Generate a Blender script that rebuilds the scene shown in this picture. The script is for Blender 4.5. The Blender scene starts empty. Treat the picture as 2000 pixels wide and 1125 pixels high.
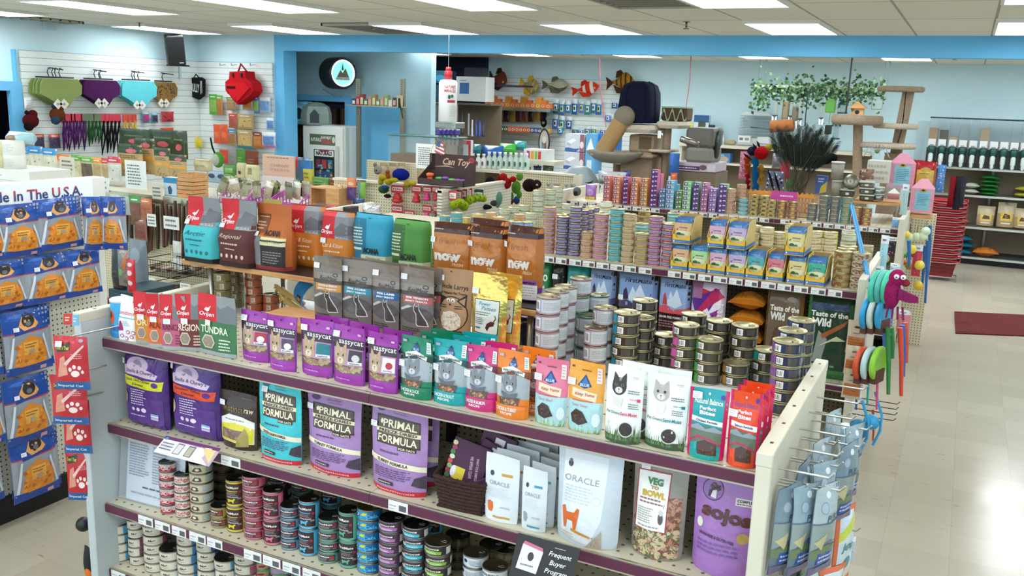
import bpy, math, random
from mathutils import Vector, Matrix
MR, MT = Matrix.Rotation, Matrix.Translation
HP = math.pi / 2
V3 = Vector
EN = enumerate
WH = '#ffffff'
PLS,PAP,MET,GLO,PLU,FAB='plastic','paper','metal','gloss','plush','fabric'
SC = bpy.context.scene
COL = SC.collection
RND = random.Random(7)
# -- camera
FPX = 1763.168
CAMP = V3((0, 0, 2.12))
_ya,_pi,_ro=math.radians(-26.19118),math.radians(11.97699),math.radians(1.94823)
CF=V3((math.sin(_ya)*math.cos(_pi),math.cos(_ya)*math.cos(_pi),-math.sin(_pi)))
_r = V3((math.cos(_ya), -math.sin(_ya), 0)); _u = _r.cross(CF)
CR = _r * math.cos(_ro) + _u * math.sin(_ro)
CU = -_r * math.sin(_ro) + _u * math.cos(_ro)
cam_data=bpy.data.cameras.new('camera');cam=bpy.data.objects.new('camera',cam_data);COL.objects.link(cam)
cam.matrix_world=Matrix(((CR.x,CU.x,-CF.x,CAMP.x),(CR.y,CU.y,-CF.y,CAMP.y),(CR.z,CU.z,-CF.z,CAMP.z),(0,0,0,1)))
cam_data.sensor_width=36;cam_data.lens=FPX/2000*36;cam_data.clip_start=.05;cam_data.clip_end=60
SC.camera = cam
# -- daylight through the shop front, exposure
w=bpy.data.worlds.new('world');SC.world=w;w.use_nodes=True
w.node_tree.nodes['Background'].inputs[0].default_value=(.66,.84,1.0,1)
w.node_tree.nodes['Background'].inputs[1].default_value = 1.3
SC.view_settings.view_transform='Standard';SC.view_settings.look='None'
SC.view_settings.gamma = 1; SC.view_settings.exposure = 0.58
SC.view_settings.use_curve_mapping = False
LAMP = 6.5
# -- photo -> place
def ray(x,y):return CF+CR*((x-1000)/FPX)-CU*((y-562.5)/FPX)
def PZ(x,y,z):d=ray(x,y);return CAMP+d*((z-CAMP.z)/d.z)
def PY(x, y, Y): d = ray(x, y); return CAMP + d * (Y / d.y)
def PX(x, y, X): d = ray(x, y); return CAMP + d * (X / d.x)
def pj(P):
    q=P-CAMP;z=q.dot(CF);return (1000+FPX*q.dot(CR)/z,562.5-FPX*q.dot(CU)/z)
def mpp(P, d):
    'metres per pixel at P for a step in direction d'
    a=pj(P);b=pj(P+d*.05);return .05/math.hypot(a[0]-b[0],a[1]-b[1])
NY = Vector((0, -1, 0))
EX, EY, EZ = V3((1, 0, 0)), V3((0, 1, 0)), V3((0, 0, 1))
# -- materials
def hexc(c):
    if isinstance(c, tuple): return c
    r = []
    for i in (1, 3, 5):
        v = int(c[i:i + 2], 16) / 255
        r.append(v/12.92 if v <= .04045 else ((v+.055)/1.055) ** 2.4)
    return tuple(r)
MATS = {}
OD=['first','second','third','fourth','fifth','sixth','seventh','eighth','ninth','tenth','eleventh','twelfth','thirteenth','fourteenth','fifteenth','sixteenth','seventeenth']
def nm(name):
    m=bpy.data.materials.new(name);m.use_nodes=True;nt=m.node_tree
    return m,nt,nt.nodes,nt.links,nt.nodes['Principled BSDF']
def attr_mat(name,rough,metal=0,spec=.5,nscale=30,bump=.05,var=.06,alpha=None,coat=0,bdist=.002):
    m, nt, N, L, B = nm(name)
    a = N.new('ShaderNodeAttribute'); a.attribute_name = 'Col'
    tc=N.new('ShaderNodeTexCoord');no=N.new('ShaderNodeTexNoise')
    no.inputs['Scale'].default_value=nscale;no.inputs['Detail'].default_value=3
    L.new(tc.outputs['Object'], no.inputs['Vector'])
    mr=N.new('ShaderNodeMapRange');mr.inputs[3].default_value=1-var;mr.inputs[4].default_value=1+var
    L.new(no.outputs['Fac'], mr.inputs[0])
    mx = N.new('ShaderNodeVectorMath'); mx.operation = 'SCALE'
    L.new(a.outputs['Color'],mx.inputs[0]);L.new(mr.outputs[0],mx.inputs['Scale'])
    L.new(mx.outputs[0], B.inputs['Base Color'])
    bp=N.new('ShaderNodeBump');bp.inputs['Strength'].default_value=bump;bp.inputs['Distance'].default_value=bdist*10
    L.new(no.outputs['Fac'],bp.inputs['Height']);L.new(bp.outputs[0],B.inputs['Normal'])
    B.inputs['Roughness'].default_value=rough;B.inputs['Metallic'].default_value=metal
    B.inputs['Specular IOR Level'].default_value = spec
    if coat:B.inputs['Coat Weight'].default_value=coat;B.inputs['Coat Roughness'].default_value=.12
    if alpha is not None:B.inputs['Alpha'].default_value=alpha
    MATS[name] = m; return m
attr_mat(PAP, .6, nscale=60, bump=.02)
attr_mat(GLO, .24, spec=.55, nscale=16, bump=.4, var=.04)
attr_mat('foil', .24, metal=.8, nscale=16, bump=.5, var=.1)
attr_mat(MET, .32, metal=.9, nscale=8, bump=.02)
attr_mat(PLS, .38, nscale=10, bump=.02, var=.03)
attr_mat(FAB, .9, spec=.15, nscale=120, bump=.5, var=.15)
attr_mat(PLU,.95,spec=.1,nscale=220,bump=1.0,var=.3,bdist=.004)
attr_mat('clear', .08, spec=.6, nscale=12, bump=.4, alpha=.22)
attr_mat('smoke', .1, spec=.6, nscale=6, bump=.05, alpha=.17)
attr_mat('wicker', .8, nscale=150, bump=.8, var=.3)
def emis(name, col, s):
    m,nt,N,L,B=nm(name);B.inputs['Base Color'].default_value=(*col,1)
    tc=N.new('ShaderNodeTexCoord');no=N.new('ShaderNodeTexNoise');no.inputs['Scale'].default_value=3
    L.new(tc.outputs['Object'], no.inputs['Vector'])
    mr=N.new('ShaderNodeMapRange');mr.inputs[3].default_value=s*.97;mr.inputs[4].default_value=s*1.03
    L.new(no.outputs['Fac'],mr.inputs[0]);L.new(mr.outputs[0],B.inputs['Emission Strength'])
    B.inputs['Emission Color'].default_value=(*col,1);MATS[name]=m
emis('lamp', (.90, .96, 1.0), LAMP)
emis('neon', (.75, 1, .98), 1.6)
emis('sign_lit', (.25, .75, .68), .55)
def noise_mat(name,c1,c2,scale,rough=.6,bump=.1,detail=4,metal=0,stretch=None,spec=.4,bd=.01):
    m, nt, N, L, B = nm(name)
    tc=N.new('ShaderNodeTexCoord');mp=N.new('ShaderNodeMapping');no=N.new('ShaderNodeTexNoise')
    if stretch: mp.inputs['Scale'].default_value = stretch
    no.inputs['Scale'].default_value=scale;no.inputs['Detail'].default_value=detail
    L.new(tc.outputs['Object'],mp.inputs[0]);L.new(mp.outputs[0],no.inputs['Vector'])
    cr=N.new('ShaderNodeValToRGB');cr.color_ramp.elements[0].position=.3;cr.color_ramp.elements[1].position=.7
    cr.color_ramp.elements[0].color=(*hexc(c1),1);cr.color_ramp.elements[1].color=(*hexc(c2),1)
    L.new(no.outputs['Fac'],cr.inputs[0]);L.new(cr.outputs[0],B.inputs['Base Color'])
    bp=N.new('ShaderNodeBump');bp.inputs['Strength'].default_value=bump;bp.inputs['Distance'].default_value=bd
    L.new(no.outputs['Fac'],bp.inputs['Height']);L.new(bp.outputs[0],B.inputs['Normal'])
    B.inputs['Roughness'].default_value=rough;B.inputs['Metallic'].default_value=metal;B.inputs['Specular IOR Level'].default_value=spec
    MATS[name] = m; return m, nt, N, L, B, tc, cr
noise_mat('wall_pale', '#cdebf4', '#d4eff6', 3, .7, .05)
noise_mat('wall_blue', '#66bbec', '#70c1ee', 3, .55, .05)
noise_mat('wall_grey', '#a9c9d4', '#b1d0da', 3, .7, .05)
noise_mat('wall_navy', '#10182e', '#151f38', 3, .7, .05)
noise_mat('door_blue', '#66b4e2', '#6ebae6', 4, .5, .05)
noise_mat('beige_metal', '#cfc9b4', '#d6d0bd', 5, .4, .02)
noise_mat('white_metal', '#d8d8d0', '#e0dfd8', 5, .4, .02)
noise_mat('grey_panel', '#b9c2c2', '#c2cac9', 3, .45, .02)
noise_mat('brown_panel', '#6d5f4e', '#776955', 3, .6, .05)
noise_mat('sheet_white', '#d5d8d6', '#e0e3e1', 6, .5, .02)
noise_mat('wood','#b78350','#d3a36c',6,.5,.1,stretch=(1,12,12))
noise_mat('carpet_tan', '#8f7c66', '#ac987f', 90, .95, .8)
noise_mat('carpet_gold', '#9c7d50', '#b8966a', 120, .95, .8)
noise_mat('carpet_cream', '#b3a793', '#cec3b0', 90, .95, .8)
noise_mat('mat_red', '#4c0a0e', '#681216', 60, .95, 1.0, bd=.02)
noise_mat('black_base', '#101112', '#1a1b1c', 5, .5, .02)
def pattern(name,base1,base2,kind,rough,pitch=.0254,hole='#3a352c',coord='Object'):
    'perforated sheet (holes on a grid of x/z or x/y) or slatwall grooves, in metres of the object'
    m,nt,N,L,B,tc,cr=noise_mat(name,base1,base2,4,rough,.02)
    sp=N.new('ShaderNodeSeparateXYZ');L.new(tc.outputs['Object'],sp.inputs[0])
    def mth(op, a, b=None):
        n = N.new('ShaderNodeMath'); n.operation = op
        for i, v in EN((a, b)):
            if v is None: continue
            if isinstance(v,(int,float)):n.inputs[i].default_value=v
            else: L.new(v, n.inputs[i])
        return n.outputs[0]
    def cell(o):return mth('SUBTRACT',mth('FRACT',mth('ADD',mth('DIVIDE',o,pitch),500.25)),.5)
    if kind == 'slat':
        f=mth('LESS_THAN',mth('FRACT',mth('ADD',mth('DIVIDE',sp.outputs[2],.0762),50)),.075)
    else:
        a, b = {'xz': (0, 2), 'xy': (0, 1), 'yz': (1, 2)}[kind]
        ca, cb = cell(sp.outputs[a]), cell(sp.outputs[b])
        f=mth('LESS_THAN',mth('ADD',mth('MULTIPLY',ca,ca),mth('MULTIPLY',cb,cb)),.030 if pitch < .03 else .018)
    mx = N.new('ShaderNodeMix'); mx.data_type = 'RGBA'
    L.new(f,mx.inputs[0]);L.new(cr.outputs[0],mx.inputs[6]);mx.inputs[7].default_value=(*hexc(hole),1)
    L.new(mx.outputs[2], B.inputs['Base Color'])
pattern('peg_xz', '#d3c8a6', '#d9cfb0', 'xz', .5)
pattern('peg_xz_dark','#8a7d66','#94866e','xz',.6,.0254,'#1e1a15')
pattern('peg_yz', '#cdc8b6', '#d6d1c1', 'yz', .5)
pattern('deck_xy','#cdc5ac','#d6cfb8','xy',.4,.042,'#6b6250')
pattern('slat','#dfe6e3','#e6ece9','slat',.45,hole='#8a9a9c')
# floor: vinyl tiles, streaked, waxed
def mk_floor():
    m, nt, N, L, B = nm('vinyl_tile')
    tc = N.new('ShaderNodeTexCoord')
    br=N.new('ShaderNodeTexBrick');br.offset=0;br.inputs['Scale'].default_value=1
    br.inputs['Brick Width'].default_value=.3048;br.inputs['Row Height'].default_value=.3048
    br.inputs['Mortar Size'].default_value=.0011;br.inputs['Mortar Smooth'].default_value=.3
    br.inputs['Color1'].default_value=(*hexc('#aea594'),1);br.inputs['Color2'].default_value=(*hexc('#a69d8c'),1)
    br.inputs['Mortar'].default_value=(*hexc('#978f80'),1);br.inputs['Bias'].default_value=0
    mp=N.new('ShaderNodeMapping');mp.inputs['Location'].default_value=(.14,0,0)
    L.new(tc.outputs['Object'],mp.inputs[0]);L.new(mp.outputs[0],br.inputs['Vector'])
    m2=N.new('ShaderNodeMapping');m2.inputs['Scale'].default_value=(9,50,1);m2.inputs['Rotation'].default_value=(0,0,.12)
    L.new(tc.outputs['Object'], m2.inputs[0])
    no=N.new('ShaderNodeTexNoise');no.inputs['Scale'].default_value=1;no.inputs['Detail'].default_value=5
    L.new(m2.outputs[0], no.inputs['Vector'])
    cr=N.new('ShaderNodeValToRGB');cr.color_ramp.elements[0].position=.66;cr.color_ramp.elements[1].position=.74
    L.new(no.outputs['Fac'], cr.inputs[0])
    mx=N.new('ShaderNodeMix');mx.data_type='RGBA';L.new(cr.outputs[0],mx.inputs[0])
    L.new(br.outputs['Color'],mx.inputs[6]);mx.inputs[7].default_value=(*hexc('#807a6e'),1)
    L.new(mx.outputs[2], B.inputs['Base Color'])
    n2=N.new('ShaderNodeTexNoise');n2.inputs['Scale'].default_value=1.6;L.new(tc.outputs['Object'],n2.inputs['Vector'])
    mr=N.new('ShaderNodeMapRange');mr.inputs[3].default_value=.12;mr.inputs[4].default_value=.24;B.inputs['Specular IOR Level'].default_value=.24
    L.new(n2.outputs['Fac'],mr.inputs[0]);L.new(mr.outputs[0],B.inputs['Roughness'])
    n3=N.new('ShaderNodeTexNoise');n3.inputs['Scale'].default_value=5;n3.inputs['Detail'].default_value=3;L.new(tc.outputs['Object'],n3.inputs['Vector'])
    bp=N.new('ShaderNodeBump');bp.inputs['Strength'].default_value=.12;bp.inputs['Distance'].default_value=.01
    L.new(n3.outputs['Fac'],bp.inputs['Height']);L.new(bp.outputs[0],B.inputs['Normal'])
    MATS['vinyl_tile'] = m
mk_floor()
def mk_ceiling():
    m, nt, N, L, B = nm('ceiling_tile')
    tc=N.new('ShaderNodeTexCoord');mp=N.new('ShaderNodeMapping')
    mp.inputs['Location'].default_value=(-.073+6.1,-7.61+12.2,0)
    br=N.new('ShaderNodeTexBrick');br.offset=0;br.inputs['Scale'].default_value=1
    br.inputs['Brick Width'].default_value=.61;br.inputs['Row Height'].default_value=1.22
    br.inputs['Mortar Size'].default_value=.010;br.inputs['Mortar Smooth'].default_value=.1
    br.inputs['Color1'].default_value=(*hexc('#e8e5d9'),1);br.inputs['Color2'].default_value=(*hexc('#e3e0d3'),1)
    br.inputs['Mortar'].default_value = (*hexc('#a8a495'), 1)
    L.new(tc.outputs['Object'],mp.inputs[0]);L.new(mp.outputs[0],br.inputs['Vector'])
    L.new(br.outputs['Color'],B.inputs['Base Color']);B.inputs['Roughness'].default_value=.9
    no=N.new('ShaderNodeTexNoise');no.inputs['Scale'].default_value=60;L.new(tc.outputs['Object'],no.inputs['Vector'])
    bp=N.new('ShaderNodeBump');bp.inputs['Strength'].default_value=.2;L.new(no.outputs['Fac'],bp.inputs['Height']);L.new(bp.outputs[0],B.inputs['Normal'])
    MATS['ceiling_tile'] = m
mk_ceiling()
# -- mesh builder
class MB:
    def __init__(s):s.v=[];s.f=[];s.c=[];s.m=[];s.sm=[]
    def add(s, verts, faces, col=WH, mat=PAP, smooth=False):
        o=len(s.v);s.v += [tuple(p) for p in verts];col=hexc(col)
        for f in faces:s.f.append(tuple(i+o for i in f));s.c.append(col);s.m.append(mat);s.sm.append(smooth)
        return s
    def face(s,pts,col=WH,mat=PAP):return s.add(pts,[tuple(range(len(pts)))],col,mat)
    def box(s, a, b, col=WH, mat=PAP, M=None, bev=0):
        x0,y0,z0=[min(a[i],b[i]) for i in range(3)];x1,y1,z1=[max(a[i],b[i]) for i in range(3)]
        if bev:
            e=min(bev,(x1-x0)*.45,(y1-y0)*.45,(z1-z0)*.45)
            ring=lambda z,i:[(x0+i+e,y0+i,z),(x1-i-e,y0+i,z),(x1-i,y0+i+e,z),(x1-i,y1-i-e,z),(x1-i-e,y1-i,z),(x0+i+e,y1-i,z),(x0+i,y1-i-e,z),(x0+i,y0+i+e,z)]
            V=ring(z0,e*.6)+ring(z0+e,0)+ring(z1-e,0)+ring(z1,e*.6)
            F = [tuple(range(7, -1, -1)), tuple(range(24, 32))]
            for k in range(3):
                for i in range(8):F.append((k*8+i,k*8+(i+1) % 8,k*8+8+(i+1) % 8,k*8+8+i))
        else:
            V=[(x,y,z) for z in (z0,z1) for y in (y0,y1) for x in (x0,x1)]
            F=[(0,2,3,1),(4,5,7,6),(0,1,5,4),(2,6,7,3),(0,4,6,2),(1,3,7,5)]
        if M: V = [M @ Vector(p) for p in V]
        return s.add(V, F, col, mat)
    def lathe(s,prof,n=24,col=WH,mat=PAP,M=None,smooth=True,caps=True,cols=None,a0=0,a1=math.tau,sx=1,sy=1):
        full=abs(a1-a0-math.tau) < 1e-6;k=n if full else n+1
        V = []
        for r, z in prof:
            for i in range(k):
                a=a0+(a1-a0)*i/n;V.append((r*math.cos(a)*sx,r*math.sin(a)*sy,z))
        if M: V = [M @ Vector(p) for p in V]
        o=len(s.v);s.v += [tuple(p) for p in V];K=[hexc(c) for c in cols] if cols else [hexc(col)]*(len(prof)-1)
        def put(f,c,sm):s.f.append(tuple(i+o for i in f));s.c.append(c);s.m.append(mat);s.sm.append(sm)
        for j in range(len(prof) - 1):
            for i in range(n):put((j*k+i,j*k+(i+1) % k,(j+1)*k+(i+1) % k,(j+1)*k+i),K[j],smooth)
        if caps and full:
            e = len(prof) - 1
            if prof[0][0] > 1e-5:put(tuple(reversed(range(k))),K[0],False)
            if prof[-1][0] > 1e-5:put(tuple(e*k+i for i in range(k)),K[-1],False)
        return s
    def tube(s,pts,r,n=8,col=WH,mat=MET,caps=True,rs=None):
        pts=[Vector(p) for p in pts];V=[];up=V3((0.13,.21,.97))
        for i, p in EN(pts):
            d=(pts[min(i+1,len(pts)-1)]-pts[max(i-1,0)]).normalized()
            a = d.cross(up)
            if a.length < .05: a = d.cross(V3((1, 0, 0)))
            a.normalize();b=a.cross(d);rr=rs[i] if rs else r
            for k in range(n):t=math.tau*k/n;V.append(p+(a*math.cos(t)+b*math.sin(t))*rr)
        F = []
        for i in range(len(pts) - 1):
            for k in range(n):F.append((i*n+k,i*n+(k+1) % n,(i+1)*n+(k+1) % n,(i+1)*n+k))
        s.add(V, F, col, mat, True)
        if caps:s.add([V[k] for k in range(n)],[tuple(reversed(range(n)))],col,mat);s.add(V[-n:],[tuple(range(n))],col,mat)
        return s
    def ball(s, c, r, col=WH, mat=PLU, n=10, M=None):
        r=r if isinstance(r,(tuple,list)) else (r,r,r);m=max(4,n*2 // 3);V=[]
        for j in range(m + 1):
            t = math.pi * j / m
            for i in range(n):
                a=math.tau*i/n;p=V3((math.sin(t)*math.cos(a)*r[0],math.sin(t)*math.sin(a)*r[1],math.cos(t)*r[2]))
                if M: p = M @ p
                V.append(Vector(c) + p)
        F=[(j*n+i,(j+1)*n+i,(j+1)*n+(i+1) % n,j*n+(i+1) % n) for j in range(m) for i in range(n)]
        return s.add(V, F, col, mat, True)
    def prism(s, poly, d0, d1, col=WH, mat=PAP, ax='y', M=None):
        'extrude a 2D outline; ax is the extrusion axis, poly in the other two'
        def q(p,d):return {'y':(p[0],d,p[1]),'x':(d,p[0],p[1]),'z':(p[0],p[1],d)}[ax]
        n=len(poly);V=[q(p,d0) for p in poly]+[q(p,d1) for p in poly]
        if M: V = [M @ Vector(p) for p in V]
        F=[tuple(range(n)),tuple(reversed(range(n,2*n)))]+[(i,i+n,(i+1) % n+n,(i+1) % n) for i in range(n)]
        return s.add(V, F, col, mat)
    def build(s,name,parent=None,loc=(0,0,0),rot=(0,0,0),org=None,wc=False,**kw):
        if wc and parent: org = parent.location.copy()
        if org is not None:
            org=Vector(org);s.v=[tuple(Vector(p)-org) for p in s.v]
            if not (wc and parent): loc = org
        me=bpy.data.meshes.new(name);me.from_pydata(s.v,[],s.f)
        keys = list(dict.fromkeys(s.m))
        for k in keys: me.materials.append(MATS[k])
        ix = {k: i for i, k in EN(keys)}
        me.polygons.foreach_set('material_index',[ix[k] for k in s.m])
        me.polygons.foreach_set('use_smooth', s.sm)
        a=me.color_attributes.new('Col','FLOAT_COLOR','CORNER');buf=[]
        for f,c in zip(s.f,s.c):buf += [c[0],c[1],c[2],1.0]*len(f)
        a.data.foreach_set('color', buf); me.update()
        o = bpy.data.objects.new(name, me); COL.objects.link(o)
        if parent: o.parent = parent
        o.location = loc; o.rotation_euler = rot
        tag(o, **kw); return o
MB.bw = lambda s, name, parent: s.build(name, parent, wc=True)
def tag(o, label=None, cat=None, group=None, kind=None):
    if label: o['label'] = label
    if cat: o['category'] = cat
    if group: o['group'] = group
    if kind: o['kind'] = kind
def empty(name, label, cat, loc=(0, 0, 0), rz=0, group=None):
    o=bpy.data.objects.new(name,None);o.empty_display_size=.05;COL.objects.link(o)
    o.location=loc;o.rotation_euler=(0,0,rz);tag(o,label,cat,group);return o
def dup(root, loc=None, rot=None, label=None, group=None):
    r = root.copy(); COL.objects.link(r); r.parent = None
    if loc is not None: r.location = loc
    if rot is not None: r.rotation_euler = rot
    if label: r['label'] = label
    if group: r['group'] = group
    for ch in root.children:
        c = ch.copy(); COL.objects.link(c); c.parent = r
        for g in ch.children:
            d = g.copy(); COL.objects.link(d); d.parent = c
    return r
# -- printed art draped on a surface S(u, v) -> (point, normal), u, v in 0..1
_T = {}
def text_mesh(t, bold=0.0, shear=0.0):
    k = (t, bold, shear)
    if k not in _T:
        c=bpy.data.curves.new('t','FONT');c.body=t;c.resolution_u=2;c.offset=bold;c.shear=shear
        c.space_line = .85; c.align_x = 'CENTER'
        o = bpy.data.objects.new('t', c); me = o.to_mesh()
        V=[(p.co.x,p.co.y) for p in me.vertices];F=[tuple(p.vertices) for p in me.polygons]
        o.to_mesh_clear();bpy.data.objects.remove(o);bpy.data.curves.remove(c)
        if not V: V = [(0, 0), (1, 0), (1, 1)]; F = []
        x0=min(p[0] for p in V);x1=max(p[0] for p in V);y0=min(p[1] for p in V);y1=max(p[1] for p in V)
        _T[k]=([((p[0]-x0)/(x1-x0)-.5,(p[1]-y0)/(y1-y0)-.5) for p in V],F,(x1-x0)/(y1-y0))
    return _T[k]
def clip(poly, ax, lim, keep_less):
    out = []
    for i, p in EN(poly):
        q=poly[(i+1) % len(poly)];a=(p[ax] <= lim) == keep_less or p[ax] == lim;b=(q[ax] <= lim) == keep_less or q[ax] == lim
        if a: out.append(p)
        if a != b and q[ax] != p[ax]:
            t=(lim-p[ax])/(q[ax]-p[ax]);out.append((p[0]+(q[0]-p[0])*t,p[1]+(q[1]-p[1])*t))
    return out
def cells(poly, nx, ny):
    res = []
    xs = [p[0] for p in poly]; ys = [p[1] for p in poly]
    for i in range(max(0,int(min(xs)*nx-1e-6)),min(nx,int(max(xs)*nx-1e-6)+1)):
        a=clip(clip(poly,0,i/nx,False),0,(i+1)/nx,True)
        if len(a) < 3: continue
        for j in range(max(0,int(min(ys)*ny-1e-6)),min(ny,int(max(ys)*ny-1e-6)+1)):
            b=clip(clip(a,1,j/ny,False),1,(j+1)/ny,True)
            if len(b) >= 3: res.append(b)
    return res
def art(mb,S,items,mat=GLO,nx=8,ny=10,lift=.0004,step=.00018,asp=1.0):
    'asp = surface width / height, so that text keeps its shape'
    for k, it in EN(items):
        off=lift+step*k;kind=it[0];off += .0006 if kind == 'l' else .0002 if kind == 'k' else 0
        def pt(u, v):
            p,n=S(min(max(u,0),1),min(max(v,0),1));return p+n*off
        def poly(P, col):
            for c in (cells(P,nx,ny) if nx > 1 or ny > 1 else [P]):mb.add([pt(*q) for q in c],[tuple(range(len(c)))],col,mat)
        if kind == 'r':_,x0,y0,x1,y1,col=it;poly([(x0,y0),(x1,y0),(x1,y1),(x0,y1)],col)
        elif kind == 'p': poly(it[1], it[2])
        elif kind == 'c':
            _,cx,cy,rx,ry,col=it[:6];n=it[6] if len(it) > 6 else 14
            poly([(cx+rx*math.cos(math.tau*i/n),cy+ry*math.sin(math.tau*i/n)) for i in range(n)],col)
        elif kind == 't':
            _,t,cx,cy,wd,ht,col=it[:7];bold=it[7] if len(it) > 7 else 0.0;sh=it[8] if len(it) > 8 else 0.0;rt=it[9] if len(it) > 9 else 0
            V, F, a = text_mesh(t, bold, sh); off += .0011
            if wd is None: wd = ht * a / asp
            ca, sa = math.cos(rt), math.sin(rt)
            P = [(x * wd * asp, y * ht) for x, y in V]
            mb.add([pt(cx+(x*ca-y*sa)/asp,cy+x*sa+y*ca) for x,y in P],F,col,mat)
        elif kind == 'l':      # lines of fine print
            _,x0,y0,x1,y1,n,col=it;R=random.Random(int(x0*97+y0*31+n));h=(y1-y0)/n
            for i in range(n):
                y=y1-(i+.75)*h;x=x0;e=x1-(x1-x0)*R.random()*.25
                while x < e:
                    wl=(x1-x0)*R.uniform(.06,.16);mb.add([pt(x,y),pt(min(x+wl,e),y),pt(min(x+wl,e),y+h*.42),pt(x,y+h*.42)],[(0,1,2,3)],col,mat);x += wl+(x1-x0)*.03
        elif kind == 'k':      # pieces of food in a window
            _,x0,y0,x1,y1,n,c1,c2=it;R=random.Random(n)
            for i in range(n):
                cx=R.uniform(x0,x1);cy=R.uniform(y0,y1);rr=(x1-x0)*R.uniform(.05,.09);m=6;a=R.random()*6
                mb.add([pt(cx+rr*math.cos(a+math.tau*q/m)*R.uniform(.7,1.2),cy+rr*asp*.8*math.sin(a+math.tau*q/m)) for q in range(m)],[tuple(range(m))],c1 if R.random() < .5 else c2,mat)
        elif kind == 'g':      # grass
            _, y0, y1, n, c1, c2 = it; R = random.Random(n)
            for i in range(n):
                x=R.uniform(.03,.97);h=R.uniform(.6,1)*(y1-y0);dx=R.uniform(-.05,.05)
                mb.add([pt(x-.014,y0),pt(x+.014,y0),pt(x+dx,y0+h)],[(0,1,2)],c1 if R.random() < .5 else c2,mat)
def frame(o, w, h, yaw=0, tilt=0):
    'planar S on a face of size w x h, origin at its bottom left corner'
    R=MR(yaw,3,'Z') @ MR(tilt,3,'X');ex,ez,n=R @ EX,R @ EZ,R @ NY
    return lambda u,v:(Vector(o)+ex*(u*w)+ez*(v*h),n)
def cyl(r, z0, z1, a0=-math.pi, a1=0, sx=1):
    'S on an upright cylinder about the local origin, u from left to right seen from -y'
    def S(u, v):
        a=a0+(a1-a0)*u;n=V3((math.cos(a),math.sin(a),0));return n*r+EZ*(z0+(z1-z0)*v),n
    return S
# -- the room
def slab(name, a, b, mat, kind='structure', **kw):
    c = ((a[0] + b[0]) / 2, (a[1] + b[1]) / 2, min(a[2], b[2]))
    return MB().box(a,b,WH,mat).build(name,org=c,kind=kind,**kw)
CEIL = 2.785
MB().box((-11,-2.5,-.06),(4.6,15.2,0),WH,'vinyl_tile').build('floor',kind='structure')
MB().box((-11,-2.5,CEIL),(4.6,15.2,CEIL+.08),WH,'ceiling_tile').build('ceiling',kind='structure')
slab('wall_left',(-9.55,6.62,0),(-9.4,9.45,CEIL),'wall_pale')
slab('wall_left',(-9.55,-2.5,2.02),(-9.4,6.62,CEIL),'wall_pale')
slab('wall_left',(-9.55,-2.5,0),(-9.4,5.5,2.02),'wall_pale')
slab('wall_corner',(-9.4,9.3,0),(-8.08,9.45,CEIL),'wall_pale')
slab('wall_beam',(-7.93,9.3,2.59),(4.6,9.46,CEIL),'wall_blue')
slab('wall_column',(-8.08,9.3,0),(-7.93,9.55,CEIL),'wall_blue')
slab('wall_column',(-9.0,9.47,0),(-8.9,10.3,CEIL),'wall_grey')
# partition with the doorway
slab('wall_partition',(-9.0,10.3,1.99),(-6.34,10.42,CEIL),'wall_grey')
slab('wall_partition',(-7.66,10.3,0),(-6.34,10.42,1.99),'wall_grey')
slab('wall_back',(-11,14.7,0),(4.6,14.85,CEIL),'wall_pale')
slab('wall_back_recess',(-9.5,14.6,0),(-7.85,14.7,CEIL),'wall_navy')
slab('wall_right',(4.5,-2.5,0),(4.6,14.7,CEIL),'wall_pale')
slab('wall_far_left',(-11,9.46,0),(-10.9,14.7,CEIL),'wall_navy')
# door frames
slab('trim_1',(-8.62,10.24,1.97),(-7.60,10.3,2.05),'door_blue')
slab('trim_2',(-7.68,10.24,0),(-7.60,10.3,1.97),'door_blue')
slab('trim_3',(-9.4,6.52,0),(-9.34,6.66,2.10),'door_blue')
slab('trim_4',(-9.4,5.35,2.0),(-9.34,6.52,2.10),'door_blue')
slab('trim_5',(-9.4,6.60,2.1),(-9.34,6.62,2.44),'door_blue')
d=empty('door_1',None,None,(-7.15,10.2,0));tag(d,kind='structure')
MB().box((-7.59,10.19,.01),(-6.72,10.235,1.95),WH,'door_blue',bev=.004).bw('door_panel',d)
mb=MB().lathe([(.03,0),(.03,.01),(.012,.015),(.012,.04),(.028,.05),(.028,.075),(.01,.085)],14,'#b9b4a6',MET,MT((-6.8,10.19,1.0)) @ MR(HP,4,'X'))
mb.bw('door_knob', d)
# dark room behind the left opening and the store room behind the doorway
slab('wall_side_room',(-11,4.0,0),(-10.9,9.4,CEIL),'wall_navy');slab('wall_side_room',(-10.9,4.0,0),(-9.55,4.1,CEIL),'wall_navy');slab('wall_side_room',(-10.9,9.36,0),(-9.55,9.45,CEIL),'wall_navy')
# conduit and box on the left wall
MB().box((-9.395,7.0,2.68),(-9.36,7.16,2.78),'#b9d4dc',PLS,bev=.004).build('junction_box',org=(-9.38,7.08,2.68),label='pale painted junction box high on the left wall at the ceiling',cat='electrical box')
MB().tube([(-9.345,8.93,2.78),(-9.345,8.93,2.2)],.016,8,'#b4d0d9',PLS).build('wire_conduit',org=(-9.34,8.93,2.2),label='thin pale conduit running down the left wall to the loudspeaker',cat='conduit')
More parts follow.
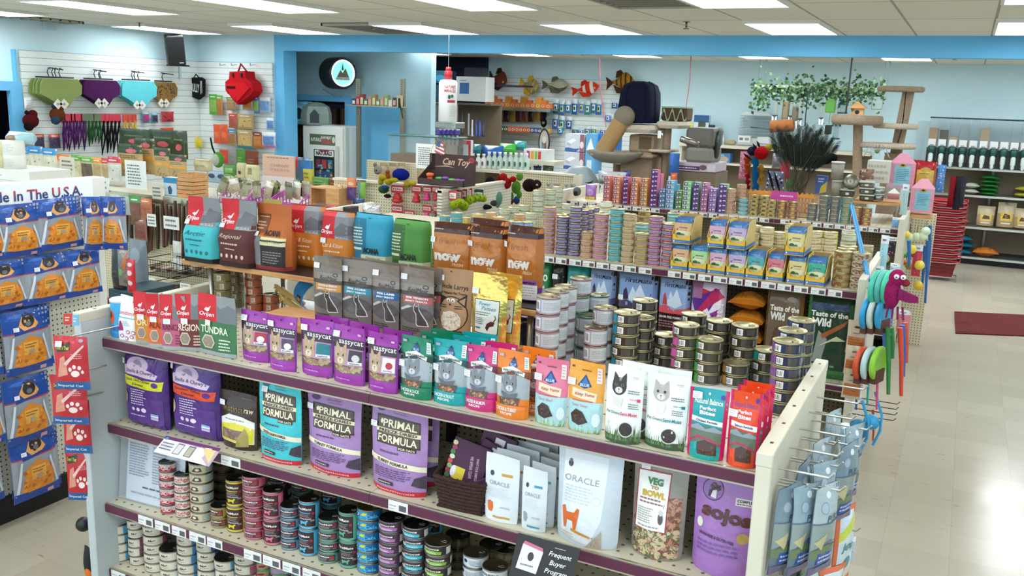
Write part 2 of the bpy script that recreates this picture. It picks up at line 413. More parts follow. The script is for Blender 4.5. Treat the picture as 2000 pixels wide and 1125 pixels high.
# -- slatwall panels
def slatwall(a, b, label):
    c = V3(((a[0] + b[0]) / 2, (a[1] + b[1]) / 2, a[2]))
    MB().box(a,b,WH,'slat').build('slatwall_panel',org=c,label=label,cat='wall panel',group='white slatwall panels')
slatwall((-9.39,6.68,.3),(-9.365,9.28,2.439),'white slatwall panel on the left wall, behind the hanging dog clothes')
slatwall((-9.36,9.26,.3),(-8.09,9.285,2.439),'white slatwall panel left of the blue column, behind the red backpack')
slatwall((-7.8,14.665,.3),(-4.92,14.69,2.439),'white slatwall panel on the back wall, behind the fish cushions')
# -- ceiling lights: 2x4 troffers on the grid
def grid(i,j):return (.073-.61*i,7.61+1.22*j)   # right edge x,near edge y of a cell
R_ = ['right', 'left']
lamp0 = None
def light(i, j, label, group):
    global lamp0
    x, y = grid(i, j)
    if lamp0 is None:
        lamp0=empty('ceiling_light',label,'ceiling light',(x-.305,y+.61,CEIL-.03),0,group)
        m = MB()
        for a,b in (((-.305,-.61,0),(.305,-.59,.03)),((-.305,.59,0),(.305,.61,.03)),((-.305,-.59,0),(-.285,.59,.03)),((.285,-.59,0),(.305,.59,.03))):m.box(a,b,'#e8e6de',PLS)
        m.build('frame', lamp0)
        MB().box((-.285,-.59,.006),(.285,.59,.022),'#fffaf0','lamp').build('diffuser',lamp0)
    else:dup(lamp0,(x-.305,y+.61,CEIL-.03),label=label,group=group)
front = {0: [(0, 'second row')], }
GF,GB='ceiling lights over the front sales floor','ceiling lights over the back room'
lt = []
for j in (0, -2, -4, -6, -8):
    for i in (2, 5, 8, 11, 14, -1, -4): lt.append((i, j))
names={(2,0):'rectangular ceiling light nearest the blue beam, right of the middle',(5,0):'ceiling light next to the beam, second from the right along it',(8,0):'ceiling light beside the long brown vent, next to the beam',(11,0):'ceiling light next to the beam, above the blue column and clock',(14,0):'ceiling light next to the slatwall corner, above the loudspeaker',
         (2,-2):'wide ceiling light cut by the top of the photo on the right',(5,-2):'ceiling light at the top edge, second from the right in its row',(8,-2):'ceiling light at the top edge, over the middle of the shop',(11,-2):'long ceiling light at the top edge, above the left slatwall'}
for i, j in lt:
    light(i,j,names.get((i,j),'ceiling light over the front floor, %s row from the beam, %s from the left' % ({0:'first',-2:'second',-4:'third',-6:'fourth',-8:'fifth'}[j],{14:'first',11:'second',8:'third',5:'fourth',2:'fifth',-1:'sixth',-4:'seventh'}[i])),GF)
bk={10:'leftmost ceiling light of the back room, left of the fish cushions',7:'back room ceiling light above the fish cushions',4:'back room ceiling light above the litter boxes',1:'back room ceiling light above the hanging ivy pole',-2:'rightmost ceiling light of the back room, above the food dispensers',13:'back room ceiling light above the navy recess',-5:'back room ceiling light right of the food dispensers'}
for i, l in bk.items(): light(i, 3.75, l, GB)
for j,jn in ((2,'first row behind the beam'),(2.8,'second row behind the beam')):  # two unseen rows of lights, added to brighten the back room
    for k,i in EN((10,7,4,1,-2,-5)):light(i,j,'added unseen back room light, %s, %s from the left' % (jn,OD[k]),GB)
def vent(x0, x1, y0, y1, label):
    t=empty('ceiling_vent',label,'air vent',((x0+x1)/2,(y0+y1)/2,CEIL-.03),0,'ceiling air vents')
    MB().box((x0,y0,CEIL-.006),(x1,y1,CEIL-.001),'#5b564a',PLS).bw('backing',t)
    m = MB(); n = 10
    for k in range(n):yy=y0+(y1-y0)*(k+.5)/n;m.box((x0,yy-.012,CEIL-.022),(x1,yy+.012,CEIL-.008),'#857e6c',PLS)
    m.bw('louvre', t)
    m = MB()
    for a,b in (((x0,y0),(x1,y0+.02)),((x0,y1-.02),(x1,y1)),((x0,y0),(x0+.02,y1)),((x1-.02,y0),(x1,y1))):m.box((a[0],a[1],CEIL-.03),(b[0],b[1],CEIL-.004),'#b3ad9b',PLS)
    m.bw('frame', t)
x,y=grid(9,0);vent(x-.6,x,y+.02,y+1.2,'brown louvred vent left of a ceiling light, above the clock')
x,y=grid(15,-1);vent(x-.6,x,y-.3,y+.9,'brown louvred vent above the left slatwall')
x,y=grid(3,-2);vent(x-.6,x,y+.02,y+1.2,'grey louvred vent at the top edge, right of the middle')
x,y=grid(5,4);vent(x-.6,x,y-.5,y+.1,'dark louvred vent in the back room, behind the beam')
def sprinkler(P, label):
    m = MB(); x, y = P
    m.lathe([(.03,CEIL-.004),(.03,CEIL)],14,'#8a8471',MET).lathe([(.009,CEIL-.05),(.009,CEIL)],8,'#8a8471',MET).lathe([(.026,CEIL-.062),(.026,CEIL-.056)],12,'#77715f',MET)
    m.v = [(a + x, b + y, c) for a, b, c in m.v]
    m.build('ceiling_sprinkler',org=(x,y,CEIL-.06),label=label,cat='sprinkler',group='ceiling sprinklers')
for px,py,l in ((272,44,'sprinkler head above the left slatwall'),(727,46,'sprinkler head left of the brown vent above the clock'),(1341,42,'sprinkler head right of the middle, before the beam')):
    P = PZ(px, py, CEIL); sprinkler((P.x, P.y), l)
for px,py,l in ((893,117,'sprinkler head in front of the navy recess'),(1138,119,'back room sprinkler head above the fish cushions'),(1506,120,'back room sprinkler head above the ivy'),(1863,123,'back room sprinkler head above the dispensers')):
    P = PY(px, py, 12.3); sprinkler((P.x, 12.3), l)
# -- shop fittings
PURPLE = '#5a2440'
def lip(m, x0, x1, y, z, col=PURPLE, h=.042, tags=()):
    m.box((x0,y,z-h),(x1,y+.006,z+.002),'#cfc9b6',MET)
    m.box((x0+.002,y-.004,z-h+.007),(x1-.002,y+.001,z-.004),col,PLS)
    for tx, tw in tags:
        m.box((tx,y-.0055,z-h+.004),(tx+tw,y-.003,z-.002),'#e6e6e2',PAP)
        q=lambda a,b,c,d,cc:m.face([(tx+a*tw,y-.0058,z-h+b*h),(tx+c*tw,y-.0058,z-h+b*h),(tx+c*tw,y-.0058,z-h+d*h),(tx+a*tw,y-.0058,z-h+d*h)],cc)
        q(.55,.22,.92,.7,'#5a5a5c');q(.06,.5,.4,.6,'#a9a9ad');q(.06,.25,.3,.33,'#b9b9bd')
def tagrow(a, b, R, fill=.9):
    out = []; x = a
    while x < b - .09:
        if R.random() < fill:out.append((x,R.uniform(.07,.082)))
        x += .088
    return out
def shelf(parent,x0,x1,y0,y1,z,peg=True,col=PURPLE,name='shelf',h=.042,tags=()):
    m=MB().box((x0,y0+.004,z-.022),(x1,y1,z),WH,'deck_xy' if peg else 'sheet_white')
    s_ = m.build(name, parent, wc=True)
    m=MB();lip(m,x0,x1,y0,z,col,h,[t for t in tags if x0 <= t[0] < x1-.05])
    o = m.build('price_rail', s_); me = o.data
    for v in me.vertices: v.co -= parent.location
    return s_
GA=empty('shop_gondola','nearest beige shop gondola with purple shelf edges, carrying treat bags and cans','shelving',(-1.62,2.82,0),0,'shop gondolas')
X0, X1 = -2.845, -.372; XM = -1.615
for a,b,y0,z1,mt in ((-2.885,-2.845,2.19,1.285,'grey_panel'),(-.364,-.326,2.11,1.30,'beige_metal')):
    m=MB().box((a,y0,0),(b,3.05,z1),WH,mt,bev=.003);m.box((a-.0015,y0-.002,z1-.035),(b+.0015,3.052,z1+.001),WH,'beige_metal',bev=.003)
    for k in range(6):
        yy=y0+.08+k*.16;m.box((a+.016,yy-.006,z1+.0005),(a+.024,yy+.006,z1+.0018),'#5b5647',MET)
    m.bw('end_panel', GA)
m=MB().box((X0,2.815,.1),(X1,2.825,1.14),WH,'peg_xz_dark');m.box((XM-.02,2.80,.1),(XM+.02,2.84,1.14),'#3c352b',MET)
m.bw('back_panel', GA)
MB().box((X0,2.36,0),(X1,3.04,.12),WH,'black_base').bw('base',GA)
RT = random.Random(3)
TG3=tagrow(-2.66,-1.72,RT,.95)+tagrow(-1.6,-.9,RT,.5);TG4=tagrow(-2.83,-.6,RT,.9)
for z,y0 in ((1.175,2.28),(.830,2.28),(.513,2.245),(.235,2.245)):
    for a,b in ((X0+(.0 if z > .6 else -.0),XM-.001),(XM+.001,X1)):
        shelf(GA,a,b,y0,2.80,z,tags=TG3 if z == .513 else TG4 if z == .235 else [(-2.26,.09),(-1.54,.075)] if z == .83 else ())
MB().box((X0,2.802,1.15),(X1,3.2,1.176),WH,'sheet_white',bev=.002).bw('top_cover',GA)
# -- bags
def bag_S(w, h, d, style, seed=0):
    R=random.Random(seed);ph=[R.uniform(0,6.28) for _ in range(4)];tp=R.uniform(-.02,.02)
    def prof(v):
        if style == 'pouch':return max(0.0,min(1,.86+.5*v if v < .2 else .96))*(1-max(0,(v-.12)/.74)) ** .75 if v < .86 else 0
        if style == 'block':return 1 if v < .45 else max(0.03,1-((v-.45)/.33)) if v < .78 else .03
        if style == 'pillow':return math.sin(math.pi*min(max((v-.04)/.92,0),1)) ** .5
        if style == 'slab':return .75+.25*math.sin(math.pi*v) if .03 < v < .95 else .35
        return 1
    def S0(u, v, side=-1):
        t = 2 * u - 1; g = prof(v)
        e=(1-abs(t) ** (2.2 if style in ('pouch','pillow') else 7)) ** (.8 if style in ('pouch','pillow') else .5) if abs(t) < 1 else 0
        x = w / 2 * t
        if style == 'pouch':x *= 1-.05*(1-v)*(1 if v > .02 else 1.6)+tp*0
        if style == 'block': x *= 1 - .05 * max(0, v - .4)
        if style == 'pillow': x *= 1 - .05 * g
        y = side * (d / 2 * g * e + .0008)
        wr=.0022*math.sin(9*v+ph[0]+3*u)+.0016*math.sin(14*u+ph[1]+7*v)+.001*math.sin(23*v+ph[2])
        y += side * wr * (.35 + .65 * g) * e * min(1, w / .16)
        if v > .8:y += .006*math.sin(3*u+ph[3])*(v-.8)/.2
        return V3((x, y, h * v))
    def S(u, v):
        e=.01;p=S0(u,v);a=S0(min(u+e,1),v)-S0(max(u-e,0),v);b=S0(u,min(v+e,1))-S0(u,max(v-e,0))
        n=a.cross(b);n=n.normalized() if n.length > 1e-9 else NY
        if n.y > 0: n = -n
        if abs(2*u-1) > .97:n=(n+V3((0,-2,0))).normalized()
        return p, n
    return S0, S
def bag_mesh(w,h,d,style,col,items,mat=GLO,seed=0,back=None,side=None,nx=12,ny=14):
    S0, S = bag_S(w, h, d, style, seed); m = MB()
    for sd, c in ((-1, col), (1, back or col)):
        V=[S0(i/nx,j/ny,sd) for j in range(ny+1) for i in range(nx+1)];k=nx+1
        F=[(j*k+i,j*k+i+1,(j+1)*k+i+1,(j+1)*k+i) for j in range(ny) for i in range(nx)]
        if sd > 0: F = [tuple(reversed(f)) for f in F]
        m.add(V, F, c, mat, True)
    bt=[S0(i/nx,0,-1) for i in range(nx+1)]+[S0(i/nx,0,1) for i in range(nx,-1,-1)]
    m.add(bt,[tuple(reversed(range(len(bt))))],back or col,mat)
    for i in range(ny):       # close the side seams
        for u in (0, 1):
            q=[S0(u,i/ny,-1),S0(u,(i+1)/ny,-1),S0(u,(i+1)/ny,1),S0(u,i/ny,1)];m.add(q,[(0,1,2,3)],side or col,mat)
    art(m,S,items,mat if mat not in ('clear','foil') else GLO,nx,ny,asp=w/h)
    return m, S
def sticker(o, S, u, v, w=.026, h=.02, org=(0, 0, 0)):
    p,n=S(u,v);a=V3((1,0,0));b=n.cross(a);b=b if b.z > 0 else -b;b.normalize();a=b.cross(n);a=a if a.x > 0 else -a
    p=p+n*.0055;P=lambda s,t:p+a*(s*w)+b*(t*h)
    m=MB();m.add([P(-.5,-.5),P(.5,-.5),P(.5,.5),P(-.5,.5)],[(0,1,2,3)],'#eeeef0')
    q = p + n * .0006; p = q
    for r in range(3):m.add([P(-.38,.3-r*.28-.08),P(.3-.1*r,.3-r*.28-.08),P(.3-.1*r,.3-r*.28),P(-.38,.3-r*.28)],[(0,1,2,3)],'#b9b9c4')
    m.build('price_sticker', o)
def dims(x0, yt, x1, yb, P, yaw=0):
    dx=V3((math.cos(yaw),math.sin(yaw),0));return (x1-x0)*mpp(P,dx),(yb-yt)*mpp(P,EZ)
NB = [0]
def bag(name,label,px,Z,style,col,items,d=.05,cat='bag',group=None,mat=GLO,yaw=0,lean=0,st=(.12,.62),back=None,side=None,dy=0,P=None):
    NB[0] += 1; x0, yt, x1, yb = px
    P=P or PZ((x0+x1)/2,yb,Z);w,h=dims(x0,yt,x1,yb,P,yaw)
    if Z == Z2: h = min(h, .297)
    m,S=bag_mesh(w,h,d,style,col,items,mat,NB[0],back,side)
    c=P+V3((-math.sin(yaw),math.cos(yaw),0))*(d/2+dy)
    o=m.build(name,loc=c,rot=(lean,0,yaw),label=label,cat=cat,group=group)
    if st: sticker(o, S, *st)
    o['w'] = w; return o
def again(o, dx, dy, label, dz=0, rz=0):
    return dup(o,o.location+V3((dx,dy,dz)),(o.rotation_euler[0],0,o.rotation_euler[2]+rz),label=label)
GT = 'treat pouches on the top shelf of the nearest gondola'
ZT, Z2, Z3, Z4 = 1.176, .831, .514, .236
RED, GRY = '#c8202a', '#8b8e90'
def fox(u, v, s, col):    # leaping animal silhouette
    return ('p',[(u-s,v),(u-s*.3,v+s*.5),(u+s*.2,v+s*.35),(u+s,v+s*.8),(u+s*.5,v-s*.1),(u,v-s*.3)],col)
def ori(lower, word, ink, bot='#9aa0a0'):
    return [('r',0,.56,.5,1,RED),('r',.5,.56,1,1,GRY),('p',[(.5,.56),(1,.56),(1,.8),(.8,.86),(.62,.78),(.5,.84)],'#6f7477'),('r',0,0,1,.07,bot),
            ('t','Orijen',.25,.66,.4,.09,WH,.01,.3),fox(.27,.74,.09,'#ffffff'),('t',word,.45,.42,.72,.12,ink,.02),
            ('c',.3,.22,.2,.125,'#cdb9a5',6),('c',.3,.22,.165,.1,'#8f8272',6),('k',.2,.15,.4,.29,8,'#b8a894','#9b8a78'),('l',.6,.1,.9,.3,4,ink)]
# top shelf, left to right
def tub(name, label, x0, yt, x1, yb, Z, col, items, cap=None):
    P=PZ((x0+x1)/2,yb,Z);w,h=dims(x0,yt,x1,yb,P);r=w/2
    m=MB().lathe([(r*.97,0),(r,.004),(r,h*.96),(r*.98,h)],24,col,GLO);art(m,cyl(r,0,h),items,nx=12,ny=6,asp=math.pi*r/h)
    o = m.build(name, loc=P + EY * r, label=label, cat='tub')
    MB().lathe([(r*1.03,h*.93),(r*1.03,h*1.0),(r*.9,h*1.02)],24,cap or '#dfe9ee',PLS).build('lid',o)
    return o
tub('treat_tub','blue round treat tub at the left end of the top shelf',209,587,237,659,ZT,'#3fa9dd',[('c',.4,.55,.16,.2,'#e0562a'),('c',.4,.6,.08,.1,'#5a2a20'),('t','Wild',.5,.25,.4,.14,'#2f57b0',.02,.3),('r',0,0,1,.12,'#2b86c4')])
bag('treat_box','white treat box with magenta cat and swirls beside the blue tub',(229,580,265,665),ZT,'block','#eef0f2',
    [('r',0,.5,1,.525,'#4ab3cf'),('t','smittens',.5,.62,.8,.09,'#cf5a70',.005),('p',[(.1,.3),(.16,.42),(.24,.44),(.3,.38),(.36,.22),(.1,.2)],'#9c2c6c')] +
    [('c',u,v,.1,.045,'#b14a80') for u,v in ((.3,.1),(.55,.06),(.8,.1),(.62,.2),(.88,.2))]+[('c',u,v,.06,.027,'#eef0f2') for u,v in ((.3,.1),(.55,.06),(.8,.1),(.62,.2),(.88,.2))]+[('l',.4,.34,.75,.46,3,'#9bb8c0'),('c',.85,.88,.07,.03,'#4ab3cf')],d=.04,cat='box',st=None,mat=PAP)
for i, (x0, yt, x1, yb, lo, wd, ink, l) in EN((
    (262,573,312,672,'#cf8a2a','ORIG','#f0dca0','gold treat pouch with red top, second bag from the left on the top shelf'),
    (287,576,337,679,'#dd6526','ALASK','#8a2a18','orange treat pouch with red top between the gold and the pink one'),
    (313,579,364,684,'#b75c78','RANCH','#7a2a48','dusty pink treat pouch with red top on the top shelf'),
    (344,577,404,686,'#6c2c2c','REGION','#e8d2bc','dark maroon treat pouch with red top on the top shelf'),
    (384,579,461,695,'#3d7048','TUNDRA','#dfeccc','green treat pouch with red and grey top on the top shelf'))):
    bag('treat_pouch',l,(x0,yt,x1,yb),ZT,'pouch',lo,ori(lo,wd,ink),d=.022,group=GT,st=(.3,.53),mat=PAP,yaw=.42 if i < 4 else 0)
PUR = '#98369c'
def catface(u, v, s, c1, c2, c3, asp=1.0):
    a = asp
    return [('c',u,v,s,s*a*.95,c1,16),('p',[(u-s*.95,v+s*a*.2),(u-s*.8,v+s*a*1.5),(u-s*.1,v+s*a*.8)],c1),('p',[(u+s*.95,v+s*a*.2),(u+s*.8,v+s*a*1.5),(u+s*.1,v+s*a*.8)],c1),
            ('c',u,v-s*a*.4,s*.5,s*a*.35,c2),('c',u-s*.42,v+s*a*.15,s*.2,s*a*.16,c3),('c',u+s*.42,v+s*a*.15,s*.2,s*a*.16,c3),('c',u-s*.42,v+s*a*.15,s*.09,s*a*.14,'#15150f'),('c',u+s*.42,v+s*a*.15,s*.09,s*a*.14,'#15150f'),
            ('p',[(u-s*.14,v-s*a*.22),(u+s*.14,v-s*a*.22),(u,v-s*a*.42)],'#a35c52'),('p',[(u-.02*s,v-s*a*.42),(u+.02*s,v-s*a*.42),(u+.02*s,v-s*a*.62),(u-.02*s,v-s*a*.62)],'#5a3a30')]+\
           [('p',[(u+sx*s*.1+k*s*.12,v+s*a*.95),(u+sx*s*.1+k*s*.12+s*.05,v+s*a*.9),(u+sx*s*.05+k*s*.1,v+s*a*.5)],c2) for sx in (-1,1) for k in (0,1)]
def sassy(c, obj, name):
    return [('r',.0,.0,.03,1,'#76288c'),('r',.97,0,1,1,'#76288c'),('r',.02,.62,.98,.78,'#3f2e35'),('t','sassycat',.58,.715,.74,.1,'#f3eef2',.005),('r',.06,.22,.94,.62,'#b58fae'),
            ('r',.06,.2,.94,.33,'#6e5548'),('k',.1,.22,.9,.31,34,'#b39a7a','#94785a')]+catface(.3,.47,.2,'#b89a7c','#dccbb4','#8fae6a',.85)+\
           [('r',.56,.36,.93,.6,c),('c',.76,.47,.11,.06,obj),('r',.56,.36,.93,.41,'#ece8ec'),('t',name,.74,.385,.26,.032,'#5a3a5a',.02),('r',.8,.86,.9,.9,'#d8b0c4'),('l',.2,.08,.8,.13,1,'#c486d0'),('c',.5,.93,.03,.02,'#3c1146')]
for i,(x0,yt,x1,yb,c,ob,nme,l) in EN(((465,611,522,706,'#a82c3c','#efe8ea','beef','leftmost purple cat treat pouch, with a red corner picture'),(518,620,574,724,'#55485c','#efe8ea','puffs','purple cat treat pouch with a grey corner picture, second from the left'),
    (581,628,646,735,'#1f7480','#1f7480','seafood','purple cat treat pouch with a teal corner picture'),(643,641,708,751,'#3a3236','#c9c4c6','salmon','purple cat treat pouch with a dark fish picture'),(711,654,772,767,'#efe8ea','#b02a3c','turkey','rightmost purple cat treat pouch, with a red turkey picture'))):
    o=bag('treat_pouch',l,(x0,yt,x1,yb),ZT,'pouch',PUR,sassy(c,ob,nme),d=.04,group='purple cat treat pouches',st=(.13,.84))
    if i in (2,3,4):again(o,.015,.06,'purple cat treat pouch standing behind '+{2:'the one with the teal picture',3:'the one with the fish picture',4:'the one with the turkey picture'}[i])
def wild(c, dark, w1):
    return [('r',0,.3,1,.72,'#9fa7ab'),('r',0,.3,.18,.5,'#b8bfc1'),('p',[(0,.72),(1,.72),(1,.6),(.7,.66),(.3,.64),(0,.6)],dark),('p',[(.36,.78),(.5,.92),(.64,.78),(.5,.73)],'#1f3f78'),('t','BLUE',.5,.8,.17,.035,'#9fc4e8',.03),('p',[(.17,.73),(.5,.78),(.86,.70),(.84,.64),(.5,.71),(.19,.66)],'#e9e9e2'),('t','WILDERNESS',.51,.705,.6,.035,'#4a5056',.03,0,-.03)]+\
           catface(.45,.5,.21,'#7a8088','#c6cace','#a89a6a',.62)+[('p',[(.2,.4),(.3,.3),(.62,.28),(.72,.4),(.45,.36)],'#5e646c'),('r',.0,.0,1,.2,c),('p',[(.16,.3),(.78,.32),(.72,.2),(.2,.2)],'#5c4736'),('k',.24,.21,.68,.29,22,'#c08a5c','#9b6a44'),('t',w1,.42,.14,.6,.05,'#eef4ee',.02),('t','RECIPE',.42,.08,.35,.04,'#eef4ee',.02),('r',.84,.76,.97,.95,'#dfe8e4'),('l',.86,.78,.95,.93,5,'#6f8480'),('r',.08,.9,.2,.94,'#b7a2b4'),('p',[(.34,.87),(.5,.9),(.66,.87),(.5,.89)],'#203020')]
for i,(px,c,dk,w1,l) in EN((((773,663,837,779),'#147a58','#1d3a30','CHICKEN & DUCK','green pouch of cat treats with a grey lynx face'),((838,669,905,790),'#159a9c','#1e4a4a','CHICKEN & TROUT','teal pouch of cat treats with a grey lynx face'),((900,681,964,802),'#c42a72','#6a2040','CHICKEN & SALMON','magenta pouch of cat treats with a grey lynx face'),((960,691,1027,817),'#e07a1e','#7a4018','CHICKEN & TURKEY','orange pouch of cat treats with a grey lynx face'))):
    o=bag('treat_pouch',l,px,ZT,'pouch',c,wild(c,dk,w1),d=.05,group='cat treat pouches with lynx faces',st=(.1,.55))
    again(o,.03 if i != 3 else .05,.065,'rear {0} treat pouch standing behind the {0} lynx pouch'.format(['green','teal','magenta','orange'][i]))
    if i < 2:again(o,.035,.12,'hindmost {0} treat pouch behind the {0} lynx pouches'.format(['green','teal'][i]))
def yum(c, w1):
    return [('r',0,0,1,.44,'#a9cfd2'),('g',.0,.14,26,'#7fa04a','#a7bf62'),('p',[(.28,.66),(.48,.82),(.68,.66),(.48,.62)],'#1c3a70'),('p',[(.34,.66),(.48,.78),(.62,.66),(.48,.64)],'#3a6aa8'),('t','BLUE',.48,.67,.26,.04,'#bcd8f0',.03),('p',[(.14,.62),(.84,.57),(.82,.45),(.14,.5)],'#ead3b4'),('t','Kitty Yums',.5,.535,.55,.055,'#b85a44',.02,.2),('r',.16,.44,.74,.455,'#c4574a'),('t',w1,.4,.38,.45,.05,'#b0607a',0,.4),
            ('p',[(.14,.24),(.3,.33),(.5,.3),(.66,.16),(.4,.1),(.2,.13)],'#3b2a22'),('k',.24,.15,.52,.26,14,'#5b4032','#7a5a46'),('c',.85,.2,.1,.1,'#d7e6e8'),('r',.36,.87,.64,.885,'#8a4a4a' if c == '#d9748e' else '#a05a1a'),('r',.8,.72,.94,.94,'#f0d9d4'),('l',.82,.74,.92,.92,4,'#c09a94'),('r',.08,.9,.16,.925,'#6a3050')]
bag('treat_pouch','pink pouch of soft cat treats with blue diamond badge',(1035,705,1101,831),ZT,'pouch','#d9748e',yum('#d9748e','Tasty Beef'),d=.05,group='soft cat treat pouches with diamond badge',st=(.12,.7))
bag('treat_pouch','yellow-orange pouch of soft cat treats with blue diamond badge',(1099,712,1171,845),ZT,'pouch','#e39f3c',yum('#e39f3c','Tender Turkey'),d=.05,group='soft cat treat pouches with diamond badge',st=(.12,.7))
def pgreen(face, c1, c2, w1, ac):
    return [('g',.01,.3,70,'#3f5a38','#5c7a4a'),('r',0,0,1,.1,'#3d5238'),('g',.04,.2,30,'#4e6a40','#6a8850')]+catface(.36,.74,.2,c1,c2,'#7f8060',.6)+\
           [('p',[(.22,.6),(.5,.6),(.46,.48),(.26,.5)],c2),('t','Pet Greens',.27,.4,.38,.04,'#4f6e44',.02,.1),('t','Semi-Moist',.68,.4,.42,.05,ac,.03,.1),('c',.64,.2,.19,.105,'#d5d9cf',18),('c',.64,.2,.165,.09,'#3a3230',16),('k',.56,.15,.72,.25,12,'#5f534c','#40362f'),
            ('t','made with',.78,.6,.2,.025,ac,.02),('r',.86,.57,.94,.61,ac),('l',.66,.47,.93,.55,3,'#556055'),('l',.62,.66,.93,.72,2,'#556055'),('l',.72,.86,.9,.9,2,'#8a938c')]
o=bag('treat_pouch','white semi-moist treat pouch with a black and white cat over grass',(1172,723,1246,866),ZT,'pouch','#e9edea',pgreen(0,'#3a3632','#d8d6d0','','#d04a5c'),d=.05,group='white treat pouches with cat portraits',st=None,mat=PAP)
again(o,.02,.06,'rear white treat pouch peeking over the black and white cat pouch')
o=bag('treat_pouch','white semi-moist treat pouch with a pale tabby cat over grass',(1250,737,1334,878),ZT,'pouch','#eef1ef',pgreen(0,'#b5b2ac','#dedcd6','','#1f7a86'),d=.05,group='white treat pouches with cat portraits',st=None,mat=PAP)
again(o,-.012,.06,'rear white treat pouch peeking over the pale tabby cat pouch')
def natbal(c, c2, form):
    return [('r',0,0,.1,1,'#c81f5c'),('r',.9,0,1,1,'#c81f5c'),('r',.1,0,.9,.12,c2),('t','Natural Balance',.5,.82,.72,.07,'#9c4a7a' if c != '#189aa0' else '#dff0ee',.02),('t','Perfect',.5,.73,.42,.05,'#f6dfe4',.03),('t','Bites',.5,.665,.4,.055,'#f6e8ec',.04),('p',[(.1,.6),(.9,.56),(.9,.49),(.1,.53)],'#eef0ee'),('t',form,.5,.545,.56,.034,'#4a3a6a',.03,0,-.04),
            ('p',[(.1,.5),(.9,.46),(.9,.2),(.1,.2)],'#5f6f58'),('p',[(.1,.46),(.3,.5),(.5,.44),(.7,.48),(.9,.43),(.9,.4),(.1,.42)],'#8a97a4'),('p',[(.1,.26),(.3,.34),(.6,.32),(.9,.24),(.9,.21),(.6,.29),(.3,.31),(.1,.23)],'#b52a50'),
            ('p',[(.3,.24),(.5,.29),(.8,.24),(.82,.08),(.34,.08)],'#4c3226'),('k',.4,.1,.76,.23,18,'#6e4a34','#523624'),('p',[(.12,.1),(.14,.24),(.2,.22),(.3,.25),(.32,.1)],c),('c',.84,.9,.06,.04,'#4a3a9a',6),('c',.5,.93,.03,.018,'#f6e8ec')]
o=bag('treat_pouch','teal and crimson pouch of semi-moist cat bites',(1333,766,1411,898),ZT,'pouch','#189aa0',natbal('#189aa0','#1aa39a','Chicken Formula'),d=.05,group='crimson-edged pouches of cat bites',st=(.2,.9))
o=bag('treat_pouch','orange-red and crimson pouch of cat bites beside the end panel',(1411,771,1476,914),ZT,'pouch','#e2491f',natbal('#e2491f','#e24d20','Salmon Formula'),d=.05,group='crimson-edged pouches of cat bites',st=(.15,.7))
again(o,.006,.05,'second orange-red pouch of cat bites, behind the front one');again(o,.01,.10,'hindmost orange-red pouch of cat bites against the end panel')
# -- second shelf
def stella(c, w1, w2):
    return [('r',.04,.0,.96,.42,'#54307f'),('c',.42,.84,.26,.1,'#bda6c0',18),('c',.42,.84,.12,.06,'#8c7a9a'),('p',[(.05,.8),(.3,.86),(.6,.8),(.9,.74),(.86,.68),(.05,.7)],'#cbb4ca'),('t',"Stella & Chewy's",.5,.745,.7,.065,'#4a3448',.005,.15),
            ('p',[(.02,.69),(.5,.65),(.98,.66),(.96,.54),(.5,.53),(.04,.56)],c),('t',w1,.44,.635,.6,.04,'#3a2420',.01,.2),('t',w2,.44,.58,.3,.032,'#3a2420',.01,.2),('c',.84,.61,.07,.035,'#5a2a80'),('c',.06,.38,.08,.09,'#b9a088'),('l',.24,.3,.62,.52,7,'#cfc0dc'),
            ('c',.28,.24,.04,.025,'#ddd0e4'),('c',.4,.24,.04,.025,'#ddd0e4'),('c',.53,.24,.06,.03,'#ddd0e4'),('r',.7,.14,.88,.22,'#8aa6cc'),('r',.7,.14,.88,.16,'#d8b0b8'),('r',.7,.18,.88,.195,'#e8e4ea'),('l',.2,.15,.6,.18,1,'#cfc0dc')]
bag('dog_food_bag','purple freeze-dried dinner bag with yellow band, at the left end of the second shelf',(240,688,319,836),Z2,'slab','#4a2a78',stella('#d3d42c','Chick, Chick, Chicken','Dinner'),d=.08,group='freeze-dried food bags on the second shelf',st=(.08,.86),side='#3f2468')
bag('dog_food_bag','purple freeze-dried dinner bag with orange band, second from the left',(331,709,421,857),Z2,'slab','#4a2a78',stella('#d84a26',"Tantalizin' Turkey",'Dinner'),d=.08,group='freeze-dried food bags on the second shelf',st=(.08,.9),side='#3f2468')
bag('dog_food_bag','small dark brown bag with yellow panel and a raw food picture',(420,772,494,877),Z2,'pouch','#3c2a22',[('p',[(.04,.5),(.3,.6),(.7,.58),(.96,.52),(.96,.12),(.04,.12)],'#e8e6dc'),('p',[(.05,.4),(.5,.47),(.95,.4),(.95,.13),(.05,.13)],'#d9ca30'),('r',.12,.17,.7,.34,'#7a5f52'),('k',.16,.19,.66,.32,30,'#9c7f70','#83665a'),('t','instinct',.4,.7,.55,.1,'#8a7434',0),('t','raw',.82,.7,.24,.07,'#d8cda8',.01,.2),('p',[(.55,.05),(.6,.22),(.74,.4),(.84,.3),(.86,.08)],'#9c8f4c'),('l',.2,.5,.8,.53,1,'#6a5a3a'),('l',.6,.9,.9,.93,1,'#7a6656')],d=.06,group='freeze-dried food bags on the second shelf',st=(.1,.78))
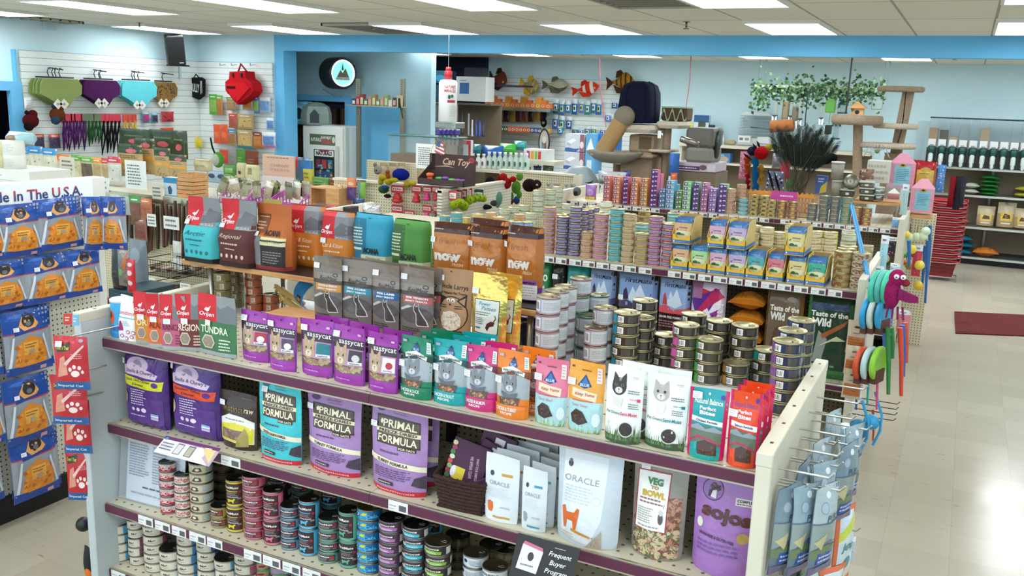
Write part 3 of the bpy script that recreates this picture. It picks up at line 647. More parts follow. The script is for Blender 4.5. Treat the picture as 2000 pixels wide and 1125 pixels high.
def primal(c, c2, form):
    return [('r',0,0,1,.06,'#c42a3c'),('t','PRIMALPETFOODS',.5,.03,.7,.02,'#f0c0c0',.02),('p',[(.1,.86),(.88,.84),(.9,.54),(.12,.54)],'#3c2f28'),('p',[(.12,.84),(.86,.825),(.88,.555),(.14,.555)],'#5a4a3e'),('t','PRIMAL',.53,.775,.6,.085,'#efe6c4',.02),('p',[(.17,.79),(.2,.82),(.23,.79),(.21,.76),(.18,.76)],'#efe6c4'),
            ('p',[(.1,.715),(.9,.71),(.9,.665),(.1,.67)],'#e6dcb4'),('t','FREEZE-DRIED',.5,.69,.68,.033,'#3c2f28',.03),('t','FORMULA',.5,.605,.7,.085,'#efe6c4',.02),('r',.52,.5,.84,.54,'#3c2f28'),('t','FOR CATS',.68,.52,.28,.024,'#e6dcb4',.03),('l',.2,.44,.6,.48,1,'#5a3a5a'),
            ('p',[(0,.41),(1,.35),(1,.29),(0,.35)],'#e9dfc0'),('t',form,.45,.352,.56,.035,'#3c2f28',.03,0,-.06),('l',.12,.17,.8,.29,5,'#5a3f6a'),('r',.2,.1,.5,.14,'#3a2c30'),('l',.22,.11,.48,.135,1,'#d8cdb0'),('p',[(.8,.14),(.84,.22),(1,.26),(1,.1),(.9,.12)],'#3f3040'),('c',.17,.93,.08,.035,c2),('t','Quality',.52,.93,.26,.035,'#7a2a5a',0,.4),('l',.4,.885,.66,.9,1,'#6a5a7a')]
G2 = 'freeze-dried food bags on the second shelf'
bag('cat_food_bag','turquoise freeze-dried formula bag on the second shelf',(494,751,580,905),Z2,'pouch','#3dbcc4',primal('','#1f5a6a','CHICKEN & SALMON FORMULA'),d=.07,group=G2,st=(.15,.86),side='#35a9b1')
bag('cat_food_bag','mauve freeze-dried turkey formula bag, the smaller one in the middle',(589,778,696,927),Z2,'pouch','#a480b4',primal('','#4a3a6a','TURKEY FORMULA'),d=.07,group=G2,st=(.06,.8))
o=bag('cat_food_bag','mauve freeze-dried turkey formula bag, the larger one by the basket',(710,795,824,966),Z2,'pouch','#a480b4',primal('','#4a3a6a','TURKEY FORMULA'),d=.08,group=G2,st=(.06,.74))
again(o,-.012,.09,'mauve formula bag hidden behind the larger one by the basket')
# wicker basket with purple cards
P = PZ(892, 1000, Z2); bw, bh = dims(832, 940, 945, 1000, P)
bk_=empty('wicker_basket','dark brown wicker basket holding purple sample packs','basket',P+EY*.07,.05)
m = MB()
for i in range(9):
    z=.006+i*.0125;k=1+.28*z/.11;a,b=.075*k,.06*k
    pts = []
    for q in range(41):
        t=math.tau*q/40;c_,s_=math.cos(t),math.sin(t);e=1/max(abs(c_),abs(s_)) ** .7
        pts.append((a*c_*e+.0,b*s_*e,z+.0025*math.sin(q*math.pi+i*math.pi)))
    m.tube(pts, .0068, 6, '#3d231b', 'wicker', caps=False)
m.box((-.08,-.062,0),(.08,.062,.006),'#321c16','wicker');m.build('basket_weave',bk_)
m = MB()
for t in range(28):
    a=math.tau*t/28;c_,s_=math.cos(a),math.sin(a);e=1/max(abs(c_),abs(s_)) ** .7
    m.tube([(.074*c_*e,.059*s_*e,0),(.096*c_*e,.077*s_*e,.115)],.003,5,'#4a2c22','wicker')
m.build('basket_stake', bk_)
def card(label, dx, dy, dz, rz, ry, w, h, it):
    m=MB().box((-w/2,-.006,0),(w/2,.006,h),'#47203f',PAP,bev=.002);art(m,frame((-w/2,-.006,0),w,h),it,PAP,4,4,asp=w/h)
    m.build('sample_pack',loc=P+V3((dx,dy,dz)),rot=(-.2,ry,rz),label=label,cat='sample pack',group='purple sample packs in the wicker basket')
ci=[('t','WE APPEAR CLEAR',.62,.5,.55,.07,'#c9a8bc',.02,0,-1.4),('t','WANT YOUR SAMPLES',.78,.5,.55,.06,'#c9a8bc',.02,0,-1.4),('r',.2,.15,.5,.42,'#d9c63c'),('c',.2,.3,.07,.12,'#e8e0e4')]+[('c',.06+.02*(k % 2),.08+.1*k,.07,.05,c) for k,c in EN(('#c9a23a','#3f6a3a','#8a2a3c','#7fa05a','#c04a4a','#d8d0b0','#4a7a4a','#9a3a5a','#cfc49a'))]
card('front purple sample pack with vegetables along its edge, in the basket',-.015,.045,.06,.1,.22,.13,.155,ci)
card('middle purple sample pack with white label, leaning in the basket',.035,.065,.065,.1,.42,.11,.155,[('r',.35,.68,.55,.92,'#e8e4ea'),('r',.38,.7,.52,.8,'#c0603c'),('c',.9,.3,.1,.08,'#7a9a5a')])
card('rear purple sample pack with white label, leaning right in the basket',.05,.085,.07,.1,.25,.12,.175,[('r',.4,.72,.68,.92,'#e8e4ea'),('r',.45,.74,.62,.82,'#b0804c')])
card('lowest purple sample pack sticking out of the right side of the basket',.055,.03,.05,.1,1.1,.1,.09,[('r',.3,.1,.8,.4,'#e8e4ea'),('r',.35,.15,.5,.3,'#c0603c')])
def oracle(w1, ac, cat_, big=0):
    return ([('t','ORACLE',.4,.66,.55,.06,'#8f9296'),('c',.2,.8,.04,.035,'#45454a'),('c',.2,.83,.028,.02,'#6a6a6e'),('l',.15,.42,.62,.6,6,'#c6cdd2'),('c',.66,.48,.07,.045,'#cfd5d8'),('c',.66,.48,.06,.038,'#dfe4e8'),
             ('p',[(.14,.24),(.12,.36),(.18,.38),(.2,.32),(.34,.33),(.38,.38),(.42,.37),(.41,.3),(.38,.16),(.34,.16),(.32,.24),(.22,.24),(.2,.15),(.16,.15)],cat_),('p',[(.3,.17),(.62,.12),(.62,.1),(.3,.14)],ac),('p',[(.54,.0),(.8,.0),(.78,.2)],'#b0a290'),('k',.64,.03,.76,.12,26,'#8f8272','#a89a86'),('l',.12,.07,.4,.12,2,'#c6b8a0')] if big else
            [('t','ORACLE',.45,.58,.6,.06,'#8f9296'),('c',.22,.72,.06,.04,'#45454a'),('r',.5,.7,.82,.74,ac),('l',.15,.36,.8,.52,5,'#cfd5d8'),('p',[(.12,.18),(.1,.28),(.18,.3),(.28,.28),(.3,.2),(.26,.14),(.16,.14)],cat_),('r',.3,.06,.8,.09,ac),('l',.5,.2,.8,.26,1,'#b8b8b8')])
GO = 'white sample pouches on the second shelf'
o=bag('sample_pouch','front white sample pouch with orange cat, right of the basket',(940,895,1009,1020),Z2,'pouch','#d9dfe2',oracle('','#c9963c','#d86a2c'),d=.03,group=GO,st=None,mat=PAP)
for k,l in EN(('second','third','fourth','hindmost')):again(o,.012*(k+1),.045*(k+1),l+' white pouch in the row behind the orange cat pouch')
o=bag('sample_pouch','front white sample pouch with grey cat, left of the large white bag',(1012,920,1063,1038),Z2,'pouch','#d9dfe2',oracle('','#4a9aa8','#8fa0a8'),d=.03,group=GO,st=None,mat=PAP)
for k,l in EN(('second','third','hindmost')):again(o,.008*(k+1),.045*(k+1),l+' white pouch in the row behind the grey cat pouch')
bag('cat_food_bag','large white food mix bag with an orange cat drawing',(1070,862,1200,1069),Z2,'pouch','#c5d0d8',[('p',[(.1,.94),(.78,.92),(.76,.3),(.6,.02),(.1,.08)],'#dfe5e8')]+oracle('','#c98a3c','#d86a2c',1),d=.09,group=G2,st=None,mat=GLO)
o=bag('veggie_mix_bag','clear bag of vegetable mix with a white red-edged label',(1218,906,1327,1093),Z2,'pouch','#8f8a80',[('p',[(.06,.6),(.94,.64),(.9,.04),(.5,.0),(.12,.03)],'#8a6a58'),('k',.1,.03,.9,.62,260,'#b98a70','#7c4a40'),('k',.1,.03,.9,.3,90,'#c9b48c','#5f6a44'),('r',.08,.27,.7,.86,'#a32a34'),('r',.1,.285,.68,.845,'#f0efe8'),('t','VEG',.42,.76,.3,.07,'#3f7a44',.06),('t','TO',.42,.7,.16,.035,'#c8862c',.06),('t','BOWL',.42,.635,.44,.065,'#c9a62c',.06),('l',.16,.53,.62,.6,2,'#8a5a5a'),('l',.14,.34,.44,.5,7,'#9a9a94'),('c',.58,.41,.05,.06,'#5a5a5a'),('c',.58,.47,.035,.03,'#cfcfcf'),('l',.16,.3,.6,.33,1,'#9a9a94')],d=.085,cat='bag',st=(.22,.9),group=G2)
bag('cat_food_bag','large lilac complete food bag beside the right end panel',(1335,915,1468,1128),Z2-.0,'pouch','#a372b8',[('c',.27,.8,.165,.105,'#4a2434',22),('c',.27,.8,.15,.095,'#9568b0',22),('p',[(.2,.73),(.22,.83),(.27,.87),(.34,.84),(.4,.81),(.33,.78),(.34,.72)],'#4a2434'),('p',[(.24,.73),(.27,.79),(.33,.8),(.33,.72)],'#e8dfe4'),('t','sojos',.52,.57,.78,.17,'#54281f',.05,0,-.1),('r',.63,.7,1,.77,'#e6dfd4'),('t','COMPLETE',.8,.745,.3,.026,'#3c2430',.03),('l',.65,.705,.97,.73,1,'#7a5a6a'),('t','GRAIN-FREE & GLUTEN-FREE',.4,.36,.56,.028,'#3c2034',.03,0,-.1),('c',.12,.47,.05,.05,'#dfe0cc'),('c',.8,.4,.09,.055,'#b89a5c',18),('l',.1,.2,.8,.32,3,'#7c5296')],d=.1,group=G2,st=(.17,.95))
# -- cans
ORD=['topmost','second from top','third from top','fourth from top','fifth from top','sixth from top','seventh from top','eighth from top','ninth from top','tenth from top','eleventh from top']
CP = {}
REST = MB()
def can_mesh(d, h, top, rim, side, items, fine=True):
    r = d / 2; m = MB(); n = 28 if fine else 18
    rimh = min(.0035, h * .08)
    m.lathe([(r*.94,0),(r,.001),(r,rimh),(r*.975,rimh*1.5),(r*.975,h-rimh*1.6),(r,h-rimh),(r,h-.0008),(r*.97,h),(r*.93,h-.0025),(r*.90,h-.0032),(r*.6,h-.0028),(r*.57,h-.0036),(0,h-.0036)],n,rim,MET,cols=[rim,rim,rim,side,rim,rim,rim,top,top,top,top,top],caps=False)
    # label band is printed paper: redo its material
    for i in range(3 * n, 4 * n): m.m[i] = GLO
    m.lathe([(r * .94, 0), (0, .0005)], n, rim, MET, caps=False)
    art(m,cyl(r*.978,rimh*1.5,h-rimh*1.6),items,GLO,16,1,lift=.0003,step=.0001,asp=math.pi*r/h)
    return m
def tab_mesh(d, h):
    r = d / 2; m = MB(); pts = []
    for i in range(13):a=math.tau*i/12;pts.append((r*.52+r*.2*math.cos(a),r*.13*math.sin(a),h-.0005))
    m.tube(pts,.0011,5,'#9c9788',MET,caps=False);m.lathe([(.003,h-.0035),(.003,h+.0004)],8,'#9c9788',MET,MT((r*.3,0,0)))
    m.box((r*.28,-r*.09,h-.002),(r*.45,r*.09,h),'#a49f90',MET);return m
def can(key,P,label,group,rz,top=False,fine=True,name='food_can',cat='can',rot=None):
    d, h, tp, rim, side, items = KIND[key]
    if not fine:
        if (key,'mb') not in CP:CP[(key,'mb')]=can_mesh(d,h,tp,rim,side,items,False)
        q=CP[(key,'mb')];M=MT(P) @ (rot or MR(rz,4,'Z'));o=len(REST.v)
        REST.v += [tuple(M @ Vector(p)) for p in q.v];REST.f += [tuple(i+o for i in f) for f in q.f];REST.c += q.c;REST.m += q.m;REST.sm += q.sm;return None
    k = (key, top and fine)
    if k not in CP:
        o=can_mesh(d,h,tp,rim,side,items,fine).build(name)
        if top and fine: tab_mesh(d, h).build('pull_tab', o)
        CP[k] = o; r = o
    else: r = dup(CP[k])
    r.location=P;r.rotation_euler=(0,0,rz);tag(r,label,cat,group);return r
def stack(key,Z,desc,group,n,top=None,bot=None,at=None,adj='',face=.6,fine=True,jit=.0015,spread=.25):
    d, h = KIND[key][:2]
    if top: P = PZ(top[0], top[1], Z + n * h); P.z = Z
    elif bot:
        P=PZ(bot[0],bot[1],Z);v=V3((P.x,P.y,0)).normalized();P=P+v*(d/2)
    else: P = Vector(at)
    rz = math.atan2(-P.x, P.y) * face
    for i in range(n):
        lab='%s, %s, %s' % (adj,ORD[n-1-i],desc) if n > 1 else '%s, %s' % (adj,desc)
        can(key,P+V3((RND.uniform(-jit,jit),RND.uniform(-jit,jit),i*h+.0003*i)),lab,group,rz+RND.uniform(-spread,spread),i == n-1,fine)
    return P
bars=lambda u,c='#f0f0ee',k='#3a3a3a',v0=.12,v1=.88:[('r',u,v0,u+.16,v1,c)]+[('r',u+.015+.02*i,v0+.12,u+.015+.02*i+(.006 if i % 3 else .012),v1-.12,k) for i in range(6)]
def nodsh(bg,c1,c2,txt='#ded6d0'):  # wrap label:a wide front panel with lines
    return [('r',0,0,1,1,bg),('r',.3,.06,.95,.94,c1),('l',.36,.2,.9,.8,5,'#a3a9ae')]+bars(.1,'#e6e8ea')
def fm(accent, dark='#3d2426', tall=False, animal=0):
    b=[('r',0,0,1,1,dark),('r',0,0,1,.06 if tall else .1,accent),('r',0,.94 if tall else .9,1,1,accent),('r',0,0,.1,1,accent),('r',.78,0,1,1,accent)]
    if tall:return b+[('t','FirstMate',.4,.78,.5,.1,'#ece4e2',.02),('r',.2,.6,.62,.63,accent),('l',.26,.44,.62,.58,3,'#a9979a'),('t','DOG FOOD',.46,.38,.36,.06,'#cfc0c0',.04),('c',.7,.6,.05,.05,'#b02a34'),('p',[(.3,.14),(.28,.26),(.32,.28),(.44,.26),(.52,.32),(.55,.28),(.5,.22),(.5,.12),(.46,.12),(.45,.18),(.36,.18),(.33,.12)],accent),('l',.62,.28,.76,.36,2,'#d8c8c8')]
    return b+[('t','FirstMate',.4,.7,.42,.2,'#ece4e2',.02),('l',.22,.2,.6,.5,3,'#a9979a'),('c',.68,.6,.06,.17,'#b02a34'),('r',.6,.25,.74,.42,'#7a5a5c')]
def wildl(side):return [('r',0,0,1,1,'#d6cfbc'),('t','Wilderness',.42,.62,.2,.2,'#4a4438',0,.3),('p',[(.3,.5),(.34,.78),(.37,.5),(.4,.8),(.43,.5),(.5,.7),(.52,.66),(.44,.44),(.34,.44)],'#5a5346'),('l',.22,.18,.6,.36,2,'#8a8270'),('r',.72,0,1,1,side),('r',.0,0,.12,1,side),('l',.75,.2,.95,.6,3,'#8a7470')]
def orgn(bg,ac):return [('r',0,0,1,1,bg),('t','ORGANIC',.45,.74,.4,.17,'#e8e4de',.03),('p',[(.22,.5),(.5,.56),(.72,.46),(.7,.12),(.3,.1),(.2,.2)],ac),('c',.2,.45,.07,.2,'#c9bfae'),('l',.3,.2,.62,.4,2,'#f0f0e8'),('r',.84,.08,1,.92,'#cfccc2'),('c',.62,.72,.03,.09,'#f0f0f0')]
T_, G_ = '#5c5a52', '#4e4b42'
TG, RG = '#b8ad82', '#b3a878'
def tag1(bg,mid,ink,band=None,n=1):return [('r',0,0,1,1,bg),('r',0,.28,1,.72,mid),('l',.2,.34,.8,.66,n,ink)]+([('r',0,.0,1,.16,band),('r',0,.84,1,1,band)] if band else [])
KIND = {
 'red3':(.066,.0335,'#3c3b38','#8a8680','#dfd8d2',[('r',0,0,1,1,'#e2dad4'),('l',.1,.45,.9,.95,3,'#b23440'),('r',0,0,1,.3,'#b02a3c'),('k',.1,.3,.9,.7,16,'#b02a3c','#e2dad4')]),
 'pink3':(.066,.0335,'#3c3b38','#8a8680','#dfd0c6',[('r',0,0,1,1,'#e0d2c8'),('k',.05,.2,.95,.9,26,'#c9847a','#b96a6a'),('l',.2,.5,.8,.8,2,'#b05a5a')]),
 'tan5':(.088,.0385,'#57544a','#8d8775','#c3b79c',[('r',0,0,1,1,'#c6b99a'),('p',[(.2,.2),(.3,.75),(.46,.7),(.5,.2)],'#4a4438'),('c',.36,.45,.06,.18,'#ded3b8'),('r',.6,.14,.92,.86,'#9aa6a2'),('l',.62,.3,.9,.8,3,'#c3c9c4'),('l',.2,.1,.55,.3,1,'#7a3a3a')]),
 'dark5':(.088,.0385,'#2c2a24','#57503c','#4c4433',[('r',0,0,1,1,'#4c4433'),('r',.2,.2,.8,.8,'#6a5d40')]),
 'gold3':(.07,.040,'#4f4c42','#a0987a','#8a7434',fm('#9c8a3c','#54342a')),
 'goldT':(.074,.102,'#35332e','#9a9484','#3d2426',fm('#d9c22c','#40302a',True)),
 'pink5':(.088,.040,'#4c4638','#a78a8e','#b5485f',fm('#d0607c','#6e3038')),
 'pinkT':(.074,.102,'#35332e','#9a9484','#3d2426',fm('#dc6f8c','#40282c',True)),
 'blue5':(.074,.040,'#45433a','#8f9a9e','#4a6a7a',fm('#6aa0b4','#3f3a44')),
 'blueT':(.074,.102,'#35332e','#9aa4a8','#3d2426',fm('#4fb0d4','#3a262c',True)),
 'green5':(.08,.040,'#35393a','#7f9a8e','#44706a',fm('#5a8a7c','#3f3c3c')),
 'greenT':(.074,.102,'#35332e','#8aa498','#3d2426',fm('#52a58a','#38282c',True)),
 'aqua5':(.088,.0385,'#7a7052','#8f8a7a','#1f7fb0',[('r',0,0,1,1,'#2a8fc0'),('r',.55,0,1,1,'#1f6aa4'),('c',.22,.5,.1,.3,'#15181c'),('c',.22,.5,.075,.22,'#e8ecf0'),('c',.22,.5,.04,.14,'#26303a'),('p',[(.36,.5),(.44,.85),(.56,.8),(.5,.5)],'#c9cf3a'),('t','Cats',.66,.45,.3,.4,'#5ac0e0',.03)]+[('c',.1+.09*i,.15+.6*(i*7 % 5)/5,.012,.04,'#9fd8ea') for i in range(9)]),
 'purp5':(.088,.0385,'#25262a','#7f7a80','#4a3040',orgn('#4a3040','#a86aa6')),
 'cyan5':(.088,.0385,'#1e2024','#7f8a90','#3a262a',orgn('#3e2a2e','#37aec0')),
 'lime5':(.088,.0385,'#6a6248','#8f8a7a','#2e2824',orgn('#2e2824','#86b03e')),
 'white5':(.084,.040,'#6a6758','#8f8d85','#c9ccca',[('r',0,0,1,1,'#cdd2d4'),('c',.25,.6,.06,.2,'#2a3a5a'),('l',.36,.3,.7,.8,3,'#7a8894'),('p',[(.4,.2),(.8,.1),(.82,.16),(.4,.26)],'#3a7a9c'),('r',.85,.1,1,.9,'#e0e2e0')]),
 'cattle':(.084,.040,'#5c594c','#8f8d85','#2f4f6a',[('r',0,0,1,1,'#cfd2d0'),('r',0,0,1,.3,'#3f8ab0'),('t','HOLISTIC',.45,.65,.5,.25,'#38404a',.03)]),
 'w_teal':(.088,.0385,T_,'#98917f','#d6cfbc',wildl('#3fa3c9')),'w_plum':(.07,.0385,T_,'#98917f','#d6cfbc',wildl('#7a4a5c')),
 'w_pink':(.092,.0385,T_,'#98917f','#d6cfbc',wildl('#b0506a')),'w_cream':(.088,.0385,T_,'#98917f','#d6cfbc',wildl('#d8d0bc')),
 'w_blue':(.088,.0385,T_,'#98917f','#d6cfbc',wildl('#3f8fc0')),'w_navy':(.088,.0385,T_,'#98917f','#d6cfbc',wildl('#3a5fb0')),
 'w_green':(.074,.032,T_,'#8a9a70','#4f9a5c',[('r',0,0,1,1,'#4c9a58'),('p',[(.1,.3),(.4,.8),(.8,.6),(.7,.1),(.2,.05)],'#d07a7a'),('c',.5,.4,.12,.2,'#7a3a2a')]),
 'w_mauve':(.088,.036,T_,'#98917f','#9a7aa0',[('r',0,0,1,1,'#a48aa8'),('p',[(.1,.1),(.5,.5),(.8,.1)],'#5a8a5a'),('r',.6,.3,.95,.9,'#9fc0dc')]),
 # cans on the white cover
 'mauve':(.083,.0585,'#857b58','#a38a86','#a9a4ae',nodsh('#b2a3b2','#c3c9ce',0)),
 'mauveG':(.083,.0585,'#7d7a5c','#6f8a7c','#9fb0ac',nodsh('#8fa59c','#c0c9cc',0)),
}
def dk(a,b):return [('r',0,0,1,1,b),('r',0,0,.22,1,a),('r',.5,.1,.72,.9,'#4a4540'),('r',.8,.12,.84,.9,'#8a8378')]+bars(.24)
for k,a,b in (('kTeal','#1f8ea4','#2f2a24'),('kBlack','#3a352c','#2b2620'),('kPurp','#3c2f4a','#2a2530'),('kPink','#cf5fa6','#33302a'),('kGreen','#4fae54','#3a3a2a'),('kTan','#c08a44','#33302a'),('kJade','#1f8a78','#2b2a26'),('kBlue','#7a4a8a','#1f2c50'),('kNavy','#26386a','#1f2848')):
    KIND[k] = (.093, .0385, TG, '#a89f78', b, dk(a, b))
G3,G4,GD='cans on the third shelf of the nearest gondola','cans on the bottom shelf of the nearest gondola','cans on the white top of the nearest gondola'
S3 = 'third shelf'
for key,x,y,n,adj,desc in (('red3',332,1004,6,'red and white small can','leftmost stack of the third shelf'),('pink3',361,1012,5,'pale pink small can','second stack of the third shelf'),('tan5',397,1021,6,'tan can with grey label','third stack of the third shelf'),
    ('gold3',432,1032,2,'low gold and brown can','before the tan stack, third shelf'),('goldT',464,1041,2,'tall yellow-rimmed dog food can','third shelf'),('pink5',501,1055,6,'low rose-pink can','between yellow and pink tall cans'),('pinkT',537,1066,2,'tall pink dog food can','third shelf'),
    ('blue5',569,1075,4,'low blue-grey can','between pink and blue tall cans'),('blueT',606,1087,2,'tall light blue dog food can','third shelf'),('green5',645,1101,4,'low grey-green can','between blue and green tall cans'),('greenT',683,1111,2,'tall sea-green dog food can','third shelf'),('aqua5',723,1122,6,'bright aqua blue can with owl eyes','third shelf')):
    stack(key,Z3,desc,G3,n,bot=(x,y),adj=adj,face=.5 if key not in ('tan5',) else .8)
for key,x,y,n,adj,desc in (('purp5',766,1010,6,'purple-labelled organic can','right of the aqua stack'),('cyan5',812,1022,6,'cyan-labelled organic can','middle of the third shelf'),('lime5',856,1055,5,'lime-labelled organic can','third shelf'),('white5',929,1078,4,'white can with blue script','left of the black buyer sign'),('cattle',967,1104,4,'pale can','right of the white script cans')):
    stack(key, Z3, desc, G3, n, top=(x, y), adj=adj, face=.5)
R2=[(435,'dark5',5,'tan stack'),(430,'dark5',4,'gold cans'),(556,'purp5',4,'pink tall cans'),(600,'green5',5,'low blue-grey cans'),(640,'blueT',2,'blue tall cans'),(510,'pink5',5,'rose-pink stack')]
for i,(x,key,n,l) in EN(((355,'pink3',5,'red small cans'),(440,'dark5',5,'tan stack'),(548,'purp5',4,'pink tall cans'),(592,'green5',4,'low blue-grey cans'),(647,'blueT',2,'blue tall cans'),(846,'blueT',2,'cyan organic cans'),(895,'dark5',3,'lime organic cans'))):
    P=PY(x,1000,2.52);stack(key,Z3,'behind the '+l,G3,n,at=(P.x,2.52,Z3),adj={'pink3':'pale pink can','dark5':'dark brown can','purp5':'purple organic can','green5':'grey-green can','blueT':'tall blue can'}[key])
for i,(x,y) in EN(((962,1062),(988,1068))):stack('dark5',Z3,'rear %s of the two dark stacks by the sign' % ('left','right')[i],G3,4,top=(x,y),adj='dark can')
for key,x,y,n,adj,desc in (('w_teal',239,1097,4,'cream can with teal side','leftmost stack, bottom shelf'),('w_plum',271,1105,5,'narrow cream can with plum side','second stack, bottom shelf'),('w_pink',307,1119,6,'cream can with rose side','third stack, bottom shelf')):
    stack(key, Z4, desc, G4, n, bot=(x, y), adj=adj, face=.7)
for key,x,y,n,adj,desc in (('w_cream',334,1069,3,'plain cream can','low fourth stack, bottom shelf'),('w_blue',367,1040,5,'cream can with sky blue side','fifth stack, bottom shelf'),('w_navy',406,1052,5,'cream can with royal blue side','sixth stack, bottom shelf'),('w_teal',442,1087,4,'cream and teal can','low seventh stack, bottom shelf'),('w_pink',482,1076,5,'cream and rose can','eighth stack, bottom shelf'),
    ('w_green',513,1089,5,'green can with fish','bottom shelf beside the mauve can'),('w_mauve',550,1100,4,'mauve and green can','bottom shelf under the blue tall cans'),('green5',590,1112,4,'dark green can','rightmost visible stack, bottom shelf')):
    stack(key, Z4, desc, G4, n, top=(x, y), adj=adj, face=.7)
# white top of the nearest gondola
for i, (key, x, y, n, adj, desc) in EN((
    ('mauve',1071.5,578,5,'mauve-grey can','stack beside the amber bags'),('mauve',1088.6,567,5,'mauve-grey can','second stack from the amber bags'),('mauve',1105,559,5,'mauve-grey can','third stack from the amber bags'),('mauveG',1130,577,4,'grey-green can','wedged behind the left mauve stacks'),('mauve',1134,543,5,'mauve-grey can','tallest rear stack, left group'),
    ('mauveG',1169,575,4,'grey-green can','rear stack right of the tallest mauve one'),('mauve',1181,600,4,'mauve-grey can','stack touching the teal and black one'),('mauveG',1148,615,3,'grey-green can','low stack in the middle of the left group'),('mauve',1163.5,639,3,'mauve-grey can','low front stack behind the yellow treat pouch'),
    ('kTeal',1224.5,609,6,'black can with teal edge','tall stack behind the white pouches'),('kBlack',1254,619,5,'dark brown can','stack right of the teal and black one'),('kPurp',1261,586,6,'black and violet can','tall rear stack by the blue bags'),('kBlack',1300.5,652,3,'dark brown can','low stack left of the pink one'),
    ('kPink',1341,633,5,'pink and black can','pink stack'),('kBlack',1356,612,5,'dark brown can','stack behind the pink one'),('kGreen',1387,661,4,'bright green and brown can','green stack'),('kBlack',1405.4,625,5,'dark brown can','stack behind the green one'),('kBlack',1455,634,5,'dark brown can','stack behind the tan pair'),('kTan',1438.7,707,2,'tan and black can','tan pair'),
    ('kJade',1497,681,3,'jade and black can','low stack left of the violet-blue one'),('kBlue',1539.4,665,6,'violet and blue can','front stack next to the end panel'),('kNavy',1548,644,6,'navy can','second stack along the end panel'),('kNavy',1566,624,6,'navy can','hindmost stack along the end panel'))):
    P=stack(key,ZT+.001,desc,GD,n,top=(x,y),adj=adj,face=1.0,spread=.3)
# -- wooden riser on top of the nearest gondola
ZR = 1.396
tb=empty('riser_table','long wooden-edged riser with black top standing on the nearest gondola','riser',(-2.05,2.95,ZT),0)
MB().box((-2.95,2.78,ZR-.024),(-1.265,3.14,ZR-.004),WH,'wood',bev=.003).bw('wooden_board',tb)
MB().box((-2.942,2.792,ZR-.004),(-1.272,3.13,ZR),'#1b1a1b',PLS).bw('black_top',tb)
for x,y in ((-2.82,2.82),(-1.31,2.82),(-2.82,3.1),(-1.31,3.1),(-2.60,3.02)):
    MB().lathe([(.014,0),(.011,.004),(.011,ZR-.024-ZT)],14,'#a8a8a4',MET,MT((x,y,ZT))).bw('leg',tb)
rb=MB().box((-2.36,2.55,ZT+.06),(-1.30,2.765,ZT+.092),WH,'wood',bev=.004);ZB=ZT+.093
for x in (-2.3,-1.36):rb.box((x-.02,2.57,ZT),(x+.02,2.75,ZT+.06),WH,'wood')
rb.build('riser_board',org=(-1.83,2.65,ZT),label='low wooden riser board under the grey-brown jerky pouches',cat='board')
GU = 'bags standing on the black-topped riser'
def hexes(v,n,col,r=.035):return [('c',.2+.15*i,v,r,r*.9,col,10) for i in range(n)]
def orb(lower, w1, ink, base='#1a1718'):
    return [('r',0,.56,.5,1,RED),('r',.5,.56,1,1,'#85878a'),('p',[(.5,.72),(.7,.84),(1,.78),(1,.64),(.5,.6)],'#6a6c70'),('t','Orijen',.25,.66,.38,.08,WH,.01,.3),fox(.27,.73,.09,'#ffffff'),('t','KEAL',.75,.585,.4,.035,'#b9b9b4',.03),('t',w1,.45,.45,.62,.07,ink,0,.3),('l',.2,.32,.76,.38,1,ink),('l',.3,.25,.66,.29,1,ink)]+hexes(.16,5,ink)+([('r',0,0,1,.07,base)] if base else [])
bag('dog_food_bag','turquoise and red folded-top bag at the left end of the riser',(352,388,418,512),ZR,'block','#3fb6bc',orb('','Arctic','#1f6a72'),d=.1,group=GU,st=(.14,.6),side='#2fa0aa',mat=PAP)
bag('dog_food_bag','maroon and red folded-top bag on the riser',(420,394,488,521),ZR,'block','#53211f',orb('','Regional','#d8c0a8','#2a1414'),d=.1,group=GU,st=(.14,.6),side='#45191a',mat=PAP)
bag('dog_food_bag','orange and black folded-top bag with cream side strip on the riser',(489,402,556,527),ZR,'block','#b45f22',[('r',0,.0,1,.06,'#8a2a2a'),('r',.0,.06,.3,.5,'#77797a'),('r',.3,.06,.96,.46,'#2a2527'),('l',.36,.1,.9,.3,5,'#8a8a80'),('r',.3,.38,.96,.5,'#d8d3a8'),('t','Wild Prairie',.62,.44,.5,.04,'#7a7a50',0,.3),('t','ACANA',.6,.56,.46,.09,'#2a1c14',.04),('r',.04,.56,.4,.84,'#7a3f1c'),('l',.08,.6,.38,.82,5,'#d8b08a'),('r',.0,.5,.96,.52,'#c9741f')],d=.1,group=GU,st=(.14,.53),side='#8a4a1c',mat=PAP)
bag('dog_food_bag','olive yellow bag peeking out between the maroon and the orange bag',(470,397,505,512),ZR,'block','#b9a94a',[('l',.2,.7,.8,.95,4,'#8a7a3a')],d=.06,group=GU,st=None,mat=PAP,dy=.12)
bag('cat_food_bag','orange bag with red and grey top, left of its twin',(562,404,626,522),ZR,'slab','#cf7a1e',orb('','Cat & Kitten','#f0dfc0',None),d=.07,group=GU,st=(.16,.52),mat=PAP)
bag('cat_food_bag','orange bag with red and grey top, right of its twin',(623,416,684,532),ZR,'slab','#cf7a1e',orb('','Cat & Kitten','#f0dfc0',None),d=.07,group=GU,st=(.16,.52),mat=PAP)
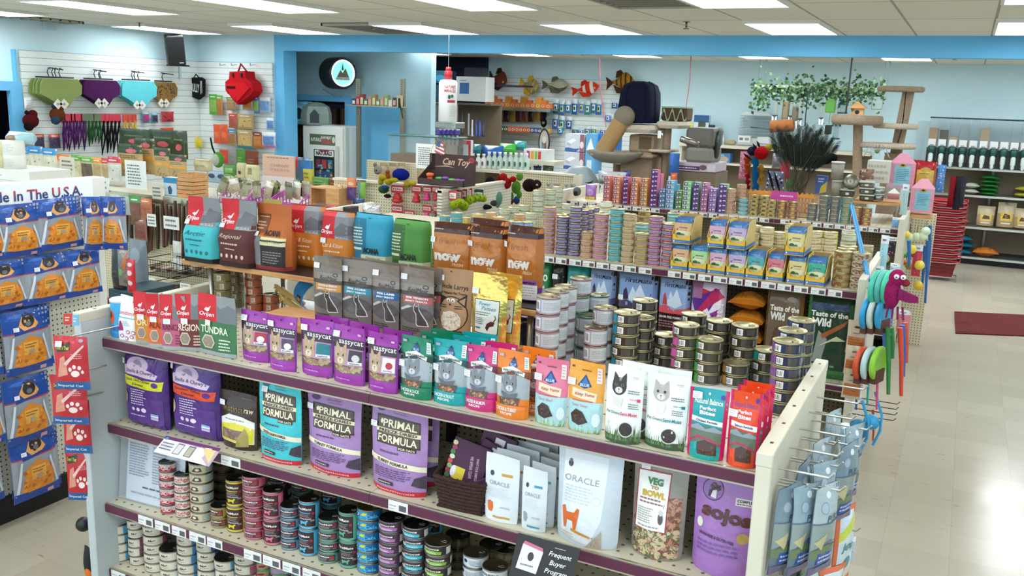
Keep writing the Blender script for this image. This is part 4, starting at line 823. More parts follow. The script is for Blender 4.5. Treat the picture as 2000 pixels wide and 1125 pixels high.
def aca(dark, c):
    return [('r',0,.25,.42,.98,dark),('l',.05,.5,.38,.8,6,'#d8e4c8'),('r',.04,.42,.3,.46,'#dfe0c0'),('t','ACANA',.55,.42,.44,.1,'#1c2420',.05),('r',.28,.26,1,.35,'#d3d9b4'),('t','Grasslands',.6,.305,.4,.045,'#5a7040',0,.3),('r',.0,0,1,.2,'#8a8d86'),('c',.5,.95,.03,.015,'#203020')]
bag('dog_food_bag','sky blue bag with black arched lettering on the riser',(684,421,757,540),ZR,'slab','#2f9ab8',aca('#1f7290',0),d=.08,group=GU,st=(.13,.25),mat=PAP)
bag('dog_food_bag','leaf green bag with black arched lettering on the riser',(758,433,830,552),ZR,'slab','#4c8a3a',aca('#37652e',0),d=.08,group=GU,st=(.13,.22),mat=PAP)
def now(extra=()):
    return [('r',0,.86,1,1,'#3c1f1a'),('l',.08,.9,.34,.93,1,'#d8b8a8'),('c',.5,.7,.4,.14,'#be7836'),('t','fresh',.45,.74,.46,.09,'#a5622c',0,.2),('t','now',.46,.5,.62,.12,'#e9e4dc',.06),('t','FRESH',.7,.4,.26,.045,'#e6c79a',.02,.2),('l',.3,.45,.7,.55,3,'#b36c30')]+list(extra)
bag('cat_food_bag','amber brown bag, leftmost of three with big white lettering',(836,440,918,566),ZR,'slab','#b86f30',now(),d=.08,group=GU,st=(.1,.75))
bag('cat_food_bag','amber brown bag, middle one of three with big white lettering',(907,448,982,576),ZR,'slab','#b86f30',now(),d=.08,group=GU,st=(.12,.76))
bag('cat_food_bag','amber brown bag with purple senior label, rightmost of three',(979,447,1049,589),ZR,'slab','#b06a2c',now([('r',0,0,1,.2,'#6a3a86'),('r',.36,.04,.94,.24,'#e3e4e8'),('r',.36,.24,.94,.31,'#8a5aa8'),('t','senior',.72,.275,.4,.04,'#2a1c3a',.03),('l',.42,.08,.9,.22,4,'#a9adb4'),('c',.46,.12,.05,.025,'#3a4a5a')]),d=.08,group=GU,st=(.07,.76))
bag('cat_food_bag','rear amber bag with dark top behind the middle amber bag',(880,438,960,566),ZR,'slab','#b86f30',now(),d=.06,group=GU,st=None,dy=.11)
# jerky pouches on the low board
def jerky(c, w1, cat_):
    return [('r',0,.76,1,1,'#7f7264'),('r',0,.66,1,.76,'#8d8478'),('r',0,.6,1,.66,'#4a4238'),('t','RealMeat',.55,.685,.6,.06,'#2f2a26',0,.3),('c',.78,.74,.09,.03,'#2b2724'),('c',.78,.74,.06,.018,'#8d8478'),('r',.12,.49,.98,.6,c),('t',w1,.54,.572,.64,.03,'#eef2f2',.04),('t','JERKY TREATS',.52,.522,.64,.03,'#eef2f2',.04),('c',.5,.33,.5,.12,'#5c5a58'),
            ('p',[(.46,.45),(.5,.5),(.52,.46),(.58,.46),(.62,.5),(.64,.42),(.72,.36),(.86,.26),(.92,.18),(.6,.17),(.56,.2),(.54,.34),(.46,.4)],'#d8d6d2'),('p',[(.48,.45),(.505,.48),(.52,.45),(.58,.45),(.61,.48),(.62,.41),(.7,.35),(.84,.25),(.88,.19),(.62,.185),(.58,.21),(.56,.35),(.48,.4)],'#4a4744'),('l',.12,.06,.7,.15,3,'#2f2c2a'),('p',[(.06,.4),(.3,.46),(.44,.45),(.3,.42),(.08,.37)],'#c9c6c0')]
for i,(px,c,w1,l) in EN((((607,505,664,631),'#d0944a','CHICKEN & VENISON','grey-brown jerky pouch with an orange band, leftmost of the row'),((661,511,722,639),'#3f8fa0','90% PORK','grey-brown jerky pouch with a teal band'),((721,519,775,650),'#2a6496','95% LAMB','grey-brown jerky pouch with a blue band'),((774,527,842,659),'#b5605a','95% VENISON','grey-brown jerky pouch with a pinkish red band'))):
    o=bag('treat_pouch',l,px,ZB,'pouch','#77736e',jerky(c,w1,0),d=.036,group='grey-brown jerky pouches',st=(.14,.86))
    again(o,.006,.045,'jerky pouch standing behind the one with the %s band' % ('orange','teal','blue','pinkish red')[i])
bag('treat_pouch','brown paper treat pouch with a drawn cat face and treat window',(845,529,913,664),ZB,'pouch','#a8825c',[('t','Uncle Larrys',.5,.74,.82,.09,'#2a1c14',.01),('t','& Natural Pet Treats',.5,.66,.74,.035,'#3a281c',.02),('c',.5,.37,.44,.25,'#2a1c14',22),('c',.5,.37,.41,.235,'#b08a62',22),('p',[(.62,.56),(.9,.66),(.88,.46)],'#2a1c14'),('p',[(.68,.56),(.86,.61),(.84,.5)],'#b08a62'),('p',[(.12,.46),(.1,.62),(.3,.6)],'#2a1c14'),('c',.38,.56,.06,.03,'#e8e0d4'),('c',.52,.56,.06,.03,'#e8e0d4'),('c',.38,.55,.02,.012,'#111111'),('c',.52,.55,.02,.012,'#111111'),('c',.44,.5,.03,.014,'#2a1c14'),('l',.14,.44,.34,.5,2,'#2a1c14'),('l',.58,.44,.8,.5,2,'#2a1c14'),('c',.48,.27,.3,.14,'#d8cdb8'),('k',.24,.16,.72,.38,50,'#e4dccb','#b9a88c'),('p',[(.16,.12),(.8,.14),(.86,.08),(.2,.04)],'#2a1c14'),('c',.4,.96,.02,.01,'#2a1c14')],d=.055,st=(.12,.86),group='paper and foil pouches right of the jerky',mat=PAP)
gi=[('r',.1,.2,.82,.66,'#16161c'),('r',.12,.21,.8,.65,'#d6dad0'),('t','Power',.4,.6,.34,.05,'#4a8aa8',.01,.3),('t','Patties',.52,.54,.42,.05,'#4a8aa8',.01,.3),('l',.16,.44,.6,.5,2,'#6a7468'),('l',.16,.32,.4,.42,4,'#6a7468'),('p',[(.46,.28),(.5,.34),(.62,.38),(.72,.37),(.7,.32),(.58,.3),(.52,.24)],'#5a2a20'),('p',[(.7,.37),(.76,.42),(.72,.46),(.7,.46),(.73,.42),(.68,.38)],'#5a2a20'),('l',.16,.25,.36,.3,1,'#3a5a4a')]
o=bag('treat_pouch','shiny gold foil pouch with a black-framed label',(913,540,983,681),ZB,'pouch','#f0d070',gi,d=.045,mat='foil',st=(.12,.76),group='paper and foil pouches right of the jerky')
again(o,.03,.05,'second gold foil pouch behind the labelled one')
# clear tub of chicken feet lying on the deck
P = PZ(600, 612, ZT); P.z = ZT
tt=empty('treat_jar','open clear plastic jar with blue label lying among the cans under the riser','jar',P+V3((0,.03,0)))
M = MT((.0, 0, .085)) @ MR(-.35, 4, 'Z') @ MR(-1.25, 4, 'Y')
MB().lathe([(.062,-.05),(.068,-.04),(.068,.06),(.062,.085),(.064,.09),(.064,.1)],24,'#dfe6ea','clear',M,caps=False).build('clear_wall',tt)
m=MB();m.lathe([(.0695,-.045),(.0695,.03)],24,'#2f8fcf',GLO,M,caps=False,a0=3.4,a1=5.9)
m.lathe([(.0705,-.03),(.0705,.0)],10,'#4a2040',GLO,M,caps=False,a0=4.2,a1=4.8);m.lathe([(.071,-.025),(.071,-.006)],6,'#d8a23a',GLO,M,caps=False,a0=4.4,a1=4.65);m.build('label',tt)
for i,(px,py,l) in EN(((548,566,'upper'),(556,585,'lower'))):
    Q=PY(px,py,P.y-.02);R=PY(594-i*4,596+i*12,P.y+.02);m=MB()
    d_=(R-Q);m.tube([Q+d_*t for t in (0,.3,.6,1)],.012,8,'#d8b96a',PLS,rs=[.017,.013,.012,.014])
    for k in range(4):
        a=V3((-.034-.004*(k % 2),.002*k,.022-.014*k));e=Q+a*1.0
        m.tube([Q,Q+a*.5+V3((0,-.004,.006)),e+V3((.002,0,-.004))],.006,6,'#dfc277',PLS,rs=[.009,.0065,.004])
    m.build('dried_chicken_foot',org=R,label='yellow dried chicken foot poking out of the clear jar, %s one' % l,cat='dog treat',group='dried chicken feet in the clear jar')
KIND['olive5']=(.072,.0355,'#6d6a50','#8a8568','#6e6746',[('r',0,0,1,1,'#716a48')]+bars(.3,'#cfcab4'));KIND['coral5']=(.072,.0355,'#6d6a50','#9a7a60','#a85a40',[('r',0,0,1,1,'#a9583c')]+bars(.3,'#d8cdbc'))
KIND['dkblue5']=(.072,.0355,'#4a4c50','#4a4a58','#2a2f48',[('r',0,0,1,1,'#262b44')]+bars(.3,'#c0c6d4'))
GC = 'cans stacked under the black-topped riser'
for key,x,y,n,adj,desc in (('olive5',437,616,5,'olive can','front stack by the riser leg'),('olive5',461,603,5,'olive can','second stack, behind the first by the leg'),('coral5',497,610,5,'coral can','stack right of the olive cans'),('coral5',529,609,2,'coral can','low stack beside the chicken feet')):
    stack(key, ZT, desc, GC, n, bot=(x, y), adj=adj, face=1.0)
for i,(x,y) in EN(((-1.47,2.84),(-1.38,2.88),(-1.39,2.98),(-1.50,2.97))):stack('dkblue5',ZT,'%s stack under the riser right end' % ('front','right-hand','right rear','left rear')[i],GC,4,at=(x,y,ZT),adj='dark blue can',face=1)
# perspex notice holder and signs on the front of the gondola
P1, P2 = PY(196, 857, 2.33), PY(196, 972, 2.33)
nh=empty('notice_holder','clear plastic notice holder with a printed list on the third shelf','notice holder',(-2.72,2.36,Z3))
w_,h_=.27,.285;M=MT((-2.835,2.30,Z3)) @ MR(.05,4,'Z') @ MR(-.12,4,'X')
m=MB().box((0,0,.002),(w_+.06,.002,h_+.012),'#e6ecf0','clear',M);m.box((0,.002,.002),(w_+.06,.09,.004),'#e6ecf0','clear',MT((-2.835,2.30,Z3)) @ MR(.05,4,'Z'));m.bw('clear_stand',nh)
m=MB().box((.035,.0028,.006),(w_+.055,.0036,h_),'#d8dde6',PAP,M)
S=lambda u,v:(M @ V3((.035+(w_+.02)*u,-.0002,.006+(h_-.006)*v)),NY)
art(m,S,[('l',.3,.9,.8,.93,1,'#8a909c'),('l',.2,.86,.9,.885,1,'#9aa0ac'),('l',.05,.36,.4,.84,13,'#8f96a6'),('l',.46,.3,.7,.84,14,'#8f96a6'),('l',.85,.36,.93,.84,13,'#a0a6b4'),('l',.3,.2,.95,.25,1,'#5a606c'),('l',.1,.1,.9,.15,1,'#9aa0ac')],PAP,1,1)
m.bw('printed_list', nh)
def flatsign(name,label,cat,quad,items,bg,asp,t=.0015,mat=PAP,group=None,parent=None):
    'quad: bottom-left, bottom-right, top-right, top-left in world space'
    a,b,c,d=[Vector(q) for q in quad];n=(b-a).cross(d-a).normalized();n=n if n.y < 0 or n.x > 0 else -n;org=(a+b)/2
    m = MB(); B = [q - n * t for q in (a, b, c, d)]
    m.add([a,b,c,d]+B,[(0,1,2,3),(7,6,5,4),(0,4,5,1),(1,5,6,2),(2,6,7,3),(3,7,4,0)],bg,mat)
    S=lambda u,v:((a*(1-u)+b*u)*(1-v)+(d*(1-u)+c*u)*v,n)
    art(m,S,items,mat,1,1,asp=asp);return m.build(name,org=org,label=label,cat=cat,group=group)
a,b=PY(300,882,2.20),PY(408,911,2.20);d,c=PY(325,851,2.262),PY(432,876,2.262)
flatsign('shelf_sign','white and purple card sign clipped to the second shelf edge','sign',(a,b,c,d),[('r',0,.82,1,1,'#6a2a6a'),('p',[(.55,.82),(1,.82),(1,0),(.96,0)],'#c9a8c0'),('p',[(.7,.82),(.95,.82),(.97,.1)],'#e8cf8a'),('c',.05,.86,.03,.08,'#4a9ad0'),('r',.3,.15,.42,.75,'#4a4a4a'),('r',.31,.18,.41,.7,'#d8d8d8'),('r',.5,.15,.62,.75,'#4a4a4a'),('r',.51,.18,.61,.7,'#b9b0a0'),('l',.04,.2,.26,.7,3,'#7a7a84'),('l',.35,.78,.8,.86,1,'#8a6a8a')],'#e9e4ea',3.0)
a,b=PY(993,1128,2.14),PY(1112,1160,2.14);d,c=PY(1012,1040,2.2),PY(1134,1072,2.2)
flatsign('buyer_sign','black buyer program sign clipped under the second shelf','sign',(a,b,c,d),[('t','Frequent',.73,.72,.36,.14,'#e8e8ea',.01,.25),('t','Buyer',.72,.53,.26,.14,'#e8e8ea',.01,.25),('t','Program',.72,.34,.36,.14,'#e8e8ea',.01,.25),('l',.62,.86,.8,.9,1,'#b9b9bb'),('p',[(.08,.25),(.42,.22),(.46,.72),(.12,.8)],'#dcdfe2'),('p',[(.12,.8),(.46,.72),(.44,.8),(.14,.87)],'#c06a8a'),('c',.28,.56,.05,.1,'#3a3a3e'),('l',.14,.32,.4,.4,1,'#7a7a84'),('r',.5,.02,.9,.16,'#d8d8da')],'#232427',1.4)
# -- second and third gondolas
def gondola(name,label,x0,x1,y0,y1,z,shelves,tags,group='shop gondolas',xm=()):
    g=empty(name,label,'shelving',((x0+x1)/2,(y0+y1)/2,0),0,group)
    for a, b in ((x0 - .04, x0), (x1 + .002, x1 + .04)):
        m=MB().box((a,y0-.2,0),(b,y1-.25,1.28),WH,'beige_metal',bev=.003)
        m.bw('end_panel', g)
    ym = (y0 + y1) / 2
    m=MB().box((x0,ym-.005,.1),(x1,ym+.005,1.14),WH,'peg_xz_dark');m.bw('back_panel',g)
    MB().box((x0,y0+.08,0),(x1,y1-.05,.12),WH,'black_base').bw('base',g)
    edges = [x0] + list(xm) + [x1]
    for zz, yy in shelves:
        for a,b in zip(edges,edges[1:]):shelf(g,a+.0005,b-.0005,yy,ym-.01,zz,tags=tags.get(zz,()))
    MB().box((x0,ym-.005,1.15),(x1,y1-.005,1.176),WH,'deck_xy',bev=.002).bw('top_cover',g)
    return g
YB, YC = 4.97, 7.86
GBn=gondola('shop_gondola','second beige gondola, with low can stacks and yellow treat boxes on top',-4.07,-.41,YB,6.05,ZT,((1.175,YB),(.66,YB),(.3,YB)),{1.175:tagrow(-4.0,-.45,RT,.93)},xm=(-2.85,-1.63))
GCn=gondola('shop_gondola','third beige gondola, with small purple cartons and cans on top',-3.32,-.41,YC,8.95,ZT,((1.175,YC),(.8,YC),(.4,YC)),{1.175:tagrow(-3.28,-.45,RT,.95)},xm=(-2.35,-1.4))
wing=MB().box((-.37,8.90,0),(-.17,8.94,1.215),WH,'peg_xz',bev=.002).bw('wing_panel',GCn)
def tg(bg,mid,n=1,ink='#6a6f74',b2=None):return [('r',0,0,1,1,bg),('r',.05,.3,.9,.8,mid),('l',.2,.4,.75,.72,n,ink)]+([('r',.8,.05,1,.95,b2)] if b2 else [])
LID, RIM = '#c9bd8c', '#b9ae84'
for k,v in {'orF':(.075,.0285,tg('#b06a5a','#b5a6b8',1,'#7a5a7a','#cf6a44')),'puF':(.075,.0335,tg('#4a3a6a','#9a9cc0',1,'#4a3a6a','#5a3a78')),'tanF':(.075,.039,tg('#c98a68','#c3b39c',1,'#7a5a4a')),'pinkF':(.088,.039,tg('#c46a84','#b5a5ac',1,'#6a4a6a')),'tealF':(.088,.039,tg('#2f9aa0','#7fb8be',1,'#3a6a74')),
             'buffF':(.078,.036,tg('#c09a6a','#c3b6a0',1,'#7a6a5a')),'goldF':(.09,.036,tg('#b08a3c','#aaa79c',1,'#5a5a5a')),'magF':(.078,.036,tg('#a03a86','#a8a3b8',1,'#6a3a7a')),'crimF':(.09,.036,tg('#b5305c','#8aa8c6',1,'#2a3a5a')),
             'bronzeF':(.092,.0385,[('r',0,0,1,1,'#9a7c4c'),('p',[(.2,.1),(.3,.9),(.5,.8),(.55,.1)],'#7a5a34'),('l',.55,.2,.9,.8,3,'#cfbd94'),('k',.1,.1,.6,.9,8,'#b89a64','#8a6a3a')]),'floralF':(.092,.0385,[('r',0,0,1,1,'#b9b398'),('k',.1,.1,.9,.9,22,'#7a6a5a','#8a4a4a'),('c',.7,.5,.07,.25,'#a85a5a')]),
             'pale':(.088,.042,tg('#b9c4ae','#c5cdbb',1,'#8a9a84')),'paleW':(.086,.038,tg('#cfd3cb','#dcdfd8',1,'#a3aaa4')),'seaB':(.082,.038,tg('#2f8fa8','#5fa9b8',1,'#2a5a6a')),'yelB':(.082,.038,tg('#c9a63a','#c3b87a',1,'#3f7a9c')),'orgB':(.082,.038,tg('#c4864a','#c9a88a',1,'#5a7a9c')),'bluB':(.082,.038,tg('#4a74a8','#9aaccb',1,'#3a4a7a')),
             'buffR':(.09,.04,tg('#c0ab88','#cbbc9f',1,'#8a7a5a')),'cyanR':(.09,.042,tg('#3f9aa8','#7fb8b8',1,'#e0e4d8')),'creamR':(.088,.038,tg('#c6bc9a','#d0c8ac',1,'#9a5a4a','#c9bb3a')),'oliveR':(.088,.038,tg('#a39a74','#b5ad8a',1,'#6a6a4a')),
             'rosyC':(.085,.036,tg('#c08a7a','#cfa898',1,'#8a5a5a')),'skyC':(.085,.036,tg('#5aa9be','#9fcbd4',1,'#4a7a8a')),'manC':(.08,.036,[('r',0,0,1,1,'#b09a5c'),('p',[(.3,.2),(.4,.8),(.55,.7),(.6,.2)],'#6a5230'),('r',.8,0,1,1,'#4a7fa0')]),'slateC':(.08,.036,[('r',0,0,1,1,'#5a6a78'),('p',[(.25,.3),(.45,.8),(.7,.6),(.6,.2)],'#8a7258'),('r',.8,0,1,1,'#7f94b8')]),'aquaC':(.085,.036,[('r',0,0,1,1,'#4a8a8a'),('p',[(.25,.3),(.45,.8),(.7,.6),(.6,.2)],'#b08a5a'),('r',.82,0,1,1,'#8ac0bc')]),'umbC':(.08,.036,[('r',0,0,1,1,'#8a5a48'),('c',.5,.5,.14,.35,'#c9a04a'),('r',.84,0,1,1,'#c9a8a8')])}.items():
    KIND[k] = (v[0], v[1], LID, RIM, '#b0a890', v[2])
GBf,GBr='cans along the front of the second gondola','cans at the back of the second gondola'
for key,x,y,n,adj,desc in (('orF',1065,496,10,'orange and lilac can','leftmost stack, edge of second gondola'),('puF',1088,500,7,'narrow violet can','second stack from left, second gondola'),('puF',1112,503,9,'violet and lilac can','third stack from left, second gondola'),('tanF',1136,506,4,'salmon and beige can','low fourth stack, second gondola'),
    ('pinkF',1161,509,7,'rose and grey can','fifth stack, second gondola'),('tealF',1190,513,8,'teal and pale blue can','sixth stack, second gondola'),('buffF',1214,516,8,'buff and grey can','seventh stack, second gondola'),('goldF',1240,520,5,'gold-edged grey can','low eighth stack, second gondola'),
    ('magF',1267,522,8,'magenta and grey can','ninth stack, second gondola'),('crimF',1294,526,7,'crimson and blue can','left of the yellow treat boxes'),('bronzeF',1637,564,5,'bronze gold can','right of the yellow treat boxes'),('floralF',1672,568,5,'speckled flowery can','right end of the second gondola')):
    P=PZ(x,y,ZT);stack(key,ZT,desc,GBf,n,at=(P.x,YB+.06+KIND[key][0]/2,ZT),adj=adj,face=.8,fine=False,spread=.1)
for i in range(3):stack('puF',ZT,'violet column %s behind the violet front stack' % ('one','two','three')[i],GBr,8,at=(PZ(1112,503,ZT).x-.01,5.2+.09*i,ZT),adj='violet can',face=.8,fine=False)
for i in range(2):stack('orF',ZT,'orange column %s behind the orange front stack' % ('one','two')[i],GBr,8,at=(PZ(1065,496,ZT).x+.02,5.2+.09*i,ZT),adj='orange and lilac can',face=.8,fine=False)
for i in range(2):stack('bronzeF',ZT,'gold column %s behind the bronze stack' % ('one','two')[i],GBr,5,at=(PZ(1637,564,ZT).x,5.19+.1*i,ZT),adj='bronze gold can',face=.8,fine=False)
rear=[('pale',1052,372,5,'leftmost pale green tower'),('pale',1076,370,5,'right pale green tower'),('pale',1090,365,5,'hindmost pale green tower'),('pale',985,408,2,'pair left of the towers'),('pale',1004,405,2,'middle pair left of the towers'),('pale',1024,401,2,'pair touching the towers'),('pale',1037,416,2,'before the leftmost tower'),('pale',1108,398,3,'right of the towers'),
    ('seaB',869,421,2,'leftmost pair, above the amber bags'),('seaB',892,415,3,'second pile from the left'),('yelB',909,425,2,'third pile from the left'),('yelB',933,418,3,'fourth pile from the left'),('orgB',960,415,3,'fifth pile from the left'),('orgB',974,424,3,'sixth pile from the left'),('orgB',1015,418,3,'in front of the pale pairs'),('bluB',996,432,2,'low pile above the amber bags'),('bluB',1012,433,2,'low pile beside the last one'),('bluB',1030,433,2,'left of the orange front stack'),
    ('paleW',1156,402,5,'white group, rear left'),('paleW',1184,394,6,'white group, tallest'),('paleW',1168,413,5,'white group, front left'),('paleW',1181,408,5,'white group, front right'),('buffR',1207,428,4,'behind the teal stack'),('buffR',1220,424,4,'behind the buff stack'),('buffR',1233,420,4,'rear of the buff row'),('bronzeF',1259,412,4,'gold pair in the rear row'),('cyanR',1286,425,4,'cyan group left'),('cyanR',1316,416,4,'cyan group rear right'),('cyanR',1254,436,4,'above the gold-edged stack'),('cyanR',1298,434,4,'above the crimson stack'),
    ('creamR',1411,425,5,'rear, above the lilac box'),('creamR',1454,431,5,'rear, right of the lilac box'),('creamR',1475,440,5,'behind the teal box'),('creamR',1499,444,5,'right of the upper pair of boxes'),('oliveR',1470,455,4,'between the boxes, left'),('creamR',1522,453,4,'left of the single upper box'),('creamR',1547,437,5,'rear, above the single box'),('creamR',1571,448,5,'just right of the single box rear'),('creamR',1595,451,5,'middle of the right rear group'),('creamR',1623,453,5,'right rear group'),('creamR',1586,463,4,'right of the single upper box'),('creamR',1606,463,4,'front of the right group'),('pale',1660,457,4,'broad pile by the blue stick'),('paleW',1658,449,4,'broad pile behind the blue stick'),('oliveR',1692,479,3,'right end behind the flowery stack')]
ADJ={'pale':'pale green can','seaB':'sea blue can','yelB':'yellow and blue can','orgB':'orange and blue can','bluB':'light blue can','paleW':'white can','buffR':'buff can','bronzeF':'gold can','cyanR':'cyan can','creamR':'cream can with yellow','oliveR':'olive can'}
for key,x,y,n,desc in rear:stack(key,ZT,desc+', second gondola',GBr,n,top=(x,y),adj=ADJ[key],face=.8,fine=False)
o=can('cyanR',PZ(1236,468,1.30),'round mint can lying on its side above the gold-edged stack',GBr,.4,fine=False,rot=MR(-.5,4,'Z') @ MR(HP-.2,4,'X'))
# yellow display boxes with pouches
def dbox(name, label, px, Z, c, Y=None, word='Tender Bites'):
    x0,yt,x1,yb=px;P=PZ((x0+x1)/2,yb,ZT) if Y is None else PY((x0+x1)/2,yb,Y)
    Y_=Y or YB+.03;P.y=Y_;P.z=Z;w=(x1-x0)*mpp(P,EX)*.97;h=.15;dd=.24
    t=empty(name,label,'display box',(P.x,P.y+dd/2,Z),0,'yellow display boxes of treat pouches')
    m = MB(); X = w / 2; y0 = -dd / 2; y1 = dd / 2
    m.face([(-X,y0,0),(X,y0,0),(X,y1,0),(-X,y1,0)],'#b08a4a');e=.003
    fr=[(-X,0),(X,0),(X,h*.36),(X*.72,h*.36),(X*.55,h*.24),(-X*.55,h*.24),(-X*.72,h*.36),(-X,h*.36)]
    m.prism(fr,y0,y0+e,'#e2b72c');m.prism([(-X*.97,h*.03),(X*.97,h*.03),(X*.97,h*.15),(-X*.97,h*.15)],y0-.0008,y0,'#3f74b4')
    art(m,frame((-X,y0-.001,0),w,h),[('c',.12,.09,.04,.04,'#dfe8ee'),('l',.2,.06,.9,.12,1,'#8fb0d8')],PAP,1,1,asp=w/h)
    for sx in (-1,1):m.prism([(y0,0),(y1,0),(y1,h),(y0+dd*.3,h),(y0,h*.36)],sx*X,sx*(X-e),'#d9b444' if sx < 0 else '#cdb878',ax='x');m.prism([(y0+.01,h*.03),(y1,h*.03),(y1,h*.15),(y0+.01,h*.15)],sx*X,sx*(X+.0008),'#3f74b4',ax='x')
    m.box((-X,y1-e,0),(X,y1,h),'#b59a62');m.build('carton',t)
    it=[('r',0,.8,1,1,'#2468a6'),('l',.15,.86,.85,.93,1,'#7fb0d8'),('r',0,.3,1,.8,c),('p',[(0,.3),(1,.3),(1,.45),(.5,.5),(0,.42)],'#cfd0a8'),('c',.3,.34,.16,.08,'#2c5a34'),('c',.52,.32,.14,.06,'#47743c'),('l',.3,.56,.82,.68,1,'#5a6a74'),('l',.38,.48,.86,.54,1,'#b06a74'),('p',[(.12,.5),(.16,.56),(.24,.58),(.2,.5)],'#6a4a54'),('c',.86,.78,.05,.03,'#9ac06a'),('r',0,0,1,.3,'#c9b074')]
    k_ = ('db', c, round(w, 3))
    for r in range(3):
        mm,_S=bag_mesh(w*.9,h*.93,.03,'pouch',c,it,GLO,5+r,nx=8,ny=8) if r == 0 else (None,None)
        if r == 0:o=mm.build('pouch',t,loc=(0,y0+.022,.006));o.rotation_euler=(-.06,0,0)
        else:q=o.copy();COL.objects.link(q);q.parent=t;q.location=(0,y0+.022+.05*r,.006)
    return t
cols=['#d9a878','#a3cf8a','#cfa0b8','#b5a3c9','#3fa0a8','#cf6a78','#d6c67a','#2fa586']
cn=['peach','light green','pink','lilac','teal','coral red','pale yellow','sea green']
bx=[(1300,480,1336,531),(1335,482,1372,536),(1371,486,1408,541),(1406,489,1445,547),(1446,492,1483,550),(1485,497,1521,556),(1523,504,1561,564),(1562,507,1603,567)]
for c,n_,b in zip(cols,cn,bx):dbox('treat_display_box','yellow treat box with %s pouches, lower row on the second gondola' % n_,b,ZT,c)
H_ = .16
ztop = {0: None}
for c,n_,b in (('#d9a878','peach',(1310,430,1348,485)),('#cfa0b8','pink',(1378,440,1413,493)),('#b5a3c9','lilac',(1415,441,1455,498)),('#d6c67a','pale yellow',(1529,457,1569,511))):
        dbox('treat_display_box','yellow treat box with %s pouches, stacked on the lower row of boxes' % n_,b,ZT+.1515,c,YB+.035)
# big bags on the middle shelf of the second gondola
ZM=.661;GM='large food bags on the middle shelf of the second gondola'
def bigbag(label,x0,x1,col,items,top=1.115,d=.1,mat=GLO,st=None,back=None,Y=YB+.05):
    a,b=PY(x0,600,Y),PY(x1,600,Y);w=b.x-a.x;h=top-ZM;NB[0] += 1
    m,S=bag_mesh(w,h,d,'slab',col,items,mat,NB[0]);o=m.build('dog_food_bag',loc=((a.x+b.x)/2,Y+d/2,ZM),label=label,cat='bag',group=GM)
    if st: sticker(o, S, *st, w=.035, h=.03)
    return o
def firstm(sky, low, hl):
    return [('r',0,.55,1,1,sky),('p',[(0,.55),(0,.62),(.3,.66),(.5,.6),(1,.64),(1,.55)],low),('p',[(.3,.66),(.42,.84),(.5,.76),(.6,.88),(.8,.68),(.95,.72),(.6,.62)],'#c6d4e4'),('p',[(.18,.66),(.2,.78),(.26,.82),(.3,.76),(.34,.66)],hl),('t','FirstMate',.55,.92,.66,.06,'#1f2a44',.01),('t','GRAIN FREE FORMULA',.5,.5,.8,.03,'#d8d0d0',.03),('l',.1,.36,.9,.46,3,'#a07a7a'),('l',.1,.1,.9,.32,8,'#6a4a50')]
bigbag('green dry food bag glimpsed beside the amber bags',1046,1070,'#2f7a4a',[('t','GO',.5,.8,.7,.1,'#dfe8dc',.05),('p',[(.2,.6),(.6,.7),(.8,.55),(.3,.5)],'#d8e0d8')])
bigbag('black and cream food bag with a red bow left of the teal bag',1074,1098,'#1c1a1c',[('k',.5,.5,1,1,14,'#c9bf8a','#8a7f4a'),('c',.2,.55,.2,.05,'#b02a34')],st=(.3,.84))
bigbag('teal food bag with a white shape left of the blue bags',1101,1144,'#1c8a84',[('c',.5,.72,.3,.1,'#d8e0e0'),('c',.5,.72,.2,.07,'#2a8fa0'),('p',[(0,.4),(.3,.7),(.1,.8)],'#cfd8d4')])
bigbag('light blue food bag, narrow one left of the wide dark blue bag',1146,1196,'#2a1e2c',firstm('#8aa0c6','#5a5a8a','#3a3a5a'))
bigbag('wide light blue and maroon food bag in the middle of the shelf',1201,1278,'#2e1a22',firstm('#7f9ac9','#4a3a5a','#3a2f4a'),st=(.14,.68))
bigbag('light blue food bag with a red lower sky',1282,1344,'#2e1a1a',firstm('#8aa4cf','#c9505a','#b0404a')+[('r',0,.95,1,1,'#8a2a34')])
R_ = random.Random(4)
bigbag('white bag with purple and red splashes right of the blue bags',1346,1414,'#cfc3d8',[('p',[(R_.random(),R_.uniform(.3,1)) for _ in range(3)],c) for c in ('#5a2a8a','#a02a6a','#c9303c','#7a3fa8','#4a2a7a','#b53a8a','#e4dcea','#6a2f9c','#c02f50','#3f2a6a','#e8e0ee','#8a3fae','#5a2a8a','#b02a5a')]+[('r',.0,.8,.35,1,'#9a6a90'),('t','Pride and',.85,.6,.7,.08,'#efeaf4',.03,0,1.5)],d=.09)
for i in range(4):
    z=ZM+.105*i;a,b=PY(1420,600,YB+.03),PY(1492,600,YB+.03);m,S=bag_mesh(b.x-a.x,.3,.1,'pillow','#b5691c',[('r',0,.1,1,.5,'#c9822a'),('r',0,.75,1,.95,'#a9a39a'),('p',[(0,.5),(.5,.6),(1,.5),(1,.4),(.5,.48),(0,.4)],'#8a4a14')],GLO,30+i,nx=8,ny=8)
    m.build('dog_food_bag',loc=((a.x+b.x)/2,YB+.02,z+.052),rot=(-HP,0,0),label='orange food bag lying flat, %s in the pile of four' % ('bottom one','second from bottom','third from bottom','top one')[i],cat='bag',group='orange bags lying in a pile on the middle shelf')
